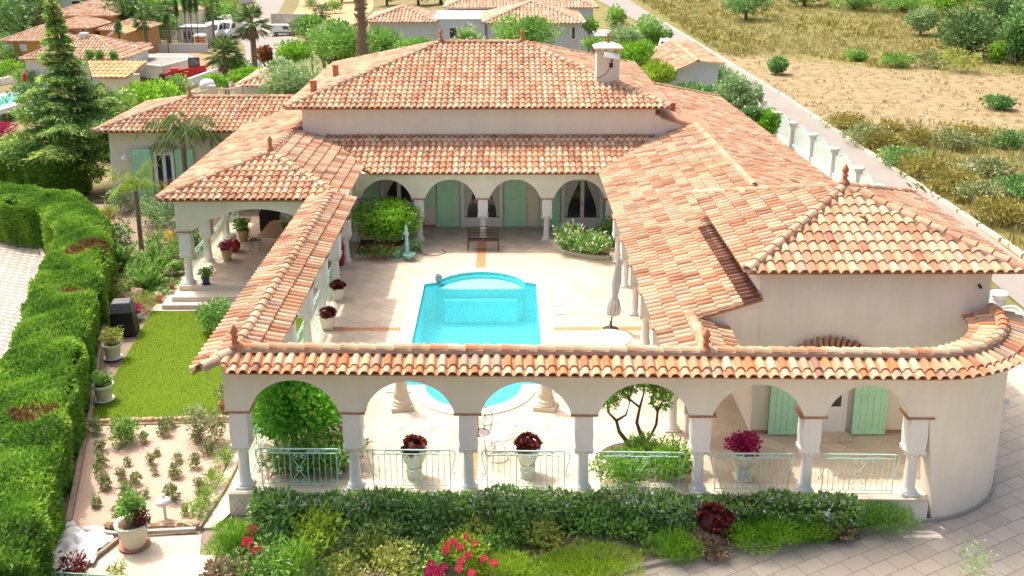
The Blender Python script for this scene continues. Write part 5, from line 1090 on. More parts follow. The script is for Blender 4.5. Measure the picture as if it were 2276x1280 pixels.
# ================================================================ FRONT PLANTING AND DRIVE
m=MB(); K=pxpath(-.55,[(1250,1300),(1350,1275),(1500,1243),(1640,1213),(1800,1185),(1920,1172),(2030,1163)])
m.tube(K,.07,4); tag(m.build('drive_kerb','concrete'),'low stone kerb between the front planting and the paved drive','kerb')
P=[(-6.3,17.0),(-6.3,20.5),(9.4,20.2)]+[(p.x,p.y) for p in K[::-1]]+[(0,17.0)]
area('planting_bed',-.56,P,'earth_bed',px=False,th=.1)
P=[(p.x,p.y) for p in K]+[(9.5,20.3),(10.5,20.6),(11.4,21.3),(12.0,22.3),(12.2,24),(12.2,30),(17.2,30),(17.2,10),(0,10),(0,17.5)]
tag(MB().prism(P,-.68,-.60).build('drive_paving','drive_paving'),kind='structure')
FB=[('juniper','bright green juniper mound at the left end of the front bed','shrub',520,1240,.95,.75,'leaf_bright',.14),('dry_shrub','brown dry tuft below the left juniper','shrub',505,1300,.8,.45,'leaf_dry',.12),
('lily','tall leafy lily stand in front of the hedge near the left','lily',620,1180,.9,.95,'leaf_mid',.15),('shrub','yellow green leafy shrub left of centre in the front bed','shrub',700,1230,1.0,.9,'leaf_lime',.13),('shrub','blue green fern like shrub under the first column','shrub',600,1225,.9,.7,'leaf_dark',.12),
('shrub','soft green shrub at the bottom edge left of the iris','shrub',590,1295,1.2,.75,'leaf_mid',.11),('iris','fan of strap leaves at the bottom edge','iris',670,1290,.8,.75,'leaf_bright',.38),('shrub','grey green rose foliage below the second arch','shrub',820,1225,1.3,.75,'leaf_variegated',.11),
('shrub','yellow variegated shrub left of the dry hollow','shrub',845,1245,1.0,.65,'leaf_yellow',.10),('shrub','yellow variegated shrub at the bottom centre left','shrub',880,1298,1.1,.7,'leaf_yellow',.10),('shrub','small yellow shrub at the bottom edge near the iris','shrub',770,1290,.7,.55,'leaf_yellow',.10),
('shrub','feathery green shrub below the third column','shrub',985,1200,1.1,.8,'leaf_dark',.11),('shrub','yellow tipped shrub right of the third column','shrub',1060,1195,1.0,.75,'leaf_yellow',.10),('shrub','green rose foliage under the third railing','shrub',1140,1205,1.1,.75,'leaf_mid',.10),
('shrub','yellow flecked shrub below the fourth column','shrub',1215,1215,1.0,.6,'leaf_yellow',.10),('shrub','blue green shrub in front of the hedge under the fourth railing','shrub',1320,1200,1.0,.7,'leaf_mid',.10),('shrub','soft green bush to the right of the blue green shrub','shrub',1400,1205,.8,.65,'leaf_mid',.10),
('shrub','small feathery bush left of the brown succulent','shrub',1500,1190,.8,.6,'leaf_mid',.09),('juniper','vivid green low juniper at the bottom centre','shrub',1120,1290,1.3,.4,'leaf_lime',.14),('juniper','long vivid low juniper along the kerb','shrub',1310,1272,1.9,.4,'leaf_lime',.14),
('juniper','rounded bright juniper on the kerb left of the white pots','shrub',1495,1240,1.0,.5,'leaf_bright',.14),('dry_shrub','pinkish dry tuft under the white pot','shrub',1575,1225,.8,.35,'leaf_dry',.10),('juniper','wide bright juniper below the dark succulent pots','shrub',1680,1215,1.5,.55,'leaf_bright',.15),
('juniper','bright juniper running right along the kerb','shrub',1790,1195,1.2,.5,'leaf_bright',.15),('dry_shrub','brown tuft between the kerb junipers at the right','shrub',1850,1188,.7,.35,'leaf_dry',.10),('juniper','dark green juniper at the right end of the bed against the curved wall','shrub',1965,1180,1.3,.55,'leaf_mid',.15),
('shrub','low plant with pale flowers at the bottom of the bed','shrub',960,1290,.9,.4,'leaf_mid',.09),('shrub','green rose foliage behind the red flowering bush','shrub',1090,1235,.9,.6,'leaf_mid',.10),('shrub','tiny dark shrub beside the hollow in the bed','shrub',930,1240,.5,.35,'leaf_dark',.09)]
for i,(n_,lb,ct,px,py,w,h,mt,sz) in enumerate(FB):
    a_=.16 if n_=='juniper' else (.10 if n_=='iris' else (.3 if n_=='lily' else .45)); w*=1.32; h*=1.15; sz=.10 if n_=='juniper' else sz; nn=int(3000*w*w*(h/w)**.5) if n_ in('juniper','dry_shrub') else (150 if n_=='iris' else None)
    bush(n_,lb,ct,px,py,w,h,mt,nn,sz,200+i,z=-.58,aspect=a_,dp=w*.7 if n_=='juniper' else None,up=.9 if n_ in('juniper','iris') else .25,jit=.35 if n_=='juniper' else .6,flowers=('white_flower',14) if 'pale flowers' in lb else None)
HB=bush('hydrangea_bush','bush covered in round crimson pink blooms at the bottom centre','flowering bush',1035,1262,1.1,.85,'leaf_lime',1000,.12,301,z=-.58,flowers=('pink_flower',0))
def blooms(par,label,pxs,r,mat,z0=-.1):
    for i,(px,py,zz) in enumerate(pxs):
        q=G(px,py,zz); me=crown_mesh('bloom',(r,r,r),170,r*.55,mat,400+i,3,cr=.8,aspect=.9,shell=.15,jit=.3) if i==0 else blooms.me; blooms.me=me
        o=link('flower_head',me,par,loc=q-par.location); o['label']=label
blooms(HB,'round crimson pink flower head on the bottom centre bush',[(995,1213,.1),(990,1225,.05),(1035,1195,.15),(1022,1218,.15),(1008,1205,.2),(1055,1210,.1),(1040,1235,.1),(1025,1248,.05),(1075,1243,0),(1098,1252,-.05),(1048,1275,0),(1020,1265,0)],.066,'pink_flower')
HP=bush('hydrangea_bush','small bush of soft pink blooms at the bottom edge left of the crimson one','flowering bush',968,1290,.6,.55,'leaf_mid',420,.10,303,z=-.58)
blooms(HP,'soft pink flower head low at the bottom edge beside the crimson bush',[(958,1255,0),(968,1268,0),(985,1262,0),(978,1276,0),(950,1272,0),(962,1282,0)],.075,'magenta_flower')
HQ=bush('rose_bush','dark leaved rose with deep pink blooms beside the left juniper','rose bush',575,1235,.7,.6,'leaf_dark',600,.10,304,z=-.58)
blooms(HQ,'single deep pink bloom beside the left juniper',[(560,1180,.0),(550,1207,-.05),(570,1225,-.1)],.10,'pink_flower')
for (px,py,lb,r_,n_,sd) in ((1588,1198,'white pot overflowing with glossy brown succulent rosettes in the front bed',.46,60,41),(1665,1172,'smaller white pot with dark brown succulent rosettes right of the big one',.28,22,42)):
    t=thing('succulent_pot',lb,'flower pot',G(px,py,-.57)); lathe_part('pot',sp(.17 if r_>.4 else .15,.32),'cream_pot',t); rosettes('foliage','aeonium_leaf',t,(-.03,.05,.42),r_,n_,.12,sd,14)
bush('wild_plant','wispy seeding plant growing beside the drive at the bottom right','plant',2165,1300,1.0,1.0,'leaf_olive',700,.07,302,z=-.6,aspect=.3)
#PART3
g=np.random.default_rng(21); P=[]
while len(P)<9000:
    x=-6.1+14.5*g.random(); y=17.6+2.6*g.random()
    if (math.sin(x*2.3+y)+math.sin(x*.9-y*3.1))*.5+g.random()*.8<.35 or (x>1 and y<18.4+(x-1)*.24): continue
    P.append((x,y,-.56+.10*g.random()))
tag(link('ground_cover',leaf_mesh('ground_cover',np.array(P),np.tile([0,0,1.],(len(P),1)),.09,'leaf_mid',.5,.9,None,0,1)),kind='stuff')
P=np.stack([-12.4+5.9*g.random(26000),25.2+7.5*g.random(26000),np.full(26000,-.5)],1); P=P[P[:,0]>-12.35+(32.7-P[:,1])*.115]
o=link('turf_blades',leaf_mesh('turf_blades',P,np.tile([0,0,1.],(len(P),1)),.032,'turf',.35,.35,None,0,1)); tag(o,kind='stuff')
P=np.stack([-8.9+1.6*g.random(60),28.2+3.2*g.random(60),np.full(60,-.46)],1); tag(link('fallen_petals',leaf_mesh('fallen_petals',P,g.normal(size=(60,3))*[1,1,.1],.06,'white_flower',.8,.1,None,0,1)),kind='stuff')
# ================================================================ ROAD, BOUNDARY FENCE, FIELD
def strip(name,L,Rr,mat,dz=.03,n=30,kind='structure'):
    def res(pts):
        P=[GT(*p) if len(p)==2 else Vector(p) for p in pts]; d=[0]
        for a,b in zip(P[:-1],P[1:]): d.append(d[-1]+(b-a).length)
        out=[]
        for k in range(n+1):
            s=d[-1]*k/n
            for i in range(len(P)-1):
                if s<=d[i+1]+1e-6: out.append(P[i].lerp(P[i+1],(s-d[i])/max(1e-6,d[i+1]-d[i]))); break
        return out
    A=res(L);B=res(Rr); m=MB(); vs=[]; q=4
    for a,b in zip(A,B):
        for j in range(q+1): p=a.lerp(b,j/q); vs.append((p.x,p.y,T(p.x,p.y)+dz))
    m.add(vs,[(i*(q+1)+j,(i+1)*(q+1)+j,(i+1)*(q+1)+j+1,i*(q+1)+j+1) for i in range(n) for j in range(q)]); return tag(m.build(name,mat,smooth=True),kind=kind)
strip('road',[(17.6,8,0),(18.3,33,0),(19.0,47,0),(19.2,75,0),(18.1,113,0),(14.8,161,0),(12,200,0)],[(19.3,8,0),(20.6,33,0),(21.1,47,0),(21.0,75,0),(20.3,113,0),(19.8,161,0),(19,200,0)],'asphalt',n=60)
m=MB()
for k in range(46):
    y0=30+k*2.1; f=lambda y: 20.5+(.6 if y>40 else .6*(y-30)/10)-(0 if y<75 else .02*(y-75)); x=f(y0); x2=f(y0+2.0); j=RG.random()*.03; m.add([],[]); m.tube([(x+j,y0,T(x,y0)+.06),(x2+j,y0+1.9,T(x2,y0+2)+.06)],.13,4)
tag(m.build('road_kerb','rock_tan' if False else 'cream_stone'),'long line of pale stone kerb between the road and the dry field','kerb')
tops=[(1645,190),(1696,222),(1729,249),(1763,271),(1807,297),(1855,328),(1909,371)]
PP=[G(a,b,1.15) for a,b in tops]; PP.sort(key=lambda p:-p.y); last=PP[-1]; near=G(2222,650,1.15)
k=5; PP+=[last.lerp(near,i/k) for i in range(1,k+1)]+[near+(near-last)/k]
fe=thing('boundary_fence','white boundary wall with round capped pillars and wavy topped glass panels along the road','fence',(17.4,40,-.5))
pm=MB(); pm.box(-.17,.17,-.17,.17,-.2,1.4); pm=pm.mesh('pillar','white_stone'); cm=MB().lathe((0,0,1.4),[(.17,0),(.20,.06),(.28,.16),(.30,.22),(.26,.26)],14).mesh('pillar_cap','white_stone',True)
for p in PP: o=link('pillar',pm,fe); o.location=Vector((p.x,p.y,-.5))-wloc(fe); link('pillar_cap',cm,o)
for a,b in zip(PP[:-1],PP[1:]):
    d=(b-a); L_=math.hypot(d.x,d.y); 
    if L_>9: continue
    n=16; u=d/L_; s_=Vector((-u.y,u.x,0)); vs=[]; m=MB()
    def tz(f): return .95+.42*math.sin(PI*min(1,max(0,(f*1.35-.0))))**1.5*(1-.45*f) if f<.74 else .95+.02
    top=[(a+(b-a)*(.06+.88*k/n),.55+(.75*math.sin(PI*(.15+.7*(k/n)))**2)*(1-.35*(k/n))) for k in range(n+1)]
    for q,z in top: 
        for zz in (-.15,z): 
            for t in (-.012,.012): vs.append((q.x+s_.x*t,q.y+s_.y*t,zz))
    m.add(vs,[f for i in range(n) for f in ((4*i,4*i+4,4*i+6,4*i+2),(4*i+1,4*i+3,4*i+7,4*i+5),(4*i+2,4*i+6,4*i+7,4*i+3))]); gp=m.build('glass_panel','frost_glass',fe,world=True)
    m=MB(); m.tube([(q.x,q.y,z) for q,z in top],.035,5); m.build('panel_frame','white_paint',gp)
    m=MB(); A=a+u*.17;B=b-u*.17; m.prism([(A.x+s_.x*.1,A.y+s_.y*.1),(B.x+s_.x*.1,B.y+s_.y*.1),(B.x-s_.x*.1,B.y-s_.y*.1),(A.x-s_.x*.1,A.y-s_.y*.1)],-.8,-.15); m.build('base_wall','white_wall',fe,world=True)
def mown(x,y): return 62+3*math.sin(x*.3)<y<(112-.6*x+3*math.sin(x*.5))
def grassfield(name,label_,reg,n,mat,size,seed,cond,wid=.12,blades=6,dens=None):
    g=np.random.default_rng(seed); x0,x1,y0,y1=reg; P=[];D=[];Z=[]
    while len(P)<n*blades:
        y=y0+(y1-y0)*g.random()**1.6; x=x0+(x1-x0)*g.random()
        if abs(x+5)>.62*(y+6)+5 and x>0 and x>.60*y+8: continue
        if not cond(x,y,g): continue
        z=T(x,y); s=size*(.5+g.random())
        for k in range(blades): P.append((x+g.normal()*.18*s*2,y+g.normal()*.18*s*2,z-.03)); D.append((g.normal()*.5,g.normal()*.5,1.)); Z.append(s)
    P=np.array(P);D=np.array(D); o=link(name,leaf_mesh(name,P,D,np.array(Z),mat,wid,.25,None,0,seed)); tag(o,kind='stuff'); return o
nz=lambda x,y: math.sin(x*.35+y*.11)+math.sin(y*.27-x*.13)+math.sin(x*.9+y*.7)*.4
grassfield('dry_grass','dry grass',(21.3,110,28,185),15000,'dry_grass',.40,1,lambda x,y,g:(not mown(x,y)) and (nz(x,y)<.9 or g.random()<.3),wid=.10,blades=7)
grassfield('green_scrub','green scrub',(21.2,100,28,180),2600,'scrub_green',.42,2,lambda x,y,g:(not mown(x,y)) and (nz(x,y)>.35 or (x<25 and g.random()<.7)),wid=.22,blades=9)
grassfield('mown_stubble','stubble',(21.3,75,60,105),1000,'dry_grass',.20,3,lambda x,y,g: mown(x,y),wid=.2,blades=5)
g=np.random.default_rng(9); P=[]
for i in range(420):
    y=30+60*g.random()**1.3; x=22+(.55*y-12)*g.random()
    if mown(x,y) or nz(x,y)<.2: continue
    for k in range(4): P.append((x+g.normal()*.25,y+g.normal()*.25,T(x,y)+.45+g.random()*.25))
P=np.array(P); tag(link('wild_flowers',leaf_mesh('wild_flowers',P,np.tile([0,0,1.],(len(P),1)),.13,'white_flower',.9,1.2,None,0,1)),kind='stuff')
def treeat(name,label,cat,px,py,Y,rpx,hpx,mat,n,size,seed=0,group=None,**kw):
    """tree whose crown centre is seen at px,py at depth Y; radii in survey pixels"""
    c=VY(px,py,Y); s=ppm(c); rad=rpx/s; h=hpx*2/s; z0=T(c.x,Y); th=max(.1,c.z-h/2-z0)
    lb=dict(k=30,cr=.36,shell=.72); lb.update(kw)
    return tree(name,label,cat,(c.x,Y,z0),th,rad,h/.9*.9,mat,n,size,seed=seed,group=group,tr=max(.08,rad*.07),**lb)
# field trees and bushes
treeat('round_bush','dark clipped round bush alone on the mown field','bush',1731,142,86,21,19,'leaf_dark',2600,.2,1,k=14,cr=.62,shell=.42)
treeat('field_bush','low spreading dark green bush alone on the mown field at the right','bush',2216,231,70,34,15,'leaf_dark',1300,.25,2)
OT=[('big spreading oak at the upper right beyond the mown field',2160,62,96,82,58,'leaf_hill'),('oak cut by the right edge of the photo, beside the big one',2268,100,92,48,70,'leaf_dark'),('dark oak behind the big oak near the right top corner',2235,25,112,65,45,'leaf_hill'),
('grey green tree left of the big oak',2050,38,112,40,28,'leaf_olive'),('dark tree on the top edge above the scrub field',1660,5,128,60,22,'leaf_dark'),('bright tree on the top edge, right of the dark one',1900,-2,135,60,26,'leaf_mid'),('green tree at the top edge between the oak and the bright tree',2010,8,132,60,24,'leaf_mid'),
('pale green tree on the top edge at the right',2110,-8,128,55,30,'leaf_bright'),('tree on the top edge close to the right corner',2200,-15,130,60,30,'leaf_mid'),('dark tree on the top edge over the scrub',1790,-18,140,60,22,'leaf_dark')]
for i,(lb,px,py,Y,r_,h_,mt) in enumerate(OT): treeat('oak_tree',lb,'tree',px,py,Y,r_,h_,mt,5200 if i<3 else 2400,.34,10+i,'trees beyond the dry field',k=46,cr=.26,shell=.8)
for i,(lb,px,py,w,h,mt) in enumerate([('ochre tinted bush under the big oak',2135,160,4.5,2.2,'leaf_yellow'),('ochre bush in front of the oaks, left of the first',2070,150,3.5,1.6,'leaf_rose'),('bright green sapling beside the right edge oak',2215,140,2.2,2.2,'leaf_bright'),('dark scrub bush at the far side of the mown patch',1995,150,3,1.3,'leaf_mid'),('small bush at the edge of the scrub over the mown patch',1905,135,2.2,1.1,'leaf_mid')]):
    bush('field_bush',lb,'bush',px,py,w,h,mt,1100,.24,30+i)
SC=[(1880,285,2.2,.9),(1920,320,2.6,1.1),(1960,330,2.2,.9),(2010,372,2.4,1.0),(2060,395,2.5,1.0),(2110,330,2.6,1.1),(2150,315,2.8,1.2),(2240,330,2.4,1.0),(2120,430,2.4,1.0),(2170,455,2.2,1.0),(2230,500,2.2,1.1),(2260,440,2.2,1.0),(2040,320,1.8,.8),(2190,390,2.0,.9),(1985,300,1.6,.7)]
for i,(px,py,w,h) in enumerate(SC):
    bush('scrub_bush','low green scrub bush in the rough grass between the road kerb and the mown field','bush',px,py,w*1.25,h*1.1,('scrub_green','leaf_rose','scrub_green','leaf_dark')[i%4],1700,.17,50+i,group='scrub bushes beside the road')
# trees between the villa, the road and the neighbours
TR=[('mimosa_tree','bright green spreading tree behind the left annex roof','tree',325,226,60,92,50,'leaf_bright',5200,.26),('olive_tree','silvery olive tree left of the main roof','tree',655,182,64,78,50,'leaf_olive',5600,.24),
('shade_tree','large green tree behind the upper left hip of the main roof','tree',745,95,80,85,48,'leaf_mid',5200,.30),('shade_tree','second green tree right of the bare palm trunk','tree',850,90,78,52,40,'leaf_mid',3000,.28),('shade_tree','low rounded tree just above the main roof ridge at left','tree',925,105,74,55,20,'leaf_mid',2000,.25),
('pine_tree','green tree behind the right end of the main ridge','tree',1165,70,84,78,42,'leaf_mid',4600,.28),('oleander','white flowering oleander by the neighbour wall','shrub',1042,78,88,32,22,'leaf_mid',1500,.25),
('round_tree','dark round tree beyond the chimney near the road','tree',1440,72,92,46,42,'leaf_mid',3200,.27),('round_tree','olive toned round tree just right of the chimney','tree',1385,88,84,42,36,'leaf_olive',2600,.27),('feathery_tree','bright feathery tree close behind the chimney','tree',1412,125,72,52,42,'leaf_bright',3600,.24),
('feathery_tree','yellow green feathery tree below the first near the outbuilding','tree',1462,165,66,45,30,'leaf_lime',2400,.24),('tamarisk_tree','grey green tree left of two near the white pillars','tree',1592,172,70,62,32,'leaf_olive',3600,.23),('tamarisk_tree','grey green rounded tree nearest the glass fence','tree',1636,205,62,58,42,'leaf_olive',4200,.22),
('lime_shrub','vivid lime green shrub at the first glass panel','shrub',1706,268,57.5,28,30,'leaf_bright',1900,.20),('dark_shrub','dark low hedge tree in front of the outbuilding','shrub',1545,205,62,60,16,'leaf_dark',1600,.24),('dark_shrub','dark shrub below the tamarisks','shrub',1672,252,58,30,16,'leaf_dark',900,.22),
('white_rose_tree','round bush covered in white blooms behind the right neighbour house','shrub',1371,34,104,22,26,'leaf_bright',1300,.3),('shade_tree','small dark ball tree beside the road','tree',1484,76,96,11,9,'leaf_dark',500,.25),
('shade_tree','green shrub mass left of the neighbour house','tree',690,55,108,45,22,'leaf_mid',2200,.36),('oleander','white flowering shrub between the van and the big tree','shrub',735,70,100,45,26,'leaf_mid',2200,.33),('shade_tree','green bush mass below the white van','tree',655,112,88,50,22,'leaf_bright',2400,.3),('photinia','russet leaved bush at the bend below the van','shrub',588,118,88,18,18,'rust_leaf',900,.3),
('oleander','pink white oleander above the small outbuilding','shrub',618,150,74,28,20,'leaf_mid',1400,.25),('shade_tree','bright hedge like shrub above the small outbuilding','shrub',555,165,72,48,17,'leaf_bright',2200,.25),('shade_tree','low green shrub above the balustrade','shrub',480,178,66,32,12,'leaf_bright',1200,.24),
('shade_tree','bushy shrub above the balustrade, further back','shrub',520,140,84,34,14,'leaf_mid',1200,.3),('shade_tree','shrub in front of the neighbour house corner','shrub',1320,95,88,32,14,'leaf_mid',1000,.26),('shade_tree','shrub beside the neighbour gate','shrub',1310,55,100,20,16,'leaf_mid',700,.3)]
for i,(n_,lb,ct,px,py,Y,r_,h_,mt,n,sz) in enumerate(TR):
    fl=('white_flower',160) if n_ in('oleander','white_rose_tree') else None; treeat(n_,lb,ct,px,py,Y,r_,h_,mt,n,sz,80+i,flowers=fl,fs=.35)
# cedar at the left
p=G(190,412,-1.0); p.z=T(p.x,p.y); ce=thing('cedar_tree','tall spreading cedar with drooping yellow tipped boughs at the left','tree',p); m=MB(); Hc=9.9; m.tube([(0,0,-.2),(-.1,0,3),(-.35,0,6.5),(-.75,0,Hc)],.26,8,rad2=.03); g=np.random.default_rng(3); P=[];D=[];rn=[]
for lv in range(19):
    z=1.75+(Hc-1.95)*(lv/18)**.95; R0=float(np.interp(z,[1.7,2.4,3.2,4.2,5.0,5.8,6.8,8.0,9.9],[3.0,3.8,3.9,3.3,2.7,1.7,1.05,.65,.12]))*(1+.12*math.sin(lv*2.7)); nb=6 if z<6 else 5; x0=-.1-.65*max(0,(z-3)/7)**1.2
    for b_ in range(nb):
        az=b_*2*PI/nb+lv*1.1+g.random()*.5; L=R0*(.5+.62*g.random()); d=np.array([math.cos(az),math.sin(az),0]); s_=np.array([-d[1],d[0],0]); tip=np.array([x0,0,z+g.normal()*.12])+d*L+np.array([0,0,-.06*L+.15]); m.tube([(x0,0,z-.1),tuple((np.array([x0,0,z])+tip)/2+np.array([0,0,.12])),tuple(tip)],.035,4,rad2=.01)
        n=int(50+300*L); t=.12+.9*g.random(n)**.8; o=g.normal(size=n)*(.07+.15*L*np.sin(np.clip(t,0,1)*PI*.8)); tone=.3*g.random()
        for k in range(n):
            q=np.array([x0,0,z])+(tip-np.array([x0,0,z]))*t[k]+s_*o[k]; q[2]+=.12*math.sin(t[k]*PI)-.35*abs(o[k])+g.normal()*.05; P.append(q); D.append(d*.8+s_*np.sign(o[k])*.7+np.array([0,0,-.35+.3*g.random()])); rn.append(.15+tone+.5*t[k]*g.random()+.35*(t[k]>.7)*g.random())
P=np.array(P);D=np.array(D); link('crown',leaf_mesh('crown',P,D,.22,'leaf_cedar',.26,.4,np.array(rn),0,4),ce); m.build('trunk','bark',ce,smooth=True)
# washingtonia fan palms
def fan_palm(name,label,px,py,Y,rpx,mat='leaf_palm',skirt=True,seed=0,group='fan palms on the slope behind the villa',nf=34):
    c=VY(px,py,Y); s=ppm(c); L=rpx/s; z0=T(c.x,Y); th=max(.4,c.z-z0); t=thing(name,label,'palm tree',(c.x,Y,z0),group); g=np.random.default_rng(seed+40); P=[];D=[];sz=[];mi=[]; st=MB()
    st.lathe((0,0,0),[(L*.16,-.3),(L*.13,th*.4),(L*.12,th*.9),(L*.05,th+.15*L)],9); st.build('trunk','palm_bark',t,smooth=True)
    for i in range(nf):
        az=g.random()*2*PI; el=-.75+2.1*(i/nf); dead=el<-.45 and skirt; d=np.array([math.cos(az)*math.cos(el),math.sin(az)*math.cos(el),math.sin(el)]); pl=L*.45; q=np.array([0,0,th])+d*pl; a=np.array([-math.sin(az),math.cos(az),0]); b=np.cross(d,a)
        for k in range(15):
            f=(k/14-.5)*2.5; P.append(q); D.append(d*math.cos(f)+a*math.sin(f)+np.array([0,0,-.18-.3*abs(f)*.4])); sz.append(L*.58*(1-.2*abs(f))); mi.append(1 if dead else 0)
        P.append(np.array([0,0,th])); D.append(d); sz.append(pl); mi.append(mi[-1])
    if skirt:
        for k in range(160): az=g.random()*2*PI; P.append(np.array([.1*L*math.cos(az),.1*L*math.sin(az),th*(1)-g.random()*L*.35])); D.append(np.array([math.cos(az)*.35,math.sin(az)*.35,-1])); sz.append(L*.5); mi.append(1)
    link('fronds',leaf_mesh('fronds',np.array(P),np.array(D),np.array(sz),[mat,'leaf_dry'],.11,.06,None,0,seed,np.array(mi),sj=.1),t); return t
FP=[('tall fan palm with shaggy brown skirt below its crown, right of the parked trucks',560,52,92,50,True),('shorter wide fan palm left of the shaggy one',497,122,84,52,True),('small fan palm beside the concrete wall over the van',715,28,118,26,True),('fan palm above the orange house at the far left',84,25,165,30,False),('fan palm behind the orange house roof',235,12,170,30,False),
('broad pale fan palm between orange house and cypresses',322,48,140,34,False),('fan palm left of the cypresses',280,22,150,26,False),('slim fan palm over the portable cabin slope',372,20,150,26,False),('pale fan palm near the top edge right of the conifer tip',200,5,175,26,False),('fan palm at the top edge above the orange gate wall',470,8,150,22,False)]
for i,(lb,px,py,Y,r_,sk_) in enumerate(FP): fan_palm('fan_palm',lb,px,py,Y,r_,skirt=sk_,seed=i,nf=44 if i<2 else 30)
# tall bare palm trunk
c=VY(806,130,66); t=thing('tall_palm','very tall palm whose bare shaggy trunk rises past the top edge','palm tree',(c.x,66,T(c.x,66))); zt_=VY(795,-60,66).z-T(c.x,66); m=MB(); pr=[]
for k in range(40): z=zt_*k/39; pr.append((.30*(1-.25*k/39)+.035*(k%2),z))
m.lathe((0,0,0),pr,10); m.build('trunk','palm_bark',t,smooth=False); g=np.random.default_rng(2); P=[];D=[]
for i in range(900): z=zt_*g.random(); a=g.random()*2*PI; P.append((.26*math.cos(a),.26*math.sin(a),z)); D.append((math.cos(a),math.sin(a),.9))
link('leaf_bases',leaf_mesh('leaf_bases',np.array(P),np.array(D),.28,'leaf_dry',.3,.2,None,0,1),t); P=[];D=[]
for i in range(30):
    az=g.random()*6.28; a,b,_=frond_arrays((0,0,zt_),az,-.3+1.5*g.random(),2.2,1.2,16,.6,g); P+=a;D+=b
link('fronds',leaf_mesh('fronds',np.array(P),np.array(D),.7,'leaf_palm',.1,.1,None,0,1),t)
# cypresses and clipped domes
CY=[('slim dark cypress in front of the orange house side roof',263,60,128,6,16),('thin cypress on the slope above the cabins, leftmost',368,40,140,6,14),('thin cypress above the cabins, second from left',390,12,150,4,24),('thin cypress above the cabins, third from left',408,8,150,5,22),('thin cypress above the cabins, fourth from left',421,6,150,5,22),('thin cypress above the cabins, rightmost',434,4,150,5,22)]
for i,(lb,px,py,Y,r_,h_) in enumerate(CY): treeat('cypress_tree',lb,'tree',px,py,Y,r_,h_,'leaf_dark',700,.3,200+i,'thin cypresses on the far slope',k=40,cr=.4,shell=.7)
for i,(px,lb) in enumerate(((198,'clipped green dome by the pink roof, leftmost of three'),(222,'clipped green dome by the pink roof, middle of three'),(253,'clipped green dome by the pink roof, rightmost of three'))): treeat('clipped_dome',lb,'bush',px,122,104,9,10,'leaf_mid',500,.22,210+i,'clipped domes beside the pink roof')
# ================================================================ NEIGHBOURING BUILDINGS
def tz_(x,y): return T(x,y)
def hip(par,x0,x1,y0,y1,z,sl,mat='tile_far',pitch=.36,expo=.6,ov=.35,seed=0,name='roof'):
    x0-=ov;x1+=ov;y0-=ov;y1+=ov; w=x1-x0;d=y1-y0; m=MB();s=MB(); h=min(w,d)/2
    if w>=d: r1=(x0+h,y0+h,z+h*sl); r2=(x1-h-.01,y0+h,z+h*sl)
    else: r1=(x0+h,y0+h,z+h*sl); r2=(x0+h,y1-h-.01,z+h*sl)
    a=(x0,y0,z);b=(x1,y0,z);c=(x1,y1,z);e=(x0,y1,z)
    if w>=d: F=[[a,b,r2,r1],[b,c,r2],[c,e,r1,r2],[e,a,r1]]
    else: F=[[a,b,r1],[b,c,r2,r1],[c,e,r2],[e,a,r1,r2]]
    for i,f in enumerate(F): roofplane(m,s,f,pitch=pitch,expo=expo,seed=seed+i,hs=1.3)
    o=m.build(name,mat,par,world=True); s.build('eave_board','cream_stone',o); m=MB()
    for p,q in ((a,r1),(b,r2 if w>=d else r1),(c,r2),(e,r1 if w>=d else r2),(r1,r2)): ridge(m,None,(p,q),r=.16,L=.6)
    m.build('ridge_tiles',mat,o); return o
def block(par,x0,x1,y0,y1,z0,z1,mat,name='wall'): return MB().box(x0,x1,y0,y1,z0,z1).build(name,mat,par,world=True)
def win(par,x0,x1,y,z0,z1,shut=None):
    m=MB(); t=.08; m.box(x0-t,x1+t,y-.06,y+.02,z0-t,z0); m.box(x0-t,x1+t,y-.06,y+.02,z1,z1+t); m.box(x0-t,x0,y-.06,y+.02,z0,z1); m.box(x1,x1+t,y-.06,y+.02,z0,z1); o=m.build('window','white_paint',par,world=True); MB().box(x0,x1,y-.03,y-.01,z0,z1).build('pane',shut or 'glass_dark',o); return o
def pw(par,x0p,x1p,y0p,y1p,Y,shut=None): a=VY(x0p,y1p,Y); b=VY(x1p,y0p,Y); return win(par,a.x,b.x,Y-.02,a.z,b.z,shut)
# white neighbour house with tiled roofs
Y0=98.; n1=thing('neighbour_house','white neighbouring house with several tiled hip roofs behind the main ridge','building',(VY(1060,60,Y0).x,Y0,T(0,Y0)))
def pxblock(par,xl,xr,ye,Y,dep,mat,sl=.33,roof='tile_far',seed=0,zb=None,ov=.5,pitch=.36,expo=.6):
    a=VY(xl,ye,Y); b=VY(xr,ye,Y); z=a.z; zb=min(T(a.x,Y),T(b.x,Y),T(a.x,Y+dep))-.3 if zb is None else zb; w=block(par,a.x+ov,b.x-ov,Y+ov,Y+dep-ov,zb,z-.1,mat)
    if roof: hip(par,a.x+ov,b.x-ov,Y+ov,Y+dep-ov,z-.08,sl,roof,seed=seed,ov=ov,pitch=pitch,expo=expo)
    return a.x+ov,b.x-ov,Y+ov,zb,z
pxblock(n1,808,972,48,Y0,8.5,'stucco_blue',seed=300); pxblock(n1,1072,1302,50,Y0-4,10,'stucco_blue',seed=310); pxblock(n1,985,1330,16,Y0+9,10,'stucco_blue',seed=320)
a=VY(945,44,Y0+.6); b=VY(1078,44,Y0+.6); block(n1,a.x,b.x,Y0+.6,Y0+9,T(0,Y0)-.5,a.z,'stucco_blue'); block(n1,a.x-.1,b.x+.1,Y0+.5,Y0+9.1,a.z+.003,a.z+.12,'white_wall','parapet')
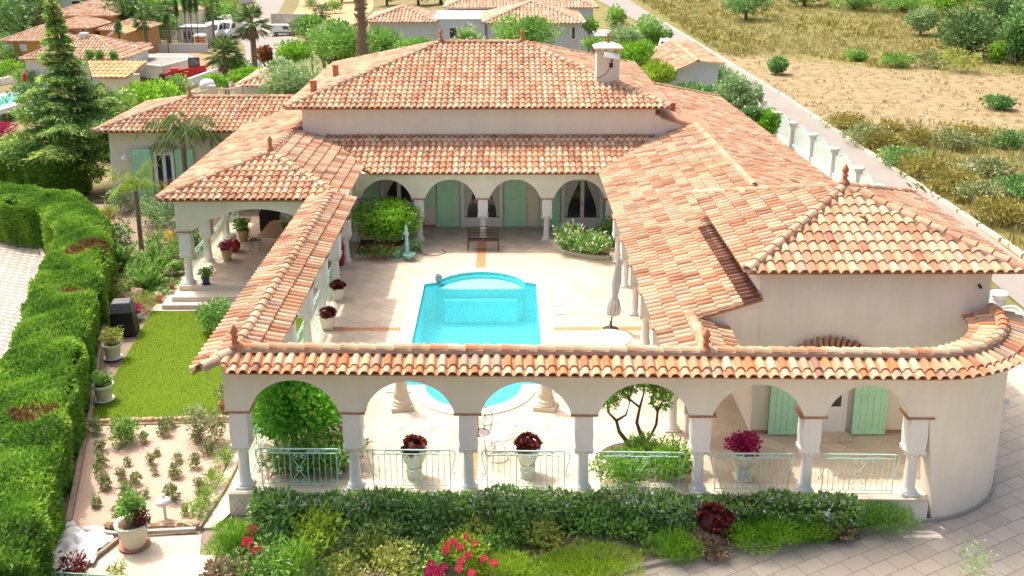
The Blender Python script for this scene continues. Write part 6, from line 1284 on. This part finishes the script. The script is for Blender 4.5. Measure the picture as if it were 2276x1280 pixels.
w_=pw(n1,1000,1018,62,84,Y0+.58); a=VY(1000,84,Y0+.4); m=MB(); [m.tube([(a.x+.15*k,Y0+.5,a.z),(a.x+.15*k,Y0+.5,a.z+1)],.015,4) for k in range(6)]; m.build('window_bars','black_metal',w_)
pw(n1,1271,1278,60,86,Y0-3.52); pw(n1,1038,1060,28,40,Y0+9.48); pw(n1,1075,1085,25,32,Y0+9.48)
a=VY(1162,12,Y0+6); block(n1,a.x-.35,a.x+.35,Y0+6,Y0+6.7,3,a.z+1.0,'cream_stone','chimney')
# garden walls of the neighbour
for i,(x0,x1,y0_,Y,hh,lb) in enumerate(((1290,1345,48,104,1.6,'white garden wall right of the neighbouring house'),(1340,1420,58,98,1.3,'lower white garden wall beside the road behind the round trees'))):
    a=VY(x0,y0_,Y);b=VY(x1,y0_,Y); tag(MB().box(a.x,b.x,Y,Y+.25,T(a.x,Y)-.2,T(a.x,Y)+hh+.5).build('garden_wall','white_wall'),lb,'wall')
area('neighbour_terrace',T(14,88)+.05,[(1290,66),(1372,66),(1372,78),(1290,82)],'pale_paving')
# outbuilding with tiled gable by the road
o1=thing('outbuilding','small tiled gable outbuilding between the feathery trees and the road','building',(14,68,T(14,68))); a=VY(1455,165,68);b=VY(1608,142,66); zr_=VY(1552,134,66).z
E1=Vector((a.x,66,a.z-.1));  rx=VY(1552,135,66).x; L0=VY(1478,168,66); R0=VY(1610,143,66); ba=VY(1452,120,76)
m=MB();s=MB(); yf,yb=66,77; zl_=L0.z; zr2=R0.z; zz=VY(1552,136,66).z
roofplane(m,s,[(L0.x,yb,zl_),(L0.x,yf,zl_),(rx,yf,zz),(rx,yb,zz)],seed=330,pitch=.3,expo=.45); roofplane(m,s,[(R0.x,yf,zr2),(R0.x,yb,zr2),(rx,yb,zz),(rx,yf,zz)],seed=331,pitch=.3,expo=.45); r_=m.build('roof','terracotta',o1,world=True); s.build('eave_board','cream_stone',r_); m=MB(); ridge(m,None,((rx,yb,zz),(rx,yf,zz))); m.build('ridge_tiles','terracotta',r_)
MB().add([(L0.x+.3,yf+.35,-2),(R0.x-.3,yf+.35,-2),(R0.x-.3,yf+.35,zr2),(rx,yf+.35,zz-.12),(L0.x+.3,yf+.35,zl_+.02)]+[(L0.x+.3,yb-.3,-2),(R0.x-.3,yb-.3,-2),(R0.x-.3,yb-.3,zr2),(rx,yb-.3,zz-.12),(L0.x+.3,yb-.3,zl_+.02)],[(0,1,2,3,4),(9,8,7,6,5),(0,5,6,1),(1,6,7,2),(0,4,9,5)]).build('wall','stucco_blue',o1,world=True)
# white swing frame / awning near the road
p=G(1470,130,-1.2); t=thing('white_pergola','white framed canopy with sloping top beside the road','canopy',(VY(1490,100,80).x,80,T(14,80))); A=[VY(x,y,Y)-t.location for x,y,Y in ((1470,86,82),(1484,83,84),(1516,102,80),(1502,106,78),(1458,128,79),(1502,140,78))]
m=MB(); m.slab([A[0],A[1],A[2],A[3]],.12); m.build('canopy','white_plastic',t); m=MB(); m.tube([A[0],A[4]],.09,5); m.tube([A[3],(A[3].x,A[3].y,0)],.07,5); m.tube([A[2],(A[2].x,A[2].y,0)],.07,5); m.build('frame','white_paint',t)
# small outbuilding behind the annex
o2=thing('garden_house','small white garden house with tiled roof beside the olive tree','building',(VY(570,200,66).x,66,T(-15,66))); pxblock(o2,522,620,190,64,6,'stucco_blue',seed=340,ov=.4,pitch=.3,expo=.5)
# balustrade
t=thing('balustrade','cream stone balustrade with stair rail above the annex ridge','balustrade',(VY(480,210,58).x,58,T(-16,58)))
A=VY(425,211,58);B=VY(472,198,58);C=VY(530,198,60); m=MB()
for a,b in ((A,B),(B,C)):
    d=b-a; n=int(d.length/.28)
    m.tube([a,b],.09,4); m.tube([a-Vector((0,0,.75)),b-Vector((0,0,.75))],.09,4)
    for k in range(n): q=a.lerp(b,(k+.5)/n); m.lathe((q.x,q.y,q.z-.72),[(.05,0),(.085,.15),(.04,.4),(.05,.66)],6)
m.build('balusters','cream_stone',t,world=True)
for q in (A,B,C): MB().box(q.x-.18,q.x+.18,q.y-.18,q.y+.18,q.z-1.6,q.z+.22).build('pier','cream_stone',t,world=True)
q=VY(461,190,62); t=thing('white_dome','white rounded barbecue oven top above the balustrade','oven',(q.x,62,T(q.x,62))); MB().blob((0,0,q.z-T(q.x,62)),.5,.5,.45,14,8).build('dome','white_plastic',t,smooth=True); MB().lathe((0,0,0),[(.35,0),(.35,q.z-T(q.x,62))],10).build('base','white_wall',t)
# slope of left neighbours : access road
strip('side_road',[(500,192),(530,150),(548,110),(530,84),(520,60),(560,30),(575,-15)],[(560,192),(610,130),(640,98),(668,84),(592,72),(618,30),(642,-15)],'asphalt',n=26)
area('worksite_earth',T(-33,104)+.02,[(345,118),(470,118),(470,160),(400,170)],'red_earth')
def wallseg(label,p0,p1,h,th,mat='white_wall',name='retaining_wall',cat='wall'):
    a=GT(*p0);b=GT(*p1); d=(b-a); L_=math.hypot(d.x,d.y); n=Vector((-d.y,d.x,0))/L_*th/2; z0=min(a.z,b.z)-.6; m=MB(); m.add([a+n*s_+Vector((0,0,z0-a.z)) for s_ in (-1,1)]+[b+n*s_+Vector((0,0,z0-b.z)) for s_ in (-1,1)]+[a+n*s_+Vector((0,0,h)) for s_ in (-1,1)]+[b+n*s_+Vector((0,0,h)) for s_ in (-1,1)],[(0,1,3,2),(4,6,7,5),(0,2,6,4),(1,5,7,3),(0,4,5,1),(2,3,7,6)]); return tag(m.build(name,mat),label,cat)
wallseg('grey concrete wall behind the white van',(606,74),(725,80),3.4,.3,'concrete'); wallseg('long white wall sloping down beside the red digger',(398,205),(492,168),1.0,.3); wallseg('white wall under the portable cabins',(350,122),(462,120),1.6,.3); wallseg('white curved wall left of the cabins',(300,122),(352,112),1.8,.3)
wallseg('white kerb wall along the side road',(550,165),(592,128),.5,.25); wallseg('orange gate wall at the top of the side road',(498,30),(530,14),3.2,.4,'orange_stucco'); wallseg('pale wall beside the orange gate wall',(530,12),(560,4),3.0,.4); wallseg('low pale wall at the far left under the white house',(0,190),(48,180),.8,.3)
area('dry_bank',T(-30,140)+.05,[],'earth_tan') if False else None
strip('dry_bank',[(640,42),(660,20),(672,-15)],[(800,55),(830,20),(830,-15)],'earth_tan',dz=.06,n=8)
# vehicles
def wheel(par,x,y,r=.32): o=MB().tube([(x,y-.11,r),(x,y+.11,r)],r,16).build('wheel','tyre',par); MB().tube([(x,y-.125,r),(x,y+.125,r)],r*.55,12).build('rim','grey_metal',o)
def van(name,label,p,rot,L=4.2,w=1.7,h=1.8,mat='white_plastic'):
    t=thing(name,label,'van',p,rot=rot); pr=[(-L/2,.35),(-L/2,h*.9),(-L/2+.25,h),(L*.12,h),(L*.20,h*.93),(L*.33,h*.60),(L*.46,h*.50),(L/2,h*.38),(L/2,.3)]; m=MB(); n=len(pr); m.add([(x,-w/2,z) for x,z in pr]+[(x,w/2,z) for x,z in pr],[tuple(range(n)),tuple(range(2*n-1,n-1,-1))]+[(i+n,(i+1)%n+n,(i+1)%n,i) for i in range(n)]); o=m.build('body',mat,t); bv=o.modifiers.new('b','BEVEL'); bv.width=.06; bv.segments=2
    m=MB()
    for y in (-w/2-.012,w/2+.002): m.add([(L*.0,y,h*.62),(L*.26,y,h*.60),(L*.17,y,h*.88),(L*.0,y,h*.88)]+[(L*.0,y+.01,h*.62),(L*.26,y+.01,h*.60),(L*.17,y+.01,h*.88),(L*.0,y+.01,h*.88)],[(0,1,2,3),(7,6,5,4)])
    m.add([(L*.335,-w*.42,h*.62),(L*.335,w*.42,h*.62),(L*.215,w*.38,h*.915),(L*.215,-w*.38,h*.915)],[(0,1,2,3)]); m.add([(L*.345,-w*.42,h*.62),(L*.345,w*.42,h*.62),(L*.225,w*.38,h*.915),(L*.225,-w*.38,h*.915)],[(0,1,2,3)]); m.build('window','glass_dark',t)
    m=MB(); m.box(-L*.30,L*.28,-w/2-.03,-w/2-.005,.55,.68); m.box(L/2-.05,L/2+.06,-w/2+.05,w/2-.05,.25,.55); m.box(-L/2-.06,-L/2+.02,-w/2+.05,w/2-.05,.3,.5); m.build('bumper','black_metal',t)
    for x in (-L*.30,L*.31):
        for y in (-w/2+.08,w/2-.08): wheel(t,x,y)
    for y in (-.55,.55): MB().box(L/2-.06,L/2+.02,y-.15,y+.15,.62,.78).build('headlight','grey_metal',t)
    return t
q=GT(632,79); s_=58/ppm(q)/4.2; v_=van('white_van','small white panel van parked side on in front of the concrete wall',q,0); v_.scale=(s_,)*3
for i,(px,py,rot,lb) in enumerate(((510,84,-PI/2-.2,'white van facing down the slope, right of the parked row'),(492,72,-PI/2,'white van behind the other parked vans, left of the gate wall'),(480,88,-PI/2-.1,'boxy white truck next to the portable cabin'))):
    q=GT(px,py); v=van('work_van',lb,q,rot,4.6,1.9,2.2); s_=34/ppm(q)/1.9; v.scale=(min(1.3,s_),)*3
q=GT(430,104); s_=ppm(q); t=thing('portable_cabin','grey portable site cabin with wide window','cabin',q); wd=58/s_; ht=42/s_; m=MB(); m.box(-wd/2,wd/2,0,4,.1,ht); m.box(-wd/2-.1,wd/2+.1,-.1,4.1,ht,ht+.15); m.build('body','grey_metal',t); o=MB().box(-wd*.36,wd*.1,-.05,-.01,ht*.42,ht*.8).build('window','glass_dark',t); m=MB(); [m.box(x-.06,x+.06,-.08,-.051,ht*.4,ht*.82) for x in (-wd*.36,-wd*.2,-wd*.04,wd*.1)]; m.build('frame','white_paint',o)
q=GT(449,106); s_=ppm(q); t=thing('portable_toilet','orange portable toilet with white top beside the site cabin','toilet',q+Vector((0,-1.2,0))); wd=24/s_;ht=28/s_; MB().box(-wd/2,wd/2,0,1.1,0,ht).build('body','orange_plastic',t); MB().frustum((0,.55,ht),wd/2+.05,wd/2-.15,.22).build('roof','white_plastic',t); MB().box(-wd*.32,wd*.32,-.03,-.003,.12,ht*.9).build('door','orange_plastic',t)
# wire site fence
a=GT(352,116);b=GT(462,114); t=thing('site_fence','white post and wire fence on the wall below the cabins','fence',a); m=MB(); 
for k in range(5): q=a.lerp(b,k/4); MB().tube([(q.x,q.y,q.z+.8),(q.x,q.y,q.z+3.2)],.07,5).build('post','white_paint',t,world=True)
for k in range(6): m.tube([a+Vector((0,0,1.4+k*.35)),b+Vector((0,0,1.4+k*.35))],.02,4)
m.build('wire','white_paint',t,world=True)
# red telehandler
q=GT(425,182); s_=ppm(q); k_=1.0; t=thing('telehandler','red telescopic handler with dark cab on the building site','digger',q,rot=.3); m=MB(); m.box(-2.0,1.6,-.7,.7,.6,1.2); m.box(-.2,1.7,-.75,-.1,1.2,1.6); m.frustum((-1.6,0,1.2),.5,.35,.4); m.build('chassis','red_paint',t); c_=MB().box(-.1,1.0,-.1,.8,1.2,2.5); c_.build('cab','glass_dark',t); m=MB(); m.box(-.15,1.05,-.15,.85,2.5,2.6); [m.box(x-.05,x+.05,y-.05,y+.05,1.2,2.5) for x in (-.1,1.0) for y in (-.12,.82)]; m.build('cab_frame','black_metal',t)
MB().tube([(1.6,-.45,1.7),(-2.0,-.45,1.2),(-2.7,-.45,.9)],.2,4).build('boom','red_paint',t); MB().box(-3.2,-2.7,-.9,.2,.2,1.1).build('fork_carriage','black_metal',t)
for x in (-1.4,1.2):
    for y in (-.75,.75): wheel(t,x,y,.55)
t.scale=(k_,)*3
# flat roofed unfinished building, yellow tiled roof
Yf=88.; t=thing('unfinished_building','low grey flat roofed building with white parapet on the left slope','building',(VY(330,150,Yf).x,Yf,T(-35,Yf))); A=[VY(232,133,100),VY(262,123,104),VY(430,126,104),VY(360,150,92),VY(250,150,92)]; zf=VY(360,150,108).z
P=[G(x,y,zf) for x,y in ((225,134),(262,124),(412,124),(432,131),(360,150),(300,143))]; MB().prism([(p.x,p.y) for p in P],T(-36,95)-.5,zf).build('wall','stucco_cool',t,world=True)
m=MB(); n=len(P)
for i in range(n): m.tube([P[i]+Vector((0,0,.1)),P[(i+1)%n]+Vector((0,0,.1))],.14,4)
m.build('parapet','white_wall',t,world=True); MB().prism([(p.x+(P[0].x*0),p.y) for p in [G(x,y,zf+.02) for x,y in ((232,134),(264,126),(408,126),(424,131),(358,148),(302,141))]],zf,zf+.02).build('roof_felt','asphalt',t,world=True)
t=thing('yellow_roof_house','house with fresh yellow tiled roof behind the cedar','building',(VY(260,165,84).x,84,T(-36,84))); m=MB();s=MB(); Z=VY(290,168,80).z; R_=[G(x,y,Z+dz) for x,y,dz in ((205,172,0),(292,168,0),(345,146,.9),(222,136,1.9))]
dp_=3.4; roofplane(m,s,[(R_[0].x,R_[0].y,R_[0].z),(R_[1].x,R_[0].y,R_[0].z),(R_[1].x+.6,R_[0].y+dp_,R_[0].z+.8),(R_[0].x-1.6,R_[0].y+dp_,R_[0].z+.8)],pitch=.4,expo=.7,seed=350); r_=m.build('roof','tile_yellow',t,world=True); s.build('eave_board','cream_stone',r_); block(t,R_[0].x+.4,R_[1].x-.2,R_[0].y+.4,R_[0].y+3.3,T(-38,84)-.5,R_[0].z-.2,'stucco')
# white house with pink roof
t=thing('white_house','long white house with pale pink tiled roof at the left','building',(VY(140,140,108).x,108,T(-48,108))); pxblock(t,42,275,130,106,9,'white_wall',seed=360,sl=.42,ov=.4); q=VY(185,92,110); block(t,q.x-.4,q.x+.4,110,110.8,q.z-1.5,q.z+.9,'white_wall','chimney'); pxblock(t,272,308,108,112,4,'white_wall',seed=364,ov=.3)
# orange house
t=thing('orange_house','large orange rendered house with stepped tiled roofs at the far left','building',(VY(120,100,135).x,135,T(-60,135)))
x=pxblock(t,0,128,90,132,10,'orange_stucco',seed=370,sl=.4,ov=.5); x=pxblock(t,88,200,62,138,9,'orange_stucco',seed=374,ov=.5,sl=.3); x=pxblock(t,98,255,34,146,11,'orange_stucco',seed=378,ov=.5,sl=.35); x=pxblock(t,212,318,66,140,8,'orange_stucco',seed=382,ov=.4,sl=.3)
for a_ in ((16,28,99,112,132.48),(47,58,99,112,132.48),(95,112,100,116,132.48)): pw(t,*a_,shut='white_paint')
for a_ in ((204,212,44,56,146.48),(216,224,42,54,146.48),(182,188,62,70,138.48)): pw(t,*a_)
q=VY(119,30,148); block(t,q.x-.6,q.x+.6,148,149.2,q.z-1.5,q.z+1.2,'orange_stucco','chimney')
# white gable garage in front of orange house
t=thing('gable_porch','small white trimmed gable roof in front of the orange house','building',(VY(259,75,128).x,128,T(-50,128))); a=VY(240,80,128);b=VY(280,74,128);c=VY(259,64,128); MB().add([tuple(a),tuple(b),tuple(c)]+[(v.x,v.y+4,v.z) for v in (a,b,c)]+[(a.x,128,a.z-3),(b.x,128,a.z-3)],[(0,1,2),(0,2,5,3),(2,1,4,5),(0,6,7,1)]).build('gable','orange_stucco',t,world=True); m=MB(); m.tube([a,c],.2,4); m.tube([c,b],.2,4); m.build('verge','white_paint',t,world=True)
# pool & terrace at far left
t=thing('far_pool','small blue pool with pale coping at the left edge behind the cedar','swimming pool',G(20,225,-2.2)); zf=-2.2; P=[G(x,y,zf) for x,y in ((-20,218),(12,206),(62,204),(90,216),(40,232),(-20,250))]; MB().prism([(p.x,p.y) for p in P],zf-.4,zf).build('coping','white_wall',t,world=True); P=[G(x,y,zf+.02) for x,y in ((-20,222),(14,210),(58,208),(78,216),(36,226),(-20,242))]; MB().prism([(p.x,p.y) for p in P],zf,zf+.02).build('water','cyan_far',t,world=True)
q=G(57,190,-2); t=thing('red_umbrella','red folded garden object beside the far pool','parasol',q); lathe_part('canopy',[(.05,.3),(.18,.4),(.2,.9),(.06,1.2)],'red_paint',t); MB().tube([(0,0,0),(0,0,1.3)],.04).build('pole','white_paint',t)
tag(bush('bougainvillea','magenta bougainvillea at the left edge behind the hedge','shrub',8,310,1.8,1.2,'magenta_flower',700,.18,90,z=-1.2)); tag(bush('bougainvillea','small magenta bloom patch seen through the cedar','shrub',92,262,.8,.7,'magenta_flower',300,.16,91,z=-1.2))
# white modern building in the far trees
t=thing('modern_house','flat white modern building in the trees at the top edge','building',(VY(130,5,200).x,200,T(-70,200))); a=VY(62,14,200);b=VY(190,14,200); block(t,a.x,b.x,200,212,T(-70,200)-1,a.z+1.5,'stucco_blue'); pw(t,90,130,-2,7,199.9); pw(t,160,178,2,9,199.9)
t=thing('terracotta_slope_house','pale pink tiled roof at the top edge between the cypresses','building',(VY(400,10,165).x,165,T(-55,165))); pxblock(t,372,445,22,165,9,'stucco',seed=390,ov=.4,sl=.35)
# wooded hillside and filler trees
g=random.Random(12); sh=[]
for i in range(3): sh.append([crown_mesh('crown',(4,4,3.4),1900,.62,mt,500+i,34,.30,shell=.8,c=(0,0,4.6)) for mt in ('leaf_hill','leaf_dark','leaf_mid')])
hill=[]
for i in range(64):
    px=g.uniform(-60,620); py=g.uniform(-42,46) if px<260 else g.uniform(-45,28); 
    if 100<px<260 and py>8 or px>540 or (px>360 and py>0): continue
    hill.append((px,py+10))
hill+=[(25,70),(5,88),(60,48),(38,40),(75,62),(-10,60),(15,110),(20,20),(50,10),(90,5),(150,12),(690,-5),(760,-12),(860,-6),(930,-6),(980,-10),(1230,-20),(300,60),(345,62),(450,38),(505,45),(330,85),(355,85),(300,95),(470,60),(440,55),(425,40),(395,50)]
hill=[h for h in hill]
base=thing('hill_tree','dark green tree of the wooded slope at the upper left','tree',(0,0,-50),'trees of the wooded slope at the upper left'); tr_=MB().tube([(0,0,-.5),(0,0,4.5)],.35,6,rad2=.12).mesh('trunk','bark')
first=True
for i,(px,py) in enumerate(hill):
    q=GT(px,max(-60,py+18)); t=base if first else thing('hill_tree','dark green tree of the wooded slope at the upper left','tree',q,'trees of the wooded slope at the upper left'); t.location=q; first=False
    near=q.y<150; link('crown',sh[i%3][g.choice((0,0,1,2)) if px<280 else g.choice((0,2,2))],t); link('trunk',tr_,t); s_=g.uniform(.7,1.25)*(.55 if near else .95); t.scale=(s_,s_,s_*g.uniform(.8,1.15)); t.rotation_euler.z=g.random()*6
# shrubs on the left slope filling round the houses
for i,(px,py,w,h,mt,lb) in enumerate([(330,108,7,4,'leaf_mid','leafy green tree left of the white fence corner'),(250,100,6,3,'leaf_mid','dark hedge mass in front of the gable porch'),(205,88,5,3.5,'leaf_bright','bright shrub mass right of the orange house front'),(175,95,4,3,'leaf_mid','green shrub beside the white chimney'),(40,140,5,4,'leaf_olive','grey green bush left of the white house wall'),(12,150,4,3,'leaf_mid','shrub at the far left edge below the orange house'),(20,180,4,2.5,'leaf_bright','bright shrub at the far left edge'),(70,195,4,2,'leaf_mid','low shrub beside the far pool'),
 (370,75,6,4,'leaf_rose','brownish bush left of the grey cabin'),(350,95,6,3.5,'leaf_rose','brown green bush over the site fence'),(455,50,7,3,'leaf_bright','lime shrub band above the parked trucks'),(420,58,7,3,'leaf_mid','green shrub band above the cabin'),(385,50,6,3,'leaf_variegated','pale flowering shrub above the cabin'),(60,250,4,2.5,'leaf_dark','dark shrub left of the cedar'),(10,265,3.5,2,'leaf_mid','shrub below the far pool at the left edge'),(30,345,3,1.5,'leaf_conifer','conifer shrub at the left edge over the hedge'),
 (270,300,4,3,'leaf_dark','dark shrub between the cedar and the annex wall'),(400,205,3,1.6,'leaf_mid','shrub left of the balustrade'),(540,205,2.2,1.6,'leaf_rose','russet shrub right of the balustrade'),(300,325,2.5,2,'leaf_mid','leafy shrub behind the garden arch'),(660,62,3,2.4,'leaf_dark','small dark bush on the dry bank'),(745,30,4,3,'leaf_mid','round bush on the dry bank'),(690,20,3,2.5,'leaf_olive','grey bush on the dry bank beside the road')]):
    bush('slope_shrub',lb,'shrub',px,py,w,h,mt,1300,.30 if w>3.5 else .24,600+i,flowers=('white_flower',60) if 'flowering' in lb else None,fs=.35)
